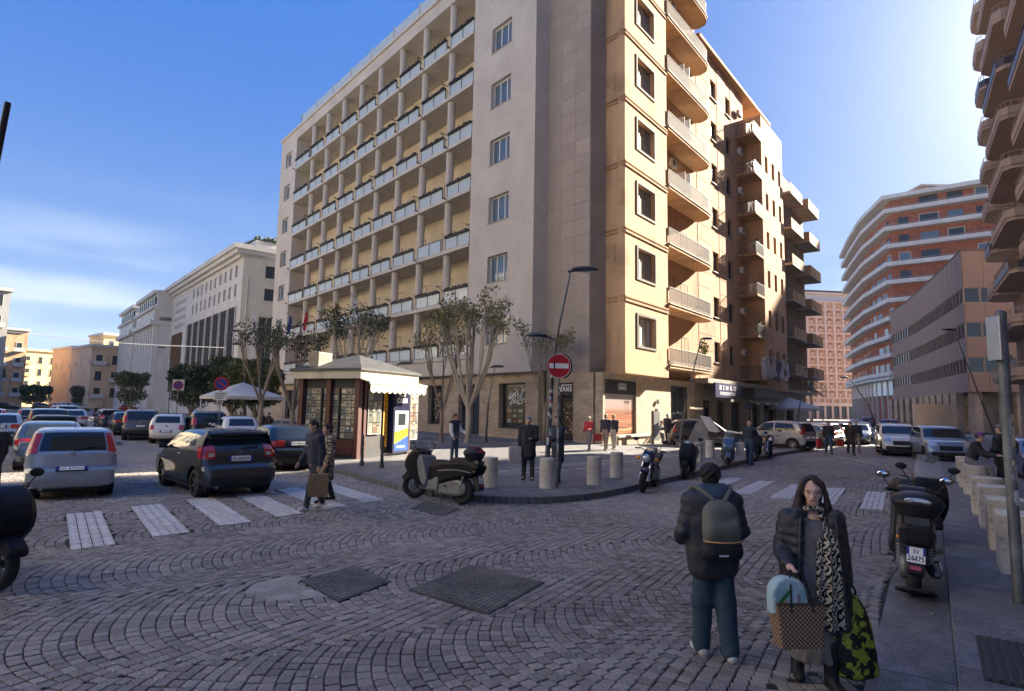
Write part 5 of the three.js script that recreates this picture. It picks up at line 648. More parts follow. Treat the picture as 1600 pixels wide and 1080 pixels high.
  const hb = grp('handlebar', o, 0, 1.03, -(wb - 0.2)); hb.rotation.y = steer; mesh('bar', [bar(V(-0.34, 0.06, 0.08), V(-0.12, 0.03, 0), 0.018), bar(V(0.34, 0.06, 0.08), V(0.12, 0.03, 0), 0.018), sph(0.14, 0, 0, 0, 1.1, 0.5, 0.7)], M.plastic, hb); mesh('grip', bar(V(-0.36, 0.06, 0.09), V(-0.24, 0.055, 0.05), 0.025), M.rubber, hb); mesh('grip', bar(V(0.36, 0.06, 0.09), V(0.24, 0.055, 0.05), 0.025), M.rubber, hb); mesh('lever', [bar(V(0.2, 0.04, 0.0), V(0.37, 0.05, 0.02), 0.008), bar(V(-0.2, 0.04, 0.0), V(-0.37, 0.05, 0.02), 0.008)], M.steel, hb);
  if (mirrors) for (const sg of [1, -1]) { const m = grp('mirror', o, sg * 0.36, 1.26, -(wb - 0.2)); mesh('stalk', bar(V(-sg * 0.12, -0.2, 0.02), V(0, -0.03, 0), 0.008), M.plastic, m); mesh('housing', sph(0.085, 0, 0.01, 0, 1, 0.62, 0.35), M.plastic, m); mesh('glass', sph(0.075, 0, 0.01, 0.012, 1, 0.6, 0.28), mirrorGlass, m); }
  if (shield) { const g = grid((u, v) => { const a = (v - 0.5) * 1.5, y = lerp(0, shield, u), w = 0.30 * (1 - 0.28 * u * u); return [Math.sin(a) * w, 0.98 + y, -(wb + 0.02) + (1 - Math.cos(a)) * 0.16 + u * 0.2 * shield / 0.5]; }, 8, 10, [0, 0.3, -1]); mesh('windshield', g, shieldM, o, false); }
  if (box) { const b = grp('top_box', o, 0, 0.98, wb + 0.24); mesh('shell', new THREE.CylinderGeometry(0.265, 0.19, 0.15, 26).scale(1, 1, 0.86).translate(0, 0.045, 0.0), box, b); mesh('lid', new THREE.SphereGeometry(0.27, 26, 10, 0, 6.2832, 0, 1.571).scale(1, 0.5, 0.86).translate(0, 0.122, 0), boxTop || box, b); mesh('reflector', sph(0.07, 0, 0.165, 0.205, 1.9, 0.5, 0.25), boxTop ? redLamp : clearLamp, b); mesh('carrier', [bx(-0.12, -0.1, -0.2, 0.12, -0.02, 0.2)], M.metal, b); }
  if (!box) mesh('grab_rail', tube([V(0.13, 0.84, wb + 0.1), V(0.14, 0.9, wb + 0.36), V(0, 0.92, wb + 0.44), V(-0.14, 0.9, wb + 0.36), V(-0.13, 0.84, wb + 0.1)], 0.015, 20, 6), M.metal, o);
  mesh('stand', [bar(V(-0.12, 0.26, 0.2), V(-0.26, 0.01, 0.3), 0.014), bar(V(-0.26, 0.012, 0.3), V(-0.3, 0.012, 0.38), 0.014)], M.metal, o);
  for (const sg of [1, -1]) { mesh('shock_absorber', [bar(V(sg * 0.15, 0.32, wb + 0.02), V(sg * 0.15, 0.66, wb + 0.12), 0.012), ...Array.from({ length: 7 }, (_, i) => new THREE.TorusGeometry(0.03, 0.008, 5, 12).rotateX(Math.PI / 2).translate(sg * 0.15, 0.38 + i * 0.034, wb + 0.035 + i * 0.011))], M.steel, o); mesh('rear_indicator', sph(0.035, sg * 0.15, 0.72, wb + 0.40, 1.3, 0.8, 0.8, 8), std([0.6, 0.22, 0.03], 0.3), o); mesh('foot_peg', bar(V(sg * 0.14, 0.36, 0.36), V(sg * 0.27, 0.37, 0.38), 0.016), M.metal, o); mesh('brake_cable', tube([V(sg * 0.2, 1.1, -(wb - 0.22)), V(sg * 0.22, 1.16, -(wb - 0.06)), V(sg * 0.1, 1.0, -(wb - 0.0)), V(sg * 0.09, 0.7, -(wb - 0.12))], 0.006, 16, 5), M.rubber, o); mesh('side_trim', sideX([[-wb - 0.3, 0.70], [-wb + 0.1, 0.735], [-0.15, 0.69], [-0.15, 0.675], [-wb + 0.1, 0.715], [-wb - 0.3, 0.69]], 0.012, 0.003).translate(sg * 0.182, 0, 0), M.galv, o); }
  mesh('muffler_guard', bx(0.245, 0.3, wb - 0.2, 0.265, 0.4, wb + 0.15), M.steel, o);
  if (lockU) mesh('lock_chain', new THREE.TorusGeometry(0.19, 0.02, 8, 30).rotateX(1.25).translate(0.02, 0.09, wb + 0.16), M.rubber, o);
  return o;
}
function place(o, name, label, cat, x, z, yaw, lean = 0, group, y = 0) { o.name = numbered(name); o.position.set(x, y, z); o.rotation.set(0, -R(yaw), R(lean), 'YXZ'); tag(o, label, cat, group); scene.add(o); return o; }
const pb = (a, b, c, r) => new THREE.MeshPhysicalMaterial({ color: C(a, b, c), roughness: r, specularIntensity: 0.22 }); const black = pb(0.014, 0.014, 0.016, 0.34), gloss = pb(0.02, 0.021, 0.024, 0.3), petrol = paint(0.10, 0.13, 0.17, 0.4), darkbrown = pb(0.035, 0.034, 0.034, 0.28);
const GS = 'scooters and motorcycles parked at the kerbs';
place(scooter({ paintM: black, accent: std([0.2, 0.19, 0.18], 0.5), box: M.plastic, boxTop: std([0.035, 0.03, 0.03], 0.6), shield: 0.42, plate: ['DK', '08714'], steer: 0.5, mirrors: true }), 'maxi_scooter', 'black maxi scooter with red-topped box and tall screen at the rounded kerb', 'scooter', -1.62, -13.92, -55, -5, GS);
{ const o = scene.children.at(-1); const m = mesh('rain_cover', sph(0.22, 0, 1.14, 0.96, 1, 0.55, 0.95), std([0.16, 0.02, 0.03], 0.9, { map: T.grime }), o); }
place(scooter({ paintM: darkbrown, box: M.plastic, shield: 0, plate: ['EV', '24475'], steer: 0.35, lockU: true }), 'top_case_scooter', 'dark scooter with black top case and locked rear wheel at right kerb', 'scooter', 5.13, -7.98, 32, -4, GS);
place(scooter({ paintM: black, shield: 0.5, steer: -0.3, plate: ['FA', '33190'] }), 'screen_scooter', 'black scooter with clear windscreen ahead of the top-case scooter', 'scooter', 6.75, -10.35, 200, 4, GS);
place(scooter({ paintM: gloss, shield: 0.0, steer: 0.1 }), 'edge_scooter', 'black scooter cut by the left edge, its mirror catching the sky', 'scooter', -6.28, -7.15, 112, 4, GS);
place(scooter({ paintM: petrol, shield: 0.36, steer: -0.15 }), 'grey_scooter', 'blue grey scooter standing beside the bald man', 'scooter', 8.45, -24.0, 198, 4, GS);
place(scooter({ paintM: gloss, steer: -0.2 }), 'round_lamp_scooter', 'dark scooter with round headlamp right behind the naked motorcycle', 'scooter', 5.7, -19.8, 203, 5, GS);
{ const o = scene.children.at(-1); mesh('round_headlamp', sph(0.12, 0, 1.06, -0.64, 1, 1, 0.7), clearLamp, o); }
// naked motorcycle
function motorcycle(paintM) {
  const o = grp('motorcycle'), wb = 0.73, r = 0.31; const rw = bikeWheel(r, 0.17, M.metal); rw.position.set(0, r, wb); o.add(rw);
  const st = grp('front_end', o, 0, 0, 0); const fw = bikeWheel(r, 0.13, M.metal); fw.position.set(0, r, -wb); st.add(fw);
  for (const sg of [1, -1]) mesh('fork_leg', [bar(V(sg * 0.1, r, -wb), V(sg * 0.1, 0.55, -wb + 0.1), 0.033), bar(V(sg * 0.1, 0.55, -wb + 0.1), V(sg * 0.1, 0.98, -wb + 0.28), 0.025)], M.chrome, st);
  mesh('fender', sideX([[wb - 0.26, 0.5], [wb - 0.05, 0.67], [wb + 0.2, 0.6], [wb + 0.14, 0.56], [wb, 0.63], [wb - 0.2, 0.47]], 0.16, 0.02), paintM, st);
  mesh('headlamp', [sph(0.11, 0, 0.88, -wb + 0.06, 1, 1, 0.8)], clearLamp, st); mesh('headlamp_shell', new THREE.SphereGeometry(0.125, 16, 10, 0, 6.3, 0, 1.6).rotateX(Math.PI / 2).translate(0, 0.88, -wb + 0.1), M.plastic, st);
  mesh('indicator', sph(0.05, 0.24, 0.86, -wb + 0.18, 1.2, 1, 1, 8), std([0.7, 0.3, 0.03], 0.3), st); mesh('indicator', sph(0.05, -0.24, 0.86, -wb + 0.18, 1.2, 1, 1, 8), std([0.7, 0.3, 0.03], 0.3), st);
  mesh('handlebar', tube([V(-0.38, 1.08, -0.28), V(-0.2, 1.1, -0.42), V(0, 1.03, -0.46), V(0.2, 1.1, -0.42), V(0.38, 1.08, -0.28)], 0.014, 24, 6), M.metal, st); mesh('grip', bar(V(-0.4, 1.08, -0.27), V(-0.28, 1.09, -0.36), 0.02), M.rubber, st); mesh('grip', bar(V(0.4, 1.08, -0.27), V(0.28, 1.09, -0.36), 0.02), M.rubber, st);
  for (const sg of [1, -1]) mesh('mirror', [bar(V(sg * 0.24, 1.1, -0.4), V(sg * 0.36, 1.3, -0.4), 0.008), sph(0.07, sg * 0.38, 1.33, -0.4, 1.2, 0.7, 0.35, 10)], M.plastic, st);
  mesh('tank', sideX([[-0.05, 0.78], [-0.02, 0.92], [0.2, 1.0], [0.42, 0.96], [0.48, 0.84], [0.3, 0.76]], 0.32, 0.1), paintM, o);
  mesh('seat', sideX([[-0.02, 0.8], [0.0, 0.86], [-0.35, 0.84], [-0.75, 0.92], [-0.82, 0.87], [-0.4, 0.77]], 0.28, 0.05), M.black, o);
  mesh('tail', sideX([[-0.4, 0.7], [-0.9, 0.86], [-0.95, 0.8], [-0.5, 0.62]], 0.2, 0.04), paintM, o); mesh('tail_light', sph(0.06, 0, 0.8, 0.95, 1.2, 0.7, 0.5, 8), redLamp, o);
  mesh('engine', [rb(0.34, 0.3, 0.42, 0.06, 0, 0.44, -0.05), new THREE.CylinderGeometry(0.13, 0.13, 0.44, 18).rotateZ(Math.PI / 2).translate(0, 0.42, 0.06), ...Array.from({ length: 6 }, (_, i) => rb(0.3, 0.02, 0.24, 0.008, 0, 0.58 + i * 0.03, -0.12))], M.galv, o);
  mesh('frame', [bar(V(0.1, 0.9, -0.45), V(0.12, 0.5, 0.3), 0.025), bar(V(-0.1, 0.9, -0.45), V(-0.12, 0.5, 0.3), 0.025), bar(V(0.1, 0.85, -0.48), V(0.1, 0.3, -0.22), 0.022), bar(V(-0.1, 0.85, -0.48), V(-0.1, 0.3, -0.22), 0.022), bar(V(0.1, 0.45, 0.3), V(0.1, 0.31, wb), 0.03), bar(V(-0.1, 0.45, 0.3), V(-0.1, 0.31, wb), 0.03), bar(V(0.11, 0.5, 0.35), V(0.1, 0.78, 0.5), 0.02)], M.plastic, o);
  mesh('exhaust', [tube([V(0.08, 0.5, -0.28), V(0.12, 0.3, -0.35), V(0.14, 0.22, -0.1), V(0.16, 0.26, 0.4)], 0.025, 20, 8), bar(V(0.17, 0.28, 0.4), V(0.2, 0.42, 0.88), 0.055, 0.06, 12)], M.steel, o);
  mesh('stand', bar(V(-0.12, 0.28, 0.1), V(-0.3, 0.01, 0.06), 0.014), M.metal, o); mesh('radiator', rb(0.3, 0.22, 0.05, 0.01, 0, 0.66, -0.34), M.black, o);
  return o;
}
place(motorcycle(paint(0.018, 0.02, 0.05)), 'naked_motorcycle', 'naked motorcycle with bright fork legs facing us at the rounded kerb', 'motorcycle', 3.72, -16.55, 205, 6, GS);
place(motorcycle(black), 'far_motorcycle', 'black motorcycle standing right of the bald man', 'motorcycle', 12.1, -28.9, 196, 5, GS);
place(scooter({ paintM: gloss, steer: 0.2 }), 'white_shield_scooter', 'dark scooter half hidden between bald man and black motorcycle', 'scooter', 10.9, -27.4, 200, 4, GS);
// ---------------------------------------------------------------- people: distance fields of tapered limbs, meshed with surface nets
const cap = (ax, ay, az, bx_, by, bz, r0, r1) => ({ a: [ax, ay, az], b: [bx_, by, bz], r0, r1 });
function dCap(c, x, y, z) { const [ax, ay, az] = c.a, bx_ = c.b[0] - ax, by = c.b[1] - ay, bz = c.b[2] - az, px = x - ax, py = y - ay, pz = z - az; const q = bx_ * bx_ + by * by + bz * bz, t = q ? Math.max(0, Math.min(1, (px * bx_ + py * by + pz * bz) / q)) : 0; const dx = px - bx_ * t, dy = py - by * t, dz = pz - bz * t; return Math.sqrt(dx * dx + dy * dy + dz * dz) - (c.r0 + (c.r1 - c.r0) * t); }
const dEll = (e, x, y, z) => { const px = (x - e.c[0]) / e.s[0], py = (y - e.c[1]) / e.s[1], pz = (z - e.c[2]) / e.s[2], k = Math.sqrt(px * px + py * py + pz * pz); return (k - 1) * Math.min(...e.s) * (k > 1 ? 1 : 1); };
function field(list, k = 0.03) { return (x, y, z) => { let d = 9; for (const p of list) { const e = p.a ? dCap(p, x, y, z) : dEll(p, x, y, z); if (p.sub) { d = Math.max(d, -e); continue; } const kk = p.k ?? k, h = Math.max(kk - Math.abs(d - e), 0) / kk; d = Math.min(d, e) - h * h * kk * 0.25; } return d; }; }
function boundsOf(list, pad = 0.06) { const lo = [9, 9, 9], hi = [-9, -9, -9]; for (const p of list) { if (p.sub) continue; const pts = p.a ? [[p.a, p.r0], [p.b, p.r1]] : [[p.c, null]]; for (const [q, r] of pts) for (let i = 0; i < 3; i++) { const e = r ?? p.s[i]; lo[i] = Math.min(lo[i], q[i] - e - pad); hi[i] = Math.max(hi[i], q[i] + e + pad); } } return [lo, hi]; }
function nets(f, [lo, hi], c, colorFn) {
  const n = [0, 1, 2].map((i) => Math.ceil((hi[i] - lo[i]) / c) + 1), [nx, ny, nz] = n, F = new Float32Array(nx * ny * nz), id = (i, j, k) => (k * ny + j) * nx + i;
  for (let k = 0; k < nz; k++) for (let j = 0; j < ny; j++) for (let i = 0; i < nx; i++) F[id(i, j, k)] = f(lo[0] + i * c, lo[1] + j * c, lo[2] + k * c);
  const VI = new Int32Array(nx * ny * nz).fill(-1), P = [], I = [];
  for (let k = 0; k < nz - 1; k++) for (let j = 0; j < ny - 1; j++) for (let i = 0; i < nx - 1; i++) { let sx = 0, sy = 0, sz = 0, m = 0, neg = 0; const v = []; for (let q = 0; q < 8; q++) { v[q] = F[id(i + (q & 1), j + (q >> 1 & 1), k + (q >> 2))]; if (v[q] < 0) neg++; } if (!neg || neg === 8) continue; for (const [a, b] of EDG) { if ((v[a] < 0) === (v[b] < 0)) continue; const t = v[a] / (v[a] - v[b]); sx += (a & 1) + t * ((b & 1) - (a & 1)); sy += (a >> 1 & 1) + t * ((b >> 1 & 1) - (a >> 1 & 1)); sz += (a >> 2) + t * ((b >> 2) - (a >> 2)); m++; } VI[id(i, j, k)] = P.length / 3; P.push(lo[0] + (i + sx / m) * c, lo[1] + (j + sy / m) * c, lo[2] + (k + sz / m) * c); }
  const quad = (a, b, d, e, flip) => { if (a < 0 || b < 0 || d < 0 || e < 0) return; flip ? I.push(a, d, b, a, e, d) : I.push(a, b, d, a, d, e); };
  for (let k = 1; k < nz - 1; k++) for (let j = 1; j < ny - 1; j++) for (let i = 1; i < nx - 1; i++) { const s = F[id(i, j, k)] < 0; if (s !== F[id(i + 1, j, k)] < 0) quad(VI[id(i, j - 1, k - 1)], VI[id(i, j, k - 1)], VI[id(i, j, k)], VI[id(i, j - 1, k)], !s); if (s !== F[id(i, j + 1, k)] < 0) quad(VI[id(i - 1, j, k - 1)], VI[id(i - 1, j, k)], VI[id(i, j, k)], VI[id(i, j, k - 1)], !s); if (s !== F[id(i, j, k + 1)] < 0) quad(VI[id(i - 1, j - 1, k)], VI[id(i, j - 1, k)], VI[id(i, j, k)], VI[id(i - 1, j, k)], !s); }
  const g = new THREE.BufferGeometry(), N = [], e = c * 0.5; for (let q = 0; q < P.length; q += 3) { const [x, y, z] = [P[q], P[q + 1], P[q + 2]]; let a = f(x + e, y, z) - f(x - e, y, z), b = f(x, y + e, z) - f(x, y - e, z), d = f(x, y, z + e) - f(x, y, z - e); const l = Math.hypot(a, b, d) || 1; N.push(a / l, b / l, d / l); }
  g.setAttribute('position', new THREE.Float32BufferAttribute(P, 3)); g.setAttribute('normal', new THREE.Float32BufferAttribute(N, 3)); g.setIndex(I);
  const U = []; for (let q = 0; q < P.length; q += 3) U.push(Math.atan2(P[q], P[q + 2]) * 0.25, P[q + 1]); g.setAttribute('uv', new THREE.Float32BufferAttribute(U, 2));
  if (colorFn) { const Cc = []; for (let q = 0; q < P.length; q += 3) Cc.push(...colorFn(P[q], P[q + 1], P[q + 2])); g.setAttribute('color', new THREE.Float32BufferAttribute(Cc, 3)); }
  return g;
}
const EDG = [[0, 1], [2, 3], [4, 5], [6, 7], [0, 2], [1, 3], [4, 6], [5, 7], [0, 4], [1, 5], [2, 6], [3, 7]];
const creased = (f, a) => (x, y, z) => { const d = f(x, y, z); return Math.abs(d) > 0.05 ? d : d + a * (fbm(x * 9 + z * 7 + 40, y * 15 + x * 4 + 40, 256, 2) - 0.5); };
const strands = (f) => (x, y, z) => { const d = f(x, y, z); return Math.abs(d) > 0.05 ? d : d + 0.009 * (vn(Math.atan2(x, z) * 9 + 30, y * 22 + 40, 256) - 0.5); };
const skinM = new THREE.MeshStandardMaterial({ vertexColors: true, roughness: 0.55 });
const cloth = (r, g, b, rough = 0.85) => std([r, g, b], rough, { bumpMap: T.fine, bumpScale: 0.004 });
const va = (a, b) => [a[0] + b[0], a[1] + b[1], a[2] + b[2]];
// faces +z; leg angles: hip swing, knee bend; arm angles: shoulder swing forward, out to the side, elbow bend
function figure({ h = 1.72, legs = [[0.2, 0.1], [-0.2, 0.15]], arms = [[0.15, 0.08, 0.2], [-0.15, 0.08, 0.25]], lean = 0, headTurn = 0, headTilt = 0, sit = 0, cell = 0.02, skin = [0.52, 0.31, 0.22], hair = [0.02, 0.016, 0.014], hairStyle = 'short', fat = 1, jacket = null, jacketLen = 0.0, trousers = null, shoes = M.black, hat = null, sleeve = null, vest = null, elbowIn = [0, 0], headFine = null, fingers = true, hood = null, coatFlare = 0 }) {
  const s = h / 1.75, o = grp('person'); const J = {}; const hipY = sit || (0.93 * s - (Math.max(0, 1 - Math.cos(legs[0][0])) + Math.max(0, 1 - Math.cos(legs[1][0]))) * 0.06 * s);
  J.hip = [0, hipY, 0]; const sl = Math.sin(lean), cl = Math.cos(lean); J.chest = va(J.hip, [0, 0.40 * s * cl, 0.40 * s * sl]); J.neck = va(J.hip, [0, 0.55 * s * cl, 0.55 * s * sl + 0.0]); J.head = va(J.neck, [0, 0.155 * s, 0.035 * s + sl * 0.08 * s]);
  const L = [], A = [];
  [1, -1].forEach((sg, i) => { const [sw, kn, ab = 0.02] = legs[i], hp = va(J.hip, [sg * 0.085 * s, -0.02 * s, 0]); const k = va(hp, [sg * Math.sin(ab) * 0.42 * s, -0.42 * s * Math.cos(sw), 0.42 * s * Math.sin(sw)]); const a2 = sw - kn; const an = va(k, [sg * Math.sin(ab) * 0.2 * s, -0.41 * s * Math.cos(a2), 0.41 * s * Math.sin(a2)]); const ft = Math.max(-0.9, a2 * 0.8); L.push({ hp, k, an, toe: va(an, [sg * 0.025, -0.055 * s + (ft < -0.3 ? -0.05 : 0), 0.15 * s]), heel: va(an, [0, -0.05 * s, -0.045 * s]) });
    const [as, out, el] = arms[i], sh = va(J.chest, [sg * 0.185 * s * (fat > 1 ? 1.03 : 1), 0.085 * s, 0]); const e = va(sh, [sg * Math.sin(out) * 0.29 * s, -0.29 * s * Math.cos(as) * Math.cos(out), 0.29 * s * Math.sin(as)]); const a3 = as + el; const w = va(e, [sg * Math.sin(out) * 0.1 * s - sg * elbowIn[i] * 0.24 * s, -0.245 * s * Math.cos(a3), 0.245 * s * Math.sin(a3)]); const d = [w[0] - e[0], w[1] - e[1], w[2] - e[2]], l = Math.hypot(...d); A.push({ sh, e, w, d: d.map((q) => q / l), sg }); });
  J.L = L; J.A = A; const S = (r) => r * s;
  // head with a face
  const hc = J.head, ct = Math.cos(headTurn), st = Math.sin(headTurn); const hp = (x, y, z) => { const y2 = y * Math.cos(headTilt) - z * Math.sin(headTilt), z2 = y * Math.sin(headTilt) + z * Math.cos(headTilt); return [hc[0] + (x * ct + z2 * st) * s, hc[1] + y2 * s, hc[2] + (-x * st + z2 * ct) * s]; };
  const H = [{ c: hp(0, 0.035, -0.012), s: [0.075, 0.088, 0.092].map(S) }, cap(...hp(0, -0.01, 0.012), ...hp(0, -0.075, 0.04), S(0.064), S(0.038)), cap(...hp(0.02, -0.078, 0.05), ...hp(-0.02, -0.078, 0.05), S(0.024), S(0.024)), cap(...hp(0, 0.02, 0.078), ...hp(0, -0.022, 0.095), S(0.009), S(0.014)), cap(...hp(0.032, 0.03, 0.07), ...hp(-0.032, 0.03, 0.07), S(0.014), S(0.014)), cap(...hp(0.04, -0.02, 0.05), ...hp(0.025, -0.035, 0.06), S(0.022), S(0.018)), cap(...hp(-0.04, -0.02, 0.05), ...hp(-0.025, -0.035, 0.06), S(0.022), S(0.018)), cap(...hp(0.018, -0.052, 0.077), ...hp(-0.018, -0.052, 0.077), S(0.009), S(0.009)), { c: hp(0.077, 0.0, -0.01), s: [0.012, 0.03, 0.018].map(S), k: 0.008 }, { c: hp(-0.077, 0.0, -0.01), s: [0.012, 0.03, 0.018].map(S), k: 0.008 }, cap(...va(J.neck, [0, -0.04 * s, 0]), ...hp(0, -0.03, -0.02), S(0.056), S(0.05))];
  const inv = (x, y, z) => { const dx = (x - hc[0]) / s, dy = (y - hc[1]) / s, dz = (z - hc[2]) / s, lx = dx * ct - dz * st, lz2 = dx * st + dz * ct; return [lx, dy * Math.cos(headTilt) + lz2 * Math.sin(headTilt), -dy * Math.sin(headTilt) + lz2 * Math.cos(headTilt)]; };
  const faceCol = (x, y, z) => { const [a, b, c] = inv(x, y, z), ax = Math.abs(a); if (c > 0.04) { if (Math.hypot((ax - 0.031) / 0.014, (b - 0.008) / 0.0065) < 1) return Math.hypot(ax - 0.031, b - 0.008) < 0.0062 ? [0.03, 0.02, 0.015] : [0.6, 0.55, 0.5]; if (Math.abs(b - 0.0345 + ax * 0.10) < 0.0048 && ax > 0.012 && ax < 0.052) return hair.map((q) => q * 1.2 + 0.01); if (Math.hypot(a / 0.027, (b + 0.054 - a * a * 7) / 0.0085) < 1) return [skin[0] * 0.8, skin[1] * 0.5, skin[2] * 0.5]; } return skin; };
  const plain = () => skin;
  const parts = [nets(field(H, 0.022), boundsOf(H, 0.03), headFine || Math.min(cell, 0.012), faceCol)];
  // hands
  A.forEach((a, i) => { const d = a.d, up = [0, 0, 1], sd = [a.sg, 0, 0], w = a.w, P = (t, q, r) => [w[0] + (d[0] * t + sd[0] * q + up[0] * r) * s, w[1] + (d[1] * t + sd[1] * q) * s, w[2] + (d[2] * t + up[2] * r) * s]; const list = [cap(...P(-0.02, 0, 0), ...P(0.07, 0, 0), S(0.024), S(0.03))]; if (fingers) { for (let f = 0; f < 4; f++) { const off = -0.027 + f * 0.018, len = [0.055, 0.068, 0.062, 0.048][3 - f] ; const k1 = P(0.085, -0.002, off), k2 = P(0.085 + len * 0.6, -0.014, off), k3 = P(0.085 + len * 0.85, -0.036, off); list.push(cap(...k1, ...k2, S(0.0095), S(0.0088)), cap(...k2, ...k3, S(0.0088), S(0.0078))); } list.push(cap(...P(0.02, 0, 0.02), ...P(0.05, -0.01, 0.045), S(0.0125), S(0.0105)), cap(...P(0.05, -0.01, 0.045), ...P(0.085, -0.02, 0.045), S(0.0105), S(0.0085))); } parts.push(nets(field(list, 0.010), boundsOf(list, 0.02), fingers ? Math.min(cell, 0.007) : cell, plain)); });
  // rest of the body under the clothes
  const Bd = [cap(...J.hip, ...J.chest, S(0.11), S(0.12)), cap(...J.chest, ...J.neck, S(0.1), S(0.055)), cap(...A[0].sh, ...A[1].sh, S(0.06), S(0.06))]; for (const l of L) Bd.push(cap(...l.hp, ...l.k, S(0.075), S(0.05)), cap(...l.k, ...l.an, S(0.048), S(0.035)), cap(...l.an, ...l.toe, S(0.03), S(0.025))); for (const a of A) Bd.push(cap(...a.sh, ...a.e, S(0.042), S(0.036)), cap(...a.e, ...va(a.w, a.d.map((q) => q * 0.015)), S(0.036), S(0.025)));
  parts.push(nets(field(Bd, 0.04), boundsOf(Bd), Math.max(cell, 0.02), plain)); mesh('body', parts.map((g) => g), skinM, o, false);
  // clothes
  const layer = (name, list, mat, k = 0.04, c = cell) => { const f0 = field(list, k), soft = name === 'jacket' || name === 'trousers' || name === 'sleeves'; return mesh(name, nets(soft ? creased(f0, 0.011) : name === 'hair' ? strands(f0) : f0, boundsOf(list), c), mat, o, false); };
  if (trousers) { const w = trousers.wide || 1; layer('trousers', [cap(...va(J.hip, [0.05 * s, 0.06 * s, 0]), ...va(J.hip, [-0.05 * s, 0.06 * s, 0]), S(0.125 * fat), S(0.125 * fat)), ...L.flatMap((l) => [cap(...l.hp, ...l.k, S(0.098), S(0.074 * w)), cap(...l.k, ...va(l.an, [0, -0.0, 0]), S(0.074 * w), S(0.062 * w))])], trousers.mat, 0.035); }
  layer('shoes', L.flatMap((l) => [cap(...l.heel, ...l.toe, S(0.042), S(0.036)), cap(...l.heel, ...va(l.an, [0, 0, 0.01]), S(0.04), S(0.042))]), shoes, 0.02);
  if (jacket) { const jl = [cap(...va(J.hip, [0.055 * s, 0.05 * s - jacketLen * 0.2, 0]), ...va(J.chest, [0.06 * s, 0, 0]), S(0.115 * fat + coatFlare), S(0.12 * fat)), cap(...va(J.hip, [-0.055 * s, 0.05 * s - jacketLen * 0.2, 0]), ...va(J.chest, [-0.06 * s, 0, 0]), S(0.115 * fat + coatFlare), S(0.12 * fat)), cap(...A[0].sh, ...A[1].sh, S(0.078 * fat), S(0.078 * fat)), cap(...J.chest, ...va(J.neck, [0, -0.01, 0]), S(0.1), S(0.07))]; if (jacketLen) jl.push(cap(...va(J.hip, [0.05, -jacketLen, 0]), ...va(J.hip, [0.05, 0, 0]), S(0.13 * fat + coatFlare), S(0.12 * fat)), cap(...va(J.hip, [-0.05, -jacketLen, 0]), ...va(J.hip, [-0.05, 0, 0]), S(0.13 * fat + coatFlare), S(0.12 * fat)));
    const sl2 = A.flatMap((a) => [cap(...a.sh, ...a.e, S(0.072 * fat), S(0.060 * fat)), cap(...a.e, ...va(a.w, a.d.map((q) => -q * 0.01)), S(0.060 * fat), S(0.046 * fat))]); if (sleeve) { layer('jacket', jl, jacket, 0.05); layer('sleeves', sl2, sleeve, 0.03); } else layer('jacket', [...jl, ...sl2], jacket, 0.045); }
  if (hood) layer('hood', [cap(...va(J.neck, [0.06 * s, 0.0, -0.05]), ...va(J.neck, [-0.06 * s, 0.0, -0.05]), S(0.075), S(0.075)), cap(...va(J.neck, [0, 0.03 * s, -0.05]), ...va(J.neck, [0, -0.06, -0.09]), S(0.08), S(0.07)), cap(...va(J.neck, [0.07 * s, 0.01, 0.02]), ...va(J.neck, [-0.07 * s, 0.01, 0.02]), S(0.05), S(0.05))], hood, 0.05);
  // hair or hat
  const hairMat = std(hair, 0.6, { bumpMap: T.fine, bumpScale: 0.006 });
  if (hat) layer('hat', [{ c: hp(0, 0.075, -0.015), s: [0.088, 0.062, 0.1].map(S) }, { c: hp(0, 0.05, -0.01), s: [0.086, 0.04, 0.098].map(S) }], hat, 0.02, Math.min(cell, 0.014));
  if (hairStyle === 'short') layer('hair', [{ c: hp(0, 0.055, -0.02), s: [0.084, 0.082, 0.1].map(S) }, { c: hp(0, 0.0, -0.05), s: [0.08, 0.075, 0.065].map(S) }, { c: hp(0, 0.01, 0.1), s: [0.09, 0.078, 0.085].map(S), sub: 1 }], hairMat, 0.02, Math.min(cell, 0.012));
  if (hairStyle === 'mess') layer('hair', [{ c: hp(0, 0.06, -0.015), s: [0.092, 0.088, 0.108].map(S) }, { c: hp(0, 0.0, -0.05), s: [0.082, 0.08, 0.07].map(S) }, ...Array.from({ length: 40 }, (_, i) => { const a = i * 2.4, e = 1.45 - (i / 40) * 1.75, q = NT[i * 31], c = Math.cos(e); return cap(...hp(Math.cos(a) * c * 0.075, 0.05 + Math.sin(e) * 0.075, -0.02 + Math.sin(a) * c * 0.09), ...hp(Math.cos(a + 0.35) * c * (0.098 + 0.02 * q), 0.05 + Math.sin(e - 0.2) * 0.092, -0.02 + Math.sin(a + 0.35) * c * (0.115 + 0.02 * q)), S(0.024), S(0.007)); }), { c: hp(0, 0.0, 0.11), s: [0.075, 0.08, 0.08].map(S), sub: 1 }], hairMat, 0.012, Math.min(cell, 0.009));
  if (hairStyle === 'fringe') layer('hair', [{ c: hp(0, 0.055, -0.02), s: [0.084, 0.078, 0.1].map(S) }], hairMat, 0.02);
  o.userData.J = J; o.userData.hp = hp; return o;
}
function person(o, label, x, z, facing, group, y = 0) { const { J, hp } = o.userData; delete o.userData.J; delete o.userData.hp; o.name = numbered('person'); o.position.set(x, y, z); o.rotation.y = facing; tag(o, label, 'person', group); scene.add(o); o.J = J; return o; }
const face = (dx, dz) => Math.atan2(dx, dz), KF = R(180);
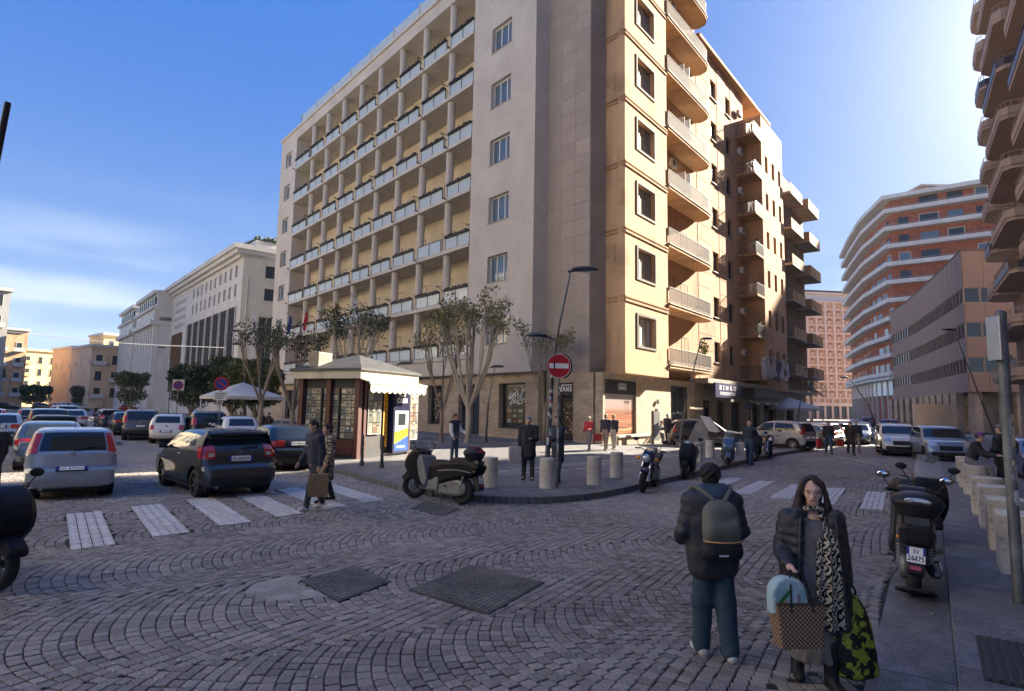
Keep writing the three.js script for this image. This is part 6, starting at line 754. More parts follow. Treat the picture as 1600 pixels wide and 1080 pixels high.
const dNavy = cloth(0.032, 0.037, 0.055), dBlack = cloth(0.030, 0.030, 0.033), jean = cloth(0.05, 0.085, 0.14), beigeT = cloth(0.30, 0.25, 0.19), greyT = cloth(0.16, 0.16, 0.17), redJ = cloth(0.45, 0.03, 0.05), whiteS = cloth(0.72, 0.72, 0.72);
function shopBag(label, x, y, z, mat, w = 0.32, hh = 0.4, d = 0.12, turn = 0, group) { const o = thing('shopping_bag', label, 'bag', [x, y, z], turn, group); mesh('sack', [extr([[-w / 2, 0], [w / 2, 0], [w / 2 + 0.01, hh], [-w / 2 - 0.01, hh]], d, [], 0.01).translate(0, 0.01, -d / 2)], mat, o); mesh('handle', [tube([V(-w * 0.25, hh, d / 2), V(-w * 0.15, hh + 0.12, 0.02), V(0, hh + 0.15, 0), V(w * 0.15, hh + 0.12, 0.02), V(w * 0.25, hh, d / 2)], 0.006, 14, 5)], mat, o); return o; }
{ // young man crossing with a paper bag, companion in a patterned coat behind him
  const f = face(-0.55, 0.6);
  const o = person(figure({ h: 1.78, legs: [[0.3, 0.12], [-0.22, 0.2]], arms: [[-0.15, 0.12, 0.35], [0.1, 0.14, 0.5]], lean: 0.05, headTilt: 0.35, headTurn: -0.1, jacket: dNavy, trousers: { mat: dNavy, wide: 0.95 }, shoes: whiteS, fat: 1.08, hood: dNavy, cell: 0.016 }), 'young man in dark tracksuit and white trainers crossing with a paper bag', -3.95, -12.5, f);
  panel('chest_print', 0.16, 0.05, printMat(128, 40, (x, w, h) => { x.fillStyle = '#0f1116'; x.fillRect(0, 0, w, h); x.fillStyle = '#ddd'; x.fillRect(8, 12, 70, 7); x.fillRect(8, 24, 44, 5); }), o, -0.07, 1.27, 0.148);
  const w = o.localToWorld(V(...o.J.A[0].w)); shopBag('brown paper shopping bag held by the young man in tracksuit', w.x + 0.02, w.y - 0.60, w.z + 0.1, std([0.36, 0.24, 0.13], 0.9, { map: T.grime }), 0.34, 0.42, 0.14, 0.3);
  const coat = std([0.42, 0.37, 0.30], 0.95, { map: dtex(128, (u, v) => (fbm(u * 14, v * 14, 14, 3) > 0.52 ? 1 : 0.28), true, 0.25) });
  person(figure({ h: 1.68, legs: [[0.25, 0.1], [-0.2, 0.15]], arms: [[0.1, 0.1, 0.3], [-0.1, 0.1, 0.3]], jacket: coat, jacketLen: 0.34, trousers: { mat: dBlack }, hair: [0.03, 0.02, 0.015], hairStyle: 'mess', fat: 1.05, cell: 0.02 }), 'person in spotted pale coat half hidden behind the young man', -4.0, -13.5, f);
}
// people on the corner
person(figure({ h: 1.72, legs: [[0.05, 0.02], [-0.03, 0.02]], arms: [[0.25, 0.15, 0.95], [0.1, 0.12, 0.35]], sleeve: whiteS, jacket: dNavy, trousers: { mat: jean }, hair: [0.08, 0.07, 0.06], headTurn: 0.5, fat: 1.12 }), 'man in dark vest with white sleeves standing behind the maxi scooter', -2.05, -22.6, face(0.5, 0.4), null, 0.145);
{ const o = person(figure({ h: 1.74, legs: [[0.06, 0.02, 0.06], [-0.04, 0.02, 0.06]], arms: [[0.3, 0.12, 1.3], [0.05, 0.14, 0.15]], jacket: dBlack, jacketLen: 0.22, coatFlare: 0.02, trousers: { mat: dBlack }, hat: cloth(0.30, 0.29, 0.28), hair: [0.3, 0.3, 0.3], headTurn: 0.25, fat: 1.18, elbowIn: [0.5, 0] }), 'old man in black coat and grey cap holding a white bag', 0.5, -17.0, face(-0.1, 1), null, 0.145); shopBag('white plastic bag held by the old man in the grey cap', 0.13, 0.62, -16.9, std([0.70, 0.62, 0.58], 0.6, { map: T.grime }), 0.3, 0.42, 0.14, 0.2); }
person(figure({ h: 1.76, legs: [[0.1, 0.05], [-0.08, 0.05]], arms: [[0.5, 0.1, 1.0], [0.1, 0.1, 0.3]], jacket: dNavy, jacketLen: 0.3, trousers: { mat: jean }, shoes: greyT, hair: [0.03, 0.025, 0.02], fat: 1.1 }), 'man in long navy coat standing behind the no entry pole', 1.28, -16.5, face(-0.8, 0.5), null, 0.145);
person(figure({ h: 1.62, legs: [[0.22, 0.1], [-0.2, 0.15]], arms: [[0.3, 0.1, 1.2], [0.1, 0.1, 0.6]], jacket: redJ, trousers: { mat: greyT }, hair: [0.45, 0.38, 0.28], fat: 1.0 }), 'woman in red jacket walking past the poster window', 3.75, -29.3, face(-0.6, 0.8), null, 0.145);
{ const o = person(figure({ h: 1.74, legs: [[0.2, 0.1], [-0.2, 0.15]], arms: [[0.1, 0.1, 0.3], [-0.1, 0.12, 0.3]], jacket: dNavy, trousers: { mat: beigeT }, hair: [0.05, 0.04, 0.03], fat: 1.1 }), 'man in navy jacket and pale trousers carrying a red bag', 4.6, -29.6, face(-0.5, 0.85), null, 0.145); shopBag('red bag carried by the man in navy jacket', 4.2, 0.62, -29.5, cloth(0.4, 0.03, 0.03), 0.34, 0.3, 0.14, 0.2); }
person(figure({ h: 1.7, legs: [[0.18, 0.1], [-0.2, 0.15]], arms: [[0.1, 0.1, 0.3], [-0.1, 0.1, 0.3]], jacket: dBlack, trousers: { mat: cloth(0.34, 0.32, 0.28) }, hair: [0.06, 0.05, 0.04], fat: 1.08 }), 'companion in dark jacket just right of the red bag man', 5.15, -30.6, face(-0.5, 0.85), null, 0.145);
person(figure({ h: 1.72, sit: 0.62, legs: [[1.35, 1.3, 0.1], [1.4, 1.25, 0.1]], arms: [[0.7, 0.1, 0.8], [0.7, 0.1, 0.9]], lean: 0.55, headTilt: 0.4, jacket: dBlack, trousers: { mat: dBlack }, fat: 1.08 }), 'hunched figure in black sitting on the stone bench', C4[0] + dB[0] * 3.6 + nB[0] * 0.25, C4[1] + dB[1] * 3.6 + nB[1] * 0.25, face(0.78, 0.62), null, 0.145);
person(figure({ h: 1.78, legs: [[0.05, 0.02], [-0.05, 0.02]], arms: [[0.05, 0.12, 0.2], [0.05, 0.12, 0.2]], jacket: dBlack, jacketLen: 0.25, trousers: { mat: dBlack }, hair: [0.45, 0.43, 0.4], fat: 1.12 }), 'white-haired man in black coat standing by the upright board', 9.35, -36.5, face(0.6, -0.5), null, 0.145);
{ const o = person(figure({ h: 1.75, legs: [[0.1, 0.05], [-0.1, 0.08]], arms: [[0.15, 0.12, 0.25], [0.9, 0.1, 0.4]], jacket: dNavy, trousers: { mat: jean }, hair: [0.6, 0.45, 0.36], hairStyle: 'none', fat: 1.2 }), 'bald man in dark jacket and jeans beside the blue grey scooter', 9.7, -24.9, face(0.55, -0.8), null); shopBag('pale plastic bag in the hand of the bald man', 9.25, 0.42, -24.75, std([0.66, 0.6, 0.54], 0.6), 0.26, 0.46, 0.14, 0.2); }
{ const o = person(figure({ h: 1.72, legs: [[0.25, 0.1], [-0.22, 0.18]], arms: [[0.1, 0.1, 0.2], [0.1, 0.1, 0.2]], jacket: dBlack, trousers: { mat: jean }, fat: 1.15 }), 'walker in black jacket and jeans carrying a red bag, left of the trio', 16.7, -32.2, face(-0.3, 0.95)); shopBag('red shopping bag left of the jeans walker', 16.15, 0.35, -32.1, cloth(0.42, 0.03, 0.03), 0.24, 0.42, 0.12, 0.2); shopBag('round red bag between the walkers in the right street', 17.35, 0.42, -32.3, cloth(0.42, 0.04, 0.03), 0.34, 0.34, 0.14, 0.2); }
person(figure({ h: 1.7, legs: [[0.22, 0.1], [-0.22, 0.15]], arms: [[0.1, 0.1, 0.2], [0.1, 0.1, 0.2]], jacket: cloth(0.05, 0.035, 0.03), jacketLen: 0.2, trousers: { mat: dBlack }, hairStyle: 'mess', hair: [0.12, 0.05, 0.03], fat: 1.12 }), 'walker in dark brown coat, middle of the trio', 17.75, -32.0, face(-0.3, 0.95));
person(figure({ h: 1.76, legs: [[0.2, 0.1], [-0.2, 0.15]], arms: [[0.1, 0.1, 0.2], [0.1, 0.1, 0.2]], jacket: dNavy, trousers: { mat: beigeT }, hair: [0.3, 0.28, 0.25], fat: 1.15 }), 'walker in navy jacket and beige trousers, right of the trio', 19.3, -34.2, face(-0.3, 0.95));
person(figure({ h: 1.72, legs: [[0.3, 0.1], [-0.3, 0.2]], arms: [[0.2, 0.1, 0.3], [-0.2, 0.1, 0.3]], jacket: dBlack, trousers: { mat: dBlack }, fat: 1.1 }), 'lone figure in black walking between the oncoming saloon and off-roader', 26.6, -43.0, face(0.9, 0.3));
// right pavement
person(figure({ h: 1.66, sit: 0.86, legs: [[1.2, 0.95, 0.1], [1.3, 1.1, 0.1]], arms: [[0.6, 0.1, 0.9], [0.6, 0.1, 0.9]], lean: 0.3, headTilt: 0.3, jacket: dBlack, trousers: { mat: greyT }, hat: cloth(0.16, 0.05, 0.2), hair: [0.05, 0.04, 0.04], fat: 1.2, cell: 0.018 }), 'person in purple knitted hat sitting on a stone bollard', 11.95, -15.95, face(0.75, 0.6), null, 0.07);
person(figure({ h: 1.8, legs: [[0.08, 0.03], [-0.05, 0.03]], arms: [[0.2, 0.12, 0.5], [0.15, 0.12, 0.5]], jacket: dBlack, jacketLen: 0.12, trousers: { mat: dBlack }, hat: cloth(0.17, 0.155, 0.14), hair: [0.1, 0.1, 0.1], fat: 1.25, cell: 0.018 }), 'man in black coat and grey beanie standing at the right edge', 12.75, -15.9, face(-0.4, -0.9), null, 0.1);
person(figure({ h: 1.72, legs: [[0.15, 0.05], [-0.1, 0.08]], arms: [[0.1, 0.1, 0.3], [0.1, 0.1, 0.3]], jacket: dBlack, trousers: { mat: dBlack }, hair: [0.1, 0.05, 0.03], fat: 1.15 }), 'man in black cut by the left edge beside the silver hatchback', -9.75, -11.6, face(-0.9, -0.3));
person(figure({ h: 1.7, legs: [[0.25, 0.1], [-0.22, 0.18]], jacket: dBlack, trousers: { mat: greyT }, cell: 0.03 }), 'tiny pedestrian crossing the left street in the distance', -38.5, -57, face(0.6, 0.6));
// cafe guests, small and dark under the white canopy
for (let i = 0; i < 6; i++) person(figure({ h: 1.7, sit: 0.5, legs: [[1.4, 1.4], [1.4, 1.4]], jacket: [dBlack, dNavy, cloth(0.1, 0.05, 0.04)][i % 3], trousers: { mat: dBlack }, cell: 0.035, fingers: false }), ['first', 'second', 'third', 'fourth', 'fifth', 'sixth'][i] + ' dark seated cafe guest from the left, below the white canopy', -23.4 + i * 1.05, -47.4 + (i % 2) * 1.4, face(0.4 - i * 0.2, 0.8), 'cafe guests under the canopy', 0.145);
for (let i = 0; i < 6; i++) { const t = thing('cafe_chair', ['first', 'second', 'third', 'fourth', 'fifth', 'sixth'][i] + ' dark cafe chair from the left, below the white canopy', 'chair', [-23.4 + i * 1.05, 0.145, -47.45 + (i % 2) * 1.4], face(0.4 - i * 0.2, 0.8), 'cafe chairs under the canopy'); mesh('seat', rb(0.44, 0.04, 0.44, 0.015, 0, 0.43, 0), M.wood, t); mesh('backrest', rb(0.44, 0.4, 0.03, 0.012, 0, 0.7, -0.22), M.wood, t); for (const [a, b] of [[-1, -1], [1, -1], [1, 1], [-1, 1]]) mesh('leg', cyl(0.018, 0.015, 0.42, a * 0.19, 0, b * 0.19, 6), M.metal, t); }
// ---------------------------------------------------------------- the two near figures
{ // seen from behind: dark puffer, navy hood, khaki backpack
  const puf = cloth(0.034, 0.035, 0.042, 0.6), denim = cloth(0.030, 0.060, 0.085), hoodM = cloth(0.045, 0.075, 0.12);
  const o = person(figure({ h: 1.62, legs: [[0.1, 0.03], [-0.1, 0.12]], arms: [[-0.05, 0.34, 1.15], [-0.08, 0.32, 1.1]], elbowIn: [0.35, 0.35], lean: 0.03, headTilt: -0.05, headTurn: -0.25, jacket: null, trousers: { mat: denim, wide: 1.3 }, shoes: cloth(0.55, 0.54, 0.5), fat: 1.2, hairStyle: 'mess', hair: [0.022, 0.017, 0.015], cell: 0.013, headFine: 0.007 }), 'person with black hair and khaki backpack walking away from us', 1.8, -5.5, face(-0.05, -1));
  const J = o.J, s = 1.62 / 1.75, L = [];
  // puffer in stacked quilted rolls
  for (let i = 0; i < 8; i++) { const t = i / 7, y = lerp(J.hip[1] - 0.10, J.chest[1] + 0.06, t), z = lerp(0, J.chest[2], t), w = lerp(0.085, 0.11, t); L.push(cap(w, y, z, -w, y, z, 0.135 + 0.012 * Math.sin(t * 3), 0.135 + 0.012 * Math.sin(t * 3))); }
  L.push(cap(...J.A[0].sh, ...J.A[1].sh, 0.1, 0.1), cap(...J.chest, ...J.neck, 0.12, 0.075));
  for (const a of J.A) for (let i = 0; i < 7; i++) { const t = i / 6, p = t < 0.5 ? a.sh.map((v, q) => lerp(v, a.e[q], t * 2)) : a.e.map((v, q) => lerp(v, a.w[q], t * 2 - 1)); L.push({ c: p, s: [lerp(0.088, 0.062, t), lerp(0.07, 0.055, t), lerp(0.09, 0.062, t)] }); }
  mesh('puffer_jacket', nets(creased(field(L, 0.024), 0.014), boundsOf(L), 0.010), puf, o, false);
  mesh('hood', nets(field([cap(0.075, J.neck[1] + 0.02, J.neck[2] - 0.04, -0.075, J.neck[1] + 0.02, J.neck[2] - 0.04, 0.085, 0.085), cap(0.1, J.neck[1] - 0.03, J.neck[2] - 0.06, -0.1, J.neck[1] - 0.03, J.neck[2] - 0.06, 0.07, 0.07), cap(0, J.neck[1] - 0.02, J.neck[2] - 0.09, 0, J.neck[1] - 0.09, J.neck[2] - 0.11, 0.085, 0.06)], 0.05), [[-0.25, J.neck[1] - 0.25, -0.3], [0.25, J.neck[1] + 0.2, 0.2]], 0.011), hoodM, o, false);
  // white trainers get three dark stripes
  for (const l of J.L) for (let i = 0; i < 3; i++) for (const sg of [-1, 1]) mesh('shoe_stripe', bx(-0.004, -0.03, -0.008, 0.004, 0.03, 0.008).rotateX(0.45).translate(l.an[0] + sg * 0.041, l.an[1] - 0.03, l.an[2] + 0.045 + i * 0.028), M.black, o);
  // backpack, worn on the back of the jacket: a thing of its own
  const b = thing('backpack', 'khaki and black backpack with orange stripe worn by the walking person', 'backpack', [1.8, 0, -5.5], o.rotation.y);
  const by = J.chest[1] - 0.13, bz = J.chest[2] - 0.19, kh = cloth(0.15, 0.15, 0.12, 0.75), F = [cap(0.07, by + 0.13, bz + 0.01, -0.07, by + 0.13, bz + 0.01, 0.08, 0.08), cap(0.09, by - 0.17, bz - 0.01, -0.09, by - 0.17, bz - 0.01, 0.09, 0.09), cap(0.08, by, bz - 0.03, -0.08, by, bz - 0.03, 0.085, 0.085), cap(0.02, by + 0.18, bz + 0.02, -0.02, by + 0.18, bz + 0.02, 0.06, 0.06)];
  const split = by - 0.10, fAll = field(F, 0.09), bb = boundsOf(F);
  mesh('upper_pack', nets(creased((x, y, z) => Math.max(fAll(x, y, z), split - y), 0.012), bb, 0.009), kh, b, false);
  mesh('lower_pocket', nets((x, y, z) => Math.max(fAll(x, y, z) - 0.006, y - split), bb, 0.01), cloth(0.014, 0.014, 0.016, 0.6), b, false);
  mesh('zip_line', tube(Array.from({ length: 9 }, (_, i) => { const x = -0.16 + i * 0.04; return V(x, split + 0.012 - Math.abs(x) * 0.0, bz - 0.118 + Math.abs(x) ** 2 * 2.6); }), 0.006, 30, 6), std([0.75, 0.38, 0.16], 0.5), b);
  mesh('print', bx(-0.02, split - 0.10, bz - 0.121, 0.06, split - 0.085, bz - 0.116), M.white, b);
  for (const sg of [1, -1]) mesh('strap', new THREE.TubeGeometry(new THREE.CatmullRomCurve3([V(sg * 0.03, by + 0.21, bz + 0.0), V(sg * 0.07, by + 0.265, bz + 0.03), V(sg * 0.125, by + 0.315, bz + 0.085), V(sg * 0.165, by + 0.34, bz + 0.2), V(sg * 0.17, by + 0.22, bz + 0.325)]), 30, 0.022, 6).scale(1, 1, 1), kh, b);
}
{ // woman walking towards us: open black puffer, zebra scarf, grey dress, two bags
  const puf = cloth(0.032, 0.033, 0.038, 0.5), grey = std([0.34, 0.315, 0.30], 0.95, { bumpMap: T.fine, bumpScale: 0.008, map: T.grime });
  const pos = [2.42, 0, -4.98], fc = face(-0.12, 1), hturn = -0.25;
  const o = person(figure({ h: 1.58, legs: [[0.12, 0.05], [-0.14, 0.12]], arms: [[-0.02, 0.16, 0.12], [0.05, 0.26, 1.25]], lean: 0.02, headTilt: 0.10, headTurn: hturn, skin: [0.66, 0.40, 0.30], hair: [0.06, 0.035, 0.025], hairStyle: 'none', shoes: M.black, cell: 0.014, headFine: 0.005 }), 'woman in open black puffer and zebra scarf walking towards us', pos[0], pos[2], fc);
  const J = o.J, s = 1.58 / 1.75;
  // grey knitted dress with a flared hem
  const D = [cap(0.05, J.hip[1] + 0.02, 0.02, 0.05, J.chest[1] - 0.02, 0.02, 0.125, 0.115), cap(-0.05, J.hip[1] + 0.02, 0.02, -0.05, J.chest[1] - 0.02, 0.02, 0.125, 0.115), cap(0, J.chest[1] - 0.05, 0.02, 0, J.neck[1] - 0.14, 0.02, 0.12, 0.09), cap(0.05, J.hip[1], 0, 0.06, 0.34, 0.0, 0.125, 0.105), cap(-0.05, J.hip[1], 0, -0.06, 0.34, 0.0, 0.125, 0.105), ...Array.from({ length: 11 }, (_, i) => { const a = i / 11 * 6.28; return cap(Math.cos(a) * 0.09, 0.42, Math.sin(a) * 0.07, Math.cos(a) * 0.15, 0.21, Math.sin(a) * 0.115, 0.05, 0.034); })];
  mesh('dress', nets(creased(field(D, 0.05), 0.012), boundsOf(D), 0.011), grey, o, false);
  mesh('boots', nets(field(J.L.flatMap((l) => [cap(...l.an, l.an[0], 0.32, l.an[2], 0.05, 0.06), cap(...l.heel, ...l.toe, 0.043, 0.037), cap(...l.an, ...l.toe, 0.045, 0.03)]), 0.02), [[-0.25, -0.02, -0.25], [0.25, 0.44, 0.35]], 0.012), M.black, o, false);
  // open coat: quilted rolls round the back and sides, parted in front
  const Ct = [], rolls = 11; for (let i = 0; i < rolls; i++) { const t = i / (rolls - 1), y = lerp(0.50, J.chest[1] + 0.055, t), r = lerp(0.205, 0.155, t), open = lerp(2.2, 2.3, t); let q = null; for (let k = 0; k <= 14; k++) { const a = lerp(-open, open, k / 14) + Math.PI, p = [Math.sin(a) * r * 1.12, y - 0.01 * Math.cos(a), Math.cos(a) * r * 0.82 + 0.015]; if (q) Ct.push(cap(...q, ...p, 0.052, 0.052)); q = p; } }
  for (const a of J.A) for (let i = 0; i < 10; i++) { const t = i / 9, p = t < 0.5 ? a.sh.map((v, q) => lerp(v, a.e[q], t * 2)) : a.e.map((v, q) => lerp(v, a.w[q], t * 2 - 1)); Ct.push({ c: p, s: [lerp(0.088, 0.062, t), lerp(0.06, 0.05, t), lerp(0.088, 0.066, t)] }); }
  Ct.push(cap(...J.A[0].sh, ...J.A[1].sh, 0.068, 0.068), cap(0.11, J.chest[1] + 0.1, 0.05, 0.075, J.neck[1] + 0.01, 0.0, 0.05, 0.05), cap(-0.11, J.chest[1] + 0.1, 0.05, -0.075, J.neck[1] + 0.01, 0.0, 0.05, 0.05), cap(0.07, J.neck[1] + 0.0, -0.05, -0.07, J.neck[1] + 0.0, -0.05, 0.06, 0.06));
  mesh('open_coat', nets(creased(field(Ct, 0.016), 0.010), boundsOf(Ct), 0.010), puf, o, false);
  for (const sg of [1, -1]) mesh('zip_edge', tube(Array.from({ length: 9 }, (_, i) => { const t = i / 8, y = lerp(0.50, J.chest[1] + 0.1, t), r = lerp(0.205, 0.155, t), a = lerp(2.2, 2.3, t) * sg + Math.PI; return V(Math.sin(a) * r * 1.12 - sg * 0.0, y, Math.cos(a) * r * 0.82 + 0.065); }), 0.009, 30, 6), M.metal, o);
  for (const sg of [1, -1]) { const L = [cap(sg * 0.075, J.neck[1] + 0.015, 0.03, sg * 0.15, J.chest[1] + 0.1, 0.10, 0.022, 0.03), cap(sg * 0.15, J.chest[1] + 0.1, 0.10, sg * 0.135, J.chest[1] - 0.05, 0.145, 0.03, 0.018), cap(sg * 0.1, J.neck[1] - 0.02, 0.06, sg * 0.18, J.chest[1] + 0.06, 0.09, 0.018, 0.022)]; mesh('collar', nets(field(L, 0.03), boundsOf(L), 0.01), puf, o, false); }
  mesh('shoulder_strap', [bar(V(0.185, J.chest[1] - 0.02, 0.16), V(0.215, 0.58, 0.175), 0.009)], M.black, o);
  // hair: long brown strands framing the face and falling on the shoulders
  const hc = J.head, hl = [], HQ = (x, y, z) => [hc[0] + (x * Math.cos(hturn) + z * Math.sin(hturn)) * s, hc[1] + y * s, hc[2] + (-x * Math.sin(hturn) + z * Math.cos(hturn)) * s];
  hl.push({ c: HQ(0, 0.05, -0.04), s: [0.086 * s, 0.092 * s, 0.095 * s] }, { c: HQ(0, -0.03, -0.075), s: [0.09 * s, 0.12 * s, 0.05 * s] });
  for (const sg of [1, -1]) for (let i = 0; i < 7; i++) { const q = i / 6, z0 = 0.045 - q * 0.1; hl.push(cap(...HQ(sg * 0.012, 0.132, z0 * 0.6 - 0.005), ...HQ(sg * 0.08, 0.085, z0), 0.018, 0.014), cap(...HQ(sg * 0.08, 0.085, z0), ...HQ(sg * (0.104 + 0.006 * q), -0.01, z0 * 0.8 - 0.005), 0.014, 0.015), cap(...HQ(sg * (0.104 + 0.006 * q), -0.01, z0 * 0.8 - 0.005), ...HQ(sg * (0.108 + 0.03 * q), -0.12, z0 * 0.6), 0.015, 0.015), cap(...HQ(sg * (0.108 + 0.03 * q), -0.12, z0 * 0.6), ...HQ(sg * (0.112 + 0.05 * q), -0.22 - 0.05 * ((i * 3) % 4) / 3, 0.02 - q * 0.05), 0.015, 0.007)); }
  for (let i = 0; i < 5; i++) hl.push(cap(...HQ(-0.01 + i * 0.01, 0.132, 0.02), ...HQ(0.02 + i * 0.013, 0.085 - i * 0.008, 0.078 - i * 0.008), 0.012, 0.006));
  mesh('hair', nets((() => { const f0 = field(hl, 0.010); return (x, y, z) => { const d = f0(x, y, z); return Math.abs(d) > 0.04 ? d : d + 0.007 * (vn(Math.atan2(x - hc[0], z - hc[2]) * 16 + 60, y * 12 + 40, 256) - 0.5); }; })(), boundsOf(hl), 0.006), std([0.065, 0.04, 0.03], 0.5, { map: T.hair ??= dtex(256, (u, v) => 0.6 + 0.8 * (fbm(u * 120, v * 4, 120, 3) - 0.3), true, 0.25) }), o, false);
  mesh('necklace', new THREE.TorusGeometry(0.062, 0.006, 6, 24).rotateX(0.75).translate(0.01, J.neck[1] - 0.085, J.neck[2] + 0.075), std([0.7, 0.5, 0.2], 0.25, { metalness: 1 }), o);
  // bare skin at the neckline
  const nk = [cap(0, J.neck[1] - 0.02, J.neck[2] + 0.01, 0, J.neck[1] - 0.13, J.neck[2] + 0.05, 0.055, 0.062)]; mesh('neckline', nets(field(nk), boundsOf(nk), 0.01, () => [0.66, 0.40, 0.30]), skinM, o, false);
  // zebra scarf: collar loop and a broad panel with folds
  const zeb = dtex(512, (u, v) => { const w = fbm(u * 7, v * 5, 7, 3), q = Math.sin(u * 75 + w * 16 + Math.sin(v * 38 + w * 14) * 2.2) + 0.35 * Math.sin(v * 120 + u * 40 + w * 20); return q > 0.1 ? [0.88, 0.84, 0.76] : [0.05, 0.045, 0.045]; }, true, 0.42); const zm = std([0.80, 0.77, 0.72], 0.9, { map: zeb, side: THREE.DoubleSide });
  const x0 = 0.05, top = J.neck[1] - 0.01, bot = 0.46; const fold = (u, v) => 0.016 * Math.sin(v * 15 + u * 1.5) * (0.3 + u) + 0.006 * Math.sin(v * 31 + u * 9);
  const scarf = (zo) => grid((u, v) => { const w = lerp(0.05, 0.118, Math.pow(u, 0.7)), xx = x0 + u * 0.035 + (v - 0.5) * 2 * w; const z = lerp(0.085, 0.185, Math.min(1, u * 4)) - Math.max(0, u - 0.5) * 0.03; return [xx, lerp(top, bot, u) + 0.014 * Math.sin(v * 9) * u, z + fold(u, v) + zo - Math.abs(v - 0.5) * 0.05]; }, 44, 30, [0, 0, 1]);
  const uvf = (g) => { const a = g.attributes.position, U = []; for (let i = 0; i < a.count; i++) U.push(a.getX(i), a.getY(i)); g.setAttribute('uv', new THREE.Float32BufferAttribute(U, 2)); return g; };
  mesh('zebra_scarf', [uvf(scarf(0)), uvf(scarf(-0.014))], zm, o, false); mesh('scarf_collar', new THREE.TorusGeometry(0.07, 0.022, 10, 30).scale(1, 1, 0.9).rotateX(1.3).translate(0, J.neck[1] + 0.005, J.neck[2] + 0.025), zm, o);
  mesh('scarf_trim', tube(Array.from({ length: 13 }, (_, i) => { const v = i / 12; return V(x0 + 0.035 + (v - 0.5) * 0.24, bot - 0.006 + 0.014 * Math.sin(v * 9), 0.168 + fold(1, v) - Math.abs(v - 0.5) * 0.05); }), 0.012, 36, 6), puf, o);
  o.updateMatrixWorld(true); const hr = o.localToWorld(V(...J.A[1].w).add(V(...J.A[1].d).multiplyScalar(0.075))), hlft = o.localToWorld(V(...J.A[0].w).add(V(...J.A[0].d).multiplyScalar(0.075)));
  // checked shopper with a bright carton inside, hanging from her right hand
  const W = 0.34, Hb = 0.29, dp = 0.13, b = thing('checked_shopper', 'brown checked shopping bag with black handles in her right hand', 'bag', [hr.x + 0.02, hr.y - 0.545, hr.z + 0.03], 0.05);
  const chk = dtex(256, (u, v) => { const a = Math.floor(u * 16), c = Math.floor(v * 16), k = ((a + c) & 1) ? 1 : 0.42, f = 0.9 + 0.3 * (fbm(u * 40, v * 40, 40, 2) - 0.5); return [k * f, k * f * 0.95, k * f * 0.9]; }, true, 0.26);
  mesh('bag_body', (() => { const g = extr([[-W / 2 + 0.035, 0], [W / 2 - 0.02, 0], [W / 2, Hb], [-W / 2, Hb]], dp, [], 0.014).translate(0, 0.012, -dp / 2); return g; })(), std([0.50, 0.36, 0.26], 0.85, { map: chk }), b); mesh('rim', bx(-W / 2 - 0.012, Hb + 0.014, -dp / 2 - 0.014, W / 2 + 0.012, Hb + 0.026, dp / 2 + 0.014), cloth(0.07, 0.045, 0.03), b);
  for (const z of [-dp / 2, dp / 2 + 0.02]) mesh('handle', tube([V(-0.075, Hb - 0.03, z), V(-0.065, Hb + 0.12, z * 0.7), V(-0.04, Hb + 0.235, z * 0.15), V(0.0, Hb + 0.25, z * 0.15), V(0.05, Hb + 0.2, z * 0.4), V(0.09, Hb - 0.03, z)], 0.008, 24, 6), M.black, b);
  const ct = thing('printed_parcel', 'light blue printed parcel sticking out of the checked bag', 'parcel', [hr.x - 0.045, hr.y - 0.29, hr.z + 0.03], 0.05); mesh('wrapper', extr(spl([[-0.115, 0], [0.1, 0], [0.108, 0.12], [0.07, 0.2], [-0.04, 0.215], [-0.11, 0.15]], 24), 0.07, [], 0.02).translate(0, 0, -0.035), std([0.42, 0.58, 0.60], 0.3, { bumpMap: T.bump, bumpScale: 0.01 }), ct);
  panel('print', 0.2, 0.15, printMat(256, 180, (x, w, h) => { x.fillStyle = '#8fb9c0'; x.fillRect(0, 0, w, h); x.fillStyle = '#c79a52'; x.beginPath(); x.ellipse(60, 150, 60, 50, 0, 0, 7); x.fill(); x.fillStyle = '#2f6a3c'; x.beginPath(); x.moveTo(10, 110); x.quadraticCurveTo(90, 20, 130, 0); x.lineTo(150, 20); x.quadraticCurveTo(90, 70, 40, 130); x.fill(); x.fillStyle = '#c2d7da'; x.fillRect(150, 10, 40, 160); x.save(); x.translate(224, 96); x.rotate(-Math.PI / 2); x.fillStyle = '#a3213f'; x.font = 'bold 46px sans-serif'; x.textAlign = 'center'; x.fillText('MOR', 0, 0); x.restore(); }, { roughness: 0.35 }), ct, 0, 0.085, 0.0575);
  // leafy print bag in her left hand
  const g = thing('leaf_print_bag', 'black carrier bag with yellow green leaf print in her left hand', 'bag', [hlft.x + 0.03, Math.max(0.0, hlft.y - 0.675), hlft.z + 0.03], 0.1);
  const leafT = dtex(512, (u, v) => { const w = fbm(u * 5, v * 5, 5, 4), w2 = fbm(u * 7 + 3, v * 7 + 5, 7, 3), c = fbm(u * 6 + w, v * 6 + w2, 6, 2) - 0.5, vein = Math.abs(Math.sin((u * 18 + w * 10) * 2 + v * 30)), e = fbm(u * 40, v * 40, 40, 2); return c > -0.01 ? (vein < 0.16 ? [0.12, 0.16, 0.04] : [0.55 + 0.25 * e, 0.62 + 0.22 * e, 0.22])   : c > -0.05 ? [0.16, 0.2, 0.07] : [0.035, 0.04, 0.035]; }, true, 0.34);
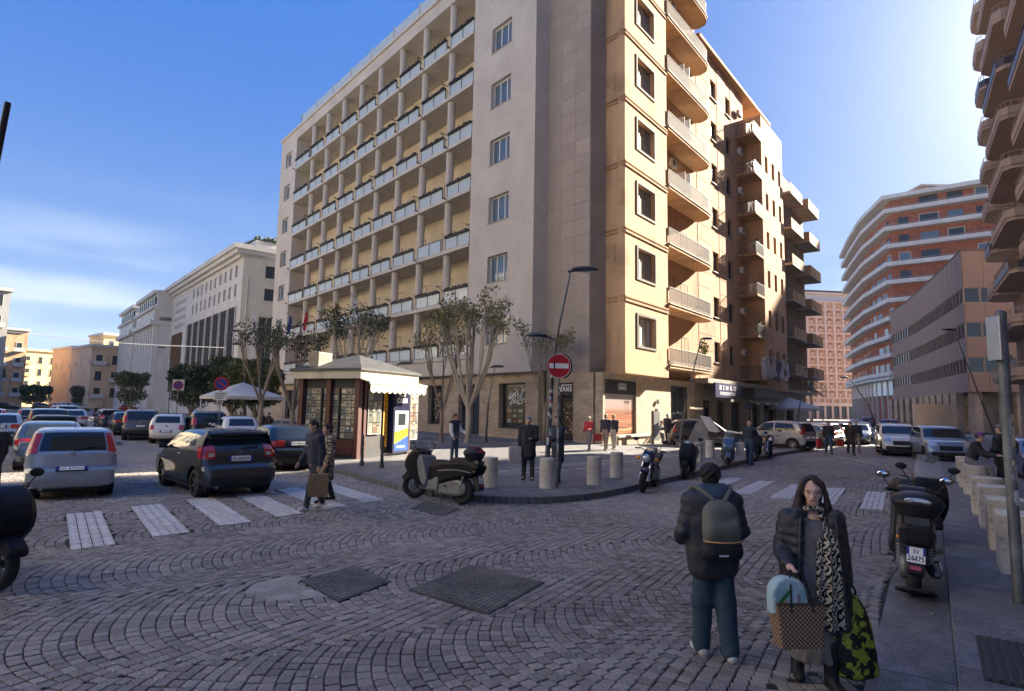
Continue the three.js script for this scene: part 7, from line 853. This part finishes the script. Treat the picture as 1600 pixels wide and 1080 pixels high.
  const lb = grid((u, v) => { const a = v * Math.PI * 2, t = Math.pow(u, 0.7), w = lerp(0.018, 0.165, Math.sin(Math.min(1, t * 1.2) * Math.PI / 2)) * (u > 0.93 ? (1 - u) * 12 + 0.16 : 1), cr = 1 + 0.09 * Math.sin(a * 6 + u * 5) * (1 - u * 0.6) + 0.12 * (fbm(Math.cos(a) * 3 + 9, u * 9 + Math.sin(a) * 3, 256, 2) - 0.5); return [Math.cos(a) * w * cr + t * 0.02, 0.66 - u * 0.64, Math.sin(a) * w * 0.55 * cr]; }, 50, 64); const U = []; { const a = lb.attributes.position; for (let i = 0; i < a.count; i++) U.push(a.getX(i), a.getY(i)); } lb.setAttribute('uv', new THREE.Float32BufferAttribute(U, 2)); mesh('bag_body', lb, std([0.72, 0.72, 0.66], 0.5, { map: leafT, side: THREE.DoubleSide, bumpMap: T.bump, bumpScale: 0.012 }), g, false); mesh('handle', new THREE.TorusGeometry(0.045, 0.011, 8, 20).scale(0.7, 1, 1).translate(0, 0.675, 0), M.black, g);
}
// ---------------------------------------------------------------- kiosk, bollards, lamps, signs, trees
{ // newspaper kiosk with hipped roof: corner at K, lit right-hand face and shaded left face
  const K = [-5.66, -22.66], dir = [1.343, -2.855], L = Math.hypot(...dir), yaw = Math.atan2(-dir[1], dir[0]);   // local x runs along the lit face
  const k = thing('newspaper_kiosk', 'dark newspaper kiosk with slate hipped roof and scalloped cream awning', 'kiosk', [K[0], 0.145, K[1]], yaw);
  const Dp = 2.75, Hh = 2.95, dk = std([0.05, 0.048, 0.05], 0.6, { map: T.grime }), mar = std([0.085, 0.026, 0.022], 0.5);
  mesh('wall', bx(0.08, 0, -Dp, L - 0.08, Hh, -0.05), dk, k);
  for (const [x, z] of [[0, 0], [L, 0], [0, -Dp], [L, -Dp], [0, -Dp / 2]]) mesh('corner_post', bx(x - 0.1, 0, z - 0.1, x + 0.1, Hh, z + 0.1), mar, k);
  mesh('corner_post', bx(0.28, 0, -0.04, 0.42, Hh, 0.06), mar, k); mesh('plinth', bx(-0.06, 0, -Dp - 0.02, L + 0.06, 0.12, 0.03), M.frameD, k);
  // fascia and hipped roof
  mesh('fascia', [bx(-0.3, Hh, -Dp - 0.3, L + 0.3, Hh + 0.3, 0.3)], std([0.55, 0.51, 0.44], 0.7, { map: T.streak }), k);
  mesh('roof_edge', bx(-0.38, Hh + 0.3, -Dp - 0.38, L + 0.38, Hh + 0.38, 0.38), M.greyD, k);
  const x0 = -0.36, x1 = L + 0.36, z0 = -Dp - 0.36, z1 = 0.36, yb = Hh + 0.38, yt = Hh + 1.05, r0 = [L / 2, z0 + 1.7], r1 = [L / 2, z1 - 1.7];
  const tri = (...p) => p.flat(); const P = [...tri([x0, yb, z1], [x1, yb, z1], [r1[0], yt, r1[1]]), ...tri([x1, yb, z0], [x0, yb, z0], [r0[0], yt, r0[1]]), ...tri([x0, yb, z0], [x0, yb, z1], [r1[0], yt, r1[1]], [x0, yb, z0], [r1[0], yt, r1[1]], [r0[0], yt, r0[1]]), ...tri([x1, yb, z1], [x1, yb, z0], [r0[0], yt, r0[1]], [x1, yb, z1], [r0[0], yt, r0[1]], [r1[0], yt, r1[1]])];
  const g = new THREE.BufferGeometry(); g.setAttribute('position', new THREE.Float32BufferAttribute(P, 3)); g.computeVertexNormals(); mesh('roof', g, std([0.075, 0.077, 0.082], 0.85, { map: T.grime }), k);
  // scalloped awning on the lit side
  const A = []; for (let i = 0; i < 11; i++) { const w = (L + 0.5) / 11, a = -0.25 + i * w; const s = new THREE.Shape(); s.moveTo(0, 0.34); s.lineTo(w, 0.34); s.lineTo(w, 0.08); s.quadraticCurveTo(w / 2, -0.1, 0, 0.08); A.push(new THREE.ExtrudeGeometry(s, { depth: 0.015, bevelEnabled: false }).translate(a, Hh - 0.52, 0.72)); }
  const awM = std([0.62, 0.58, 0.45], 0.8, { map: T.streak, side: THREE.DoubleSide }); const aw = mesh('awning', [bx(-0.25, 0, 0, L + 0.25, 0.03, 0.72).rotateX(0.25).translate(0, Hh + 0.02, 0.04)], awM, k); mesh('valance', A, awM, aw); mesh('front_rail', bx(-0.3, Hh - 0.2, 0.70, L + 0.3, Hh - 0.12, 0.76), M.white, aw);
  // magazine windows on the shaded face (local -x)
  const mags = (seed, cols = 3, rows = 8) => printMat(192, 384, (x, w, h) => { x.fillStyle = '#22241f'; x.fillRect(0, 0, w, h); const q = rng(seed); for (let r = 0; r < rows; r++) for (let c = 0; c < cols; c++) { x.fillStyle = ['#8d8f86', '#6c6f66', '#a49c86', '#77604f', '#5d6a70', '#9a948c', '#84806f'][Math.floor(q() * 7)]; x.fillRect(c * w / cols + 3, r * h / rows + 3, w / cols - 6, h / rows - 7); x.fillStyle = ['#3a3b3c', '#c9c4b8', '#70372f', '#2f4256'][Math.floor(q() * 4)]; x.fillRect(c * w / cols + 8 + q() * 10, r * h / rows + 8 + q() * 16, 14 + q() * 22, 6 + q() * 14); } }, { roughness: 0.3 });
  for (let i = 0; i < 3; i++) { const mg = panel('magazine_rack', 0.76, 1.9, mags(70 + i), k, -0.03 + 0.0, 1.65, -0.5 - i * 0.86, -Math.PI / 2); mg.position.x = 0.06; mesh('rack_post', bx(-0.02, 0.7, -0.96 - i * 0.86, 0.07, 2.6, -0.90 - i * 0.86), M.frameD, k); }
  mesh('counter', bx(-0.12, 0.12, -Dp + 0.1, 0.06, 0.66, -0.12), mar, k);
  // lit face: poster rack, yellow strip, cash machine
  const pr = grp('poster_rack', k, 0.95, 1.72, 0.02); mesh('frame', [bx(-0.4, -0.85, 0, 0.4, 0.85, 0.02)], M.white, pr); panel('magazines', 0.74, 1.64, mags(80, 3, 4), pr, 0, 0, 0.025);
  const ys = panel('yellow_banner', 0.26, 2.3, printMat(64, 512, (x, w, h) => { x.fillStyle = '#d69a1e'; x.fillRect(0, 0, w, h); x.fillStyle = '#3b2708'; x.font = 'bold 40px sans-serif'; x.textAlign = 'center'; 'TABACCHI'.split('').forEach((c, i) => x.fillText(c, w / 2, 130 + i * 46)); }), k, 1.68, 1.5, 0.0); mesh('backing', bx(-0.14, -1.17, -0.04, 0.14, 1.17, -0.004), M.frameD, ys);
  const at = grp('cash_machine', k, 2.5, 0.1, 0.1); mesh('case', bx(-0.55, 0, -0.2, 0.55, 2.45, 0.1), std([0.015, 0.02, 0.07], 0.4), at);
  panel('screen_panel', 1.02, 2.38, printMat(256, 600, (x, w, h) => { x.fillStyle = '#0c1038'; x.fillRect(0, 0, w, h); x.fillStyle = '#fff'; x.textAlign = 'center'; x.font = 'bold 30px sans-serif'; x.fillText('24 hour', w / 2, 42); x.font = 'bold 70px sans-serif'; x.fillText('CASH', w / 2, 108); x.font = 'bold 46px sans-serif'; x.fillText('↓', w / 2, 160); x.fillStyle = '#c9ced3'; x.fillRect(14, 186, w - 28, 400); x.fillStyle = '#20262a'; x.fillRect(64, 214, 130, 120); x.fillStyle = '#e2b21c'; x.beginPath(); x.moveTo(14, 400); x.lineTo(w - 14, 360); x.lineTo(w - 14, 440); x.lineTo(14, 520); x.fill(); x.fillStyle = '#1c4fa4'; x.beginPath(); x.moveTo(14, 520); x.lineTo(w - 14, 440); x.lineTo(w - 14, 586); x.lineTo(14, 586); x.fill(); x.fillStyle = '#d8401c'; x.font = 'bold 54px sans-serif'; x.fillText('ATM', w / 2, 430); x.fillStyle = '#eef2f8'; x.fillRect(50, 540, 140, 16); }, { roughness: 0.3 }), at, 0, 1.22, 0.106);
  const sr = grp('side_rack', k, L + 0.55, 1.5, -0.1); sr.rotation.y = 0.15; mesh('frame', bx(-0.5, -0.95, -0.03, 0.5, 0.95, 0), M.white, sr); panel('magazines', 0.94, 1.84, mags(85, 4, 5), sr, 0, 0, 0.006); mesh('leg', bx(-0.5, -1.5, -0.03, -0.46, -0.95, 0), M.frameG, sr);
  const ac = grp('air_conditioner', k, 0.3, Hh + 0.75, -2.2); mesh('case', rb(0.8, 0.6, 0.5, 0.04), std([0.42, 0.36, 0.27], 0.7, { map: T.grime }), ac);
}
// stone bollards on the corner
{
  const proto = grp('stone_bollard'); mesh('shaft', new THREE.LatheGeometry([[0, 0.74], [0.17, 0.74], [0.188, 0.725], [0.19, 0.02], [0.2, 0]].map((p) => new THREE.Vector2(...p)).reverse(), 28), M.concrete, proto); mesh('base_ring', cyl(0.215, 0.21, 0.012, 0, 0, 0, 24), M.pave, proto);
  const spots = [[-0.48, -15.3, 'pale stone bollard right behind the black maxi scooter'], [0.93, -15.3, 'pale stone bollard touching the no entry sign pole'], [2.2, -16.1, 'pale stone bollard between the sign pole and the naked motorcycle'], [3.1, -17.9, 'pale stone bollard left of the naked motorcycle handlebar'], [4.75, -20.6, 'pale stone bollard hidden behind the naked motorcycle'], [7.35, -24.1, 'pale stone bollard under the bronze car front wheel'], [8.55, -26.3, 'pale stone bollard left of the blue grey scooter']];
  for (const [x, z, l] of spots) { const o = copyOf(proto, scene, x, 0.145, z); tag(o, l, 'bollard', 'round stone bollards on the corner'); }
  const big = grp('seat_bollard'), ex = extr((() => { const p = []; for (let i = 0; i <= 24; i++) { const a = i / 24 * Math.PI; p.push([Math.cos(a) * 0.31, Math.sin(a) * 0.31]); } p.push([-0.31, -0.2], [0.31, -0.2]); return p; })(), 0.74, [], 0.015).rotateX(-Math.PI / 2); mesh('block', ex, M.concrete, big);
  const sp2 = [[6.62, -8.1, 'nearest half-round stone bollard behind the galvanised pole'], [7.58, -9.5, 'second half-round stone bollard counted from the galvanised pole'], [8.75, -11.2, 'third half-round stone bollard counted from the galvanised pole'], [9.75, -12.7, 'fourth half-round stone bollard counted from the galvanised pole'], [11.95, -15.9, 'half-round stone bollard the person in purple hat sits on'], [13.0, -17.5, 'half-round stone bollard just beyond the seated person'], [13.95, -18.9, 'last half-round stone bollard before the blue people carrier']];
  for (const [x, z, l] of sp2) { const o = copyOf(big, scene, x, 0.105, z, -Math.atan2(kerbDirR[1], kerbDirR[0]) + Math.PI); tag(o, l, 'bollard', 'half-round stone bollards along the right pavement'); }
  const post = grp('iron_post'); mesh('shaft', [cyl(0.055, 0.05, 0.95, 0, 0, 0, 12), sph(0.06, 0, 0.97, 0, 1, 1, 1, 10)], M.metal, post); mesh('collar', [cyl(0.075, 0.075, 0.14, 0, 0, 0, 12), cyl(0.065, 0.065, 0.04, 0, 0.7, 0, 12)], M.metal, post);
  tag(copyOf(post, scene, -4.85, 0.145, -20.2), 'slim dark iron post in front of the kiosk, left one', 'post', 'iron posts by the kiosk'); tag(copyOf(post, scene, -4.05, 0.145, -19.5), 'slim dark iron post in front of the kiosk, nearer right one', 'post', 'iron posts by the kiosk');
}
// leaning street lamps
function lampHead(parent, x, y, z, turn, s = 1) { const h = grp('lamp_head', parent, x, y, z); h.rotation.y = turn; h.scale.setScalar(s); mesh('housing', [sph(0.36, 0.3, 0.02, 0, 1, 0.22, 0.5, 18), bar(V(-0.15, -0.06, 0), V(0.1, 0.0, 0), 0.035)], M.metal, h); mesh('lens', sph(0.3, 0.32, -0.015, 0, 0.95, 0.16, 0.45, 16), std([0.5, 0.5, 0.48], 0.3), h); return h; }
function lamp(label, x, z, y0, pts, heads, group) { const o = thing('street_lamp', label, 'street lamp', [x, y0, z], 0, group); const r = 0.07; for (let i = 0; i < pts.length - 1; i++) mesh('pole', bar(V(...pts[i]), V(...pts[i + 1]), i ? r * 0.55 : r, i ? r * 0.4 : r * 0.75, 12), i === pts.length - 2 ? M.galv : M.metal, o); mesh('foot', cyl(0.12, 0.1, 0.3, pts[0][0], 0, pts[0][2], 14), M.metal, o); for (const [hx, hy, hz, t, s] of heads) lampHead(o, hx, hy, hz, t, s); return o; }
const GL = 'leaning street lamps';
{ const o = lamp('leaning street lamp covered in stickers beside the no entry sign', 0.93, -15.75, 0.145, [[0, 0, 0], [0.12, 3.05, 0], [0.33, 4.35, 0], [0.58, 5.6, 0]], [[0.66, 5.62, 0, 0, 1], [-0.05, 3.85, 0, Math.PI - 0.1, 0.8]], GL);
  mesh('arm', bar(V(0.22, 3.75, 0), V(-0.1, 3.84, 0), 0.025), M.metal, o);
  const r = rng(23), cs = [[0.7, 0.7, 0.68], [0.3, 0.5, 0.6], [0.6, 0.6, 0.2], [0.1, 0.1, 0.1], [0.75, 0.72, 0.7], [0.5, 0.1, 0.1]].map((c) => std(c, 0.6)); for (let i = 0; i < 34; i++) { const y = 0.9 + r() * 2.1, a = r() * 1.6 - 0.8; mesh('sticker', new THREE.CylinderGeometry(0.0715, 0.0715, 0.06 + r() * 0.09, 8, 1, true, a, 0.5 + r() * 0.8).translate(0.12 * y / 3.05, y, 0), cs[Math.floor(r() * 6)], o); } }
lamp('leaning street lamp by the orange wing balconies', 9.0, -33.0, 0.145, [[0, 0, 0], [0.5, 2.6, 0], [1.2, 5.4, 0], [1.35, 5.9, 0]], [[1.4, 5.92, 0, 0, 0.9]], GL);
lamp('leaning street lamp in front of the graffiti shop window', -1.4, -35.0, 0.145, [[0, 0, 0], [0.1, 2.2, 0], [0.42, 4.3, 0]], [[0.3, 4.32, 0, 0, 1]], GL);
lamp('street lamp rising left of the slender bare tree', -5.9, -33.2, 0.145, [[0, 0, 0], [-0.1, 2.6, 0], [-0.35, 4.3, 0]], [[-0.2, 4.3, 0, 0, 1]], GL);
lamp('leaning street lamp far down the right street by the tent', 25.6, -55, 0.145, [[0, 0, 0], [0.5, 3, 0], [1.0, 6.0, 0]], [[1.1, 6.0, 0, 0, 1]], GL);
lamp('leaning street lamp in front of the brown office block', 31.5, -39.5, 0.1, [[0, 0, 0], [-1.0, 3, 0], [-2.2, 6.6, 0], [-2.5, 7.6, 0]], [[-2.6, 7.62, 0, Math.PI, 1.1]], GL);
lamp('second leaning lamp left of the brown office corner', 30.2, -50.0, 0.1, [[0, 0, 0], [-0.9, 2.8, 0], [-2.4, 5.0, 0]], [[-2.5, 5.0, 0, Math.PI, 1]], GL);
lamp('street lamp at the near end of the marble palazzo', -20.5, -47.5, 0.145, [[0, 0, 0], [-0.3, 4, 0], [-0.9, 7.6, 0]], [[-0.9, 7.6, 0, Math.PI, 1.2]], GL);
lamp('street lamp above the no parking sign on the left', -22.6, -52, 0.145, [[0, 0, 0], [-0.3, 4, 0], [-0.6, 7.0, 0]], [[-0.7, 7, 0, Math.PI, 1.2]], GL);
lamp('tall street lamp in front of the ribbed palazzo', -47, -84, 0.0, [[0, 0, 0], [0, 6, 0], [-0.6, 9.6, 0]], [[-1.2, 9.6, 0, Math.PI, 1.6]], GL);
// signs
function discSign(label, x, z, y0, h, r, mat, turn, extra) { const o = thing('road_sign', label, 'road sign', [x, y0, z], turn); mesh('pole', cyl(0.03, 0.03, h + r, 0, 0, 0, 12), M.galv, o); mesh('disc_back', cyl(r, r, 0.02, 0, 0, 0, 32).rotateX(Math.PI / 2).translate(0, h, 0.045), M.metal, o); const d = mesh('disc_face', new THREE.CircleGeometry(r * 0.985, 40).translate(0, h, 0.068), mat, o, false); if (extra) extra(o); return o; }
const noEntry = printMat(256, 256, (x, w) => { x.fillStyle = '#d8d8d8'; x.fillRect(0, 0, w, w); x.fillStyle = '#b5121f'; x.beginPath(); x.arc(128, 128, 122, 0, 7); x.fill(); x.fillStyle = '#e6e4e2'; x.fillRect(24, 100, 208, 54); });
discSign('round red no entry sign on a grey pole at the corner', 1.2, -15.55, 0.145, 3.05, 0.315, noEntry, 0.12, (o) => { const b = mesh('second_disc', cyl(0.31, 0.31, 0.02, 0, 0, 0, 32).rotateX(Math.PI / 2).rotateY(0.5).translate(0.13, 3.06, -0.08), M.plastic, o); const r = rng(29); for (let i = 0; i < 9; i++) mesh('sticker', new THREE.CylinderGeometry(0.0312, 0.0312, 0.05 + r() * 0.08, 8, 1, true, -0.6 + r() * 0.6, 0.8).translate(0, 0.9 + r() * 1.5, 0), std([0.65, 0.65, 0.62], 0.7), o); });
const noPark = printMat(256, 256, (x, w) => { x.fillStyle = '#9c1a22'; x.fillRect(0, 0, w, w); x.fillStyle = '#1f2f86'; x.beginPath(); x.arc(128, 128, 94, 0, 7); x.fill(); x.strokeStyle = '#9c1a22'; x.lineWidth = 26; x.beginPath(); x.moveTo(60, 60); x.lineTo(196, 196); x.stroke(); });
discSign('blue and red no parking sign with a white plate under it', -15.0, -31.5, 0.145, 2.95, 0.36, noPark, 0.45, (o) => panel('plate', 0.62, 0.42, printMat(128, 90, (x, w, h) => { x.fillStyle = '#cfcfca'; x.fillRect(0, 0, w, h); x.fillStyle = '#333'; for (let i = 0; i < 4; i++) x.fillRect(12, 12 + i * 19, 100 - i * 9, 7); }), o, 0, 2.3, 0.05));
discSign('square-backed no parking sign further down the left street', -26.5, -48.5, 0.145, 3.3, 0.36, noPark, 0.45, (o) => mesh('back_board', bx(-0.42, 2.9, 0.0, 0.42, 3.75, 0.034), M.white, o));
{ // galvanised pole with a sign seen edge-on, right edge
  const o = thing('sign_pole', 'tall galvanised pole with stickers at the right edge', 'pole', [5.46, 0.105, -6.72], 0); mesh('pole', cyl(0.055, 0.055, 3.15, 0, 0, 0, 20), M.galv, o); mesh('cap', sph(0.056, 0, 3.15, 0, 1, 0.6, 1, 12), M.galv, o);
  mesh('sign_board', rb(0.035, 0.5, 0.2, 0.012, -0.10, 2.86, 0.02), M.steel, o); mesh('clamp', [bx(-0.1, 2.62, -0.05, 0.06, 2.68, 0.05), bx(-0.1, 2.96, -0.05, 0.06, 3.02, 0.05)], M.steel, o);
  const r = rng(31); for (let i = 0; i < 12; i++) mesh('sticker', new THREE.CylinderGeometry(0.0565, 0.0565, 0.05 + r() * 0.12, 10, 1, true, -0.9 + r() * 1.2, 0.5 + r() * 0.9).translate(0, 1.1 + r() * 0.9, 0), std([[0.6, 0.6, 0.58], [0.3, 0.3, 0.3], [0.65, 0.55, 0.3]][i % 3], 0.7), o);
}
{ // dark leaning pole at the upper left edge
  const o = thing('leaning_pole', 'dark leaning pole at the upper left edge', 'pole', [-5.52, 0, -6.2], 0); mesh('pole', bar(V(-0.35, 0, 0), V(0.09, 5.25, 0), 0.04, 0.03), M.black, o); mesh('band', bar(V(0.02, 4.4, 0), V(0.03, 4.52, 0), 0.036), std([0.02, 0.14, 0.05], 0.6), o);
}
{ // slanted information panel on a stone block near the wall, small wall sign, planters
  const o = thing('information_panel', 'white slanted display board on a pale block before the orange wing', 'display board', [9.3, 0.145, -30.6], R(-20)); mesh('block', extr([[-0.9, 0], [1.0, 0], [0.55, 2.2], [0.1, 2.2]], 0.5), std([0.32, 0.31, 0.29], 0.8, { map: T.grime }), o); o.scale.setScalar(0.72); const b = mesh('board', extr([[-0.1, 0.55], [0.55, 0.45], [1.25, -0.6], [0.45, -0.5]], 0.06), M.white, o); b.position.set(0.35, 1.9, 0.56);
  const w = thing('wall_bench', 'pale stone bench along the shop wall under the poster window', 'bench', [C4[0] + dB[0] * 1.5 + nB[0] * 0.1, 0.145, C4[1] + dB[1] * 1.5 + nB[1] * 0.1], R(51.5)); mesh('seat', rb(6.0, 0.14, 0.55, 0.03, 0, 0.48, 0), M.concrete, w); mesh('support', bx(-2.8, 0, -0.2, 2.8, 0.41, 0.18), M.trav, w);
  const s = thing('street_sign_board', 'narrow upright board beside the standing figure at the orange wing', 'sign board', [8.65, 0.145, -36.4], R(40)); mesh('panel', bx(-0.3, 0.2, -0.05, 0.3, 1.9, 0.05), M.white, s); mesh('edge', bx(-0.36, 0, -0.08, -0.3, 1.95, 0.08), M.metal, s);
}
function gazebo(label, x, z, w, turn, h = 2.3) { const o = thing('white_gazebo', label, 'gazebo', [x, 0.1, z], turn); for (const [a, b] of [[-1, -1], [1, -1], [1, 1], [-1, 1]]) mesh('pole', cyl(0.05, 0.05, h, a * w / 2, 0, b * w / 2, 8), M.white, o); mesh('canopy', [new THREE.ConeGeometry(w * 0.75, 1.1, 4).rotateY(Math.PI / 4).translate(0, h + 0.75, 0)], M.white, o); mesh('valance', [bx(-w / 2 - 0.1, h, -w / 2 - 0.1, w / 2 + 0.1, h + 0.22, -w / 2 - 0.07), bx(-w / 2 - 0.1, h, w / 2 + 0.07, w / 2 + 0.1, h + 0.22, w / 2 + 0.1), bx(-w / 2 - 0.1, h, -w / 2 - 0.07, -w / 2 - 0.07, h + 0.22, w / 2 + 0.07), bx(w / 2 + 0.07, h, -w / 2 - 0.07, w / 2 + 0.1, h + 0.22, w / 2 + 0.07)], M.white, o); return o; }
gazebo('white canopy of the pavement cafe left of the kiosk', -20.5, -46.5, 4.6, R(-50));
gazebo('white peaked tent beyond the parked cars in the right street', 28.5, -62.5, 4.4, R(30));
// trees
function pollard(label, x, z, seed, { h = 8.6, trunk = 3.0, r = 0.16, spread = 1.9, leafM = M.leafPale, branches = 7, per = 60, leafSize = 0.17, bark = M.bark, up = 0.8, group, clump = 0.55 } = {}) {
  const o = thing('street_tree', label, 'tree', [x, 0.1, z], 0, group), q = rng(seed), tips = [], g = [], fork = trunk * (0.55 + 0.2 * q());
  mesh('trunk', [tube([V(0, 0, 0), V((q() - 0.5) * 0.12, fork * 0.5, (q() - 0.5) * 0.12), V((q() - 0.5) * 0.2, fork, (q() - 0.5) * 0.2)], r, 8, 8), cyl(r * 1.5, r, 0.3, 0, 0, 0, 10)], bark, o);
  for (let i = 0; i < branches; i++) { const a = i / branches * 6.28 + q(), rad = spread * (0.35 + 0.4 * q()), p0 = V(0, fork * (0.86 + q() * 0.12), 0), p1 = V(Math.cos(a) * rad * 0.55, trunk + q() * 0.5, Math.sin(a) * rad * 0.55), p2 = V(Math.cos(a) * rad, trunk + (h - trunk) * (0.35 + q() * 0.1), Math.sin(a) * rad); g.push(tube([p0, p1.clone().lerp(p0, 0.4), p1, p2], r * 0.5, 10, 6)); if (per > 60) { tips.push([p2.x, p2.y, p2.z, clump * 1.1, clump, clump * 1.1], [p1.x * 1.2, p1.y + 0.6, p1.z * 1.2, clump * 1.2, clump, clump * 1.2], [p2.x * 1.25, p2.y - 0.5, p2.z * 1.25, clump, clump * 0.8, clump]); } for (let k = 0; k < 4; k++) { const b = a + (q() - 0.5) * 1.6, tp = p2.clone().add(V(Math.cos(b) * spread * 0.35 * q(), (h - trunk) * up * (0.35 + 0.3 * q()), Math.sin(b) * spread * 0.35 * q())), st = p1.clone().lerp(p2, 0.3 + 0.7 * q()); g.push(tube([st, st.clone().lerp(tp, 0.5).add(V((q() - 0.5) * 0.2, 0.1, (q() - 0.5) * 0.2)), tp], r * 0.16, 8, 5)); tips.push([tp.x, tp.y, tp.z, clump, clump * 0.9, clump]); for (let m = 0; m < 2; m++) { const t2 = tp.clone().add(V((q() - 0.5) * 1.1, (q() - 0.3) * 0.9, (q() - 0.5) * 1.1)); g.push(bar(st.clone().lerp(tp, 0.6), t2, r * 0.09, r * 0.05, 4)); tips.push([t2.x, t2.y, t2.z, clump * 0.7, clump * 0.6, clump * 0.7]); } } }
  mesh('branches', g, bark, o); const c = mesh('crown', leaves(tips, per, leafSize, seed + 1), leafM, o, false); c.userData.kind = 'stuff'; return o;
}
const GT = 'pollarded street trees by the hotel';
pollard('pale pollarded tree with upright limbs before the beige flank', -2.35, -33.6, 5, { h: 8.0, trunk: 3.0, branches: 10, spread: 2.2, bark: M.barkPale, per: 20, group: GT });
pollard('slender bare tree just left of the pale pollarded one', -3.9, -34.6, 15, { h: 6.6, trunk: 3.0, branches: 5, spread: 1.5, bark: M.bark, per: 12, r: 0.11, group: GT });
pollard('thin forked tree in front of the travertine pier', 1.9, -35.2, 25, { h: 6.6, trunk: 3.2, branches: 4, spread: 2.0, bark: M.bark, per: 16, r: 0.08, group: GT });
pollard('dark leafy tree behind the kiosk roof', -9.2, -34.2, 35, { h: 7.6, trunk: 3.2, branches: 7, spread: 2.1, bark: M.barkPale, per: 18, leafM: M.leafDark, group: GT });
pollard('thin dark tree left of the kiosk', -13.2, -37.0, 45, { h: 6.4, trunk: 2.8, branches: 6, spread: 1.7, bark: M.bark, per: 14, leafM: M.leafDark, group: GT });
pollard('bare leaning tree beside the white canopy', -16.4, -40.0, 55, { h: 7.2, trunk: 3.4, branches: 6, spread: 1.8, per: 14, leafM: M.leafDark, group: GT });
pollard('broad dark evergreen in front of the dark palazzo glazing', -26.5, -58, 65, { h: 6.0, trunk: 1.8, branches: 8, spread: 2.6, per: 130, leafSize: 0.3, leafM: M.leafDark, clump: 1.0, r: 0.22, group: GT });
pollard('bright green tree above the no parking sign', -21.2, -51, 75, { h: 5.0, trunk: 1.8, branches: 7, spread: 1.9, per: 130, leafSize: 0.26, leafM: M.leaf, clump: 0.85, group: GT });
pollard('dark tree left of the evergreen on the left street', -33.5, -64, 85, { h: 5.4, trunk: 1.8, branches: 7, spread: 2.2, per: 110, leafSize: 0.3, leafM: M.leafDark, clump: 1.0, group: GT });
pollard('small far tree before the ribbed palazzo', -58, -93, 95, { h: 6.0, trunk: 1.5, branches: 8, spread: 2.2, per: 62, leafSize: 0.3, leafM: M.leafDark, clump: 0.9, group: GT });
for (let i = 0; i < 5; i++) pollard(['nearest', 'second', 'third', 'fourth', 'farthest'][i] + ' dark street tree along the left edge of the left street', -58 - i * 11.5, -56 - i * 16, 105 + i, { h: 8, trunk: 1.8, branches: 9, spread: 3.2, per: 110, leafSize: 0.4, leafM: M.leafDark, clump: 1.1, group: 'trees on the left edge' });
for (let i = 0; i < 4; i++) pollard(['first', 'second', 'third', 'fourth'][i] + ' low tree in front of the yellow palazzo, counted from the left', -117 + i * 9, -150 - i * 4, 125 + i, { h: 5, trunk: 1.0, branches: 7, spread: 2.8, per: 90, leafSize: 0.4, leafM: M.leafDark, clump: 1.1, group: 'trees at the far junction' });
{ const p = thing('palm_tree', 'dark palm before the distant tan building', 'tree', [54.5, 0, -111]); mesh('trunk', tube([V(0, 0, 0), V(0.2, 3, 0), V(0, 6, 0)], 0.28, 8, 8), M.bark, p); const q = rng(3), g = []; for (let i = 0; i < 46; i++) { const a = q() * 6.28, e = q() * 1.5 - 0.4, L = 2.6 + q() * 0.8; const c = new THREE.CatmullRomCurve3([V(0, 6, 0), V(Math.cos(a) * L * 0.5 * Math.cos(e), 6 + Math.sin(e) * L * 0.6 + 0.5, Math.sin(a) * L * 0.5 * Math.cos(e)), V(Math.cos(a) * L, 6 + Math.sin(e) * L * 0.5 - 0.4, Math.sin(a) * L)]); for (let k = 1; k < 12; k++) { const m = c.getPoint(k / 12), t = c.getTangent(k / 12), s = V(-t.z, 0, t.x).normalize(); for (const sg of [-1, 1]) g.push(new THREE.BufferGeometry().setFromPoints([m, m.clone().addScaledVector(t, 0.22), m.clone().addScaledVector(s, sg * 0.55 * Math.sin(k / 12 * 3)).addScaledVector(t, 0.3).add(V(0, -0.15, 0))])); } } const f = mesh('fronds', g, M.leafDark, p); f.userData.kind = 'stuff'; }
// cables over the left street
{ const o = thing('overhead_cable', 'thin pale overhead cable across the left street', 'cable'); mesh('wire', tube([V(-52, 9, -62), V(-44, 8.6, -68), V(-36, 9, -76)], 0.03, 20, 5), M.white, o); }
renderer.render(scene, camera);
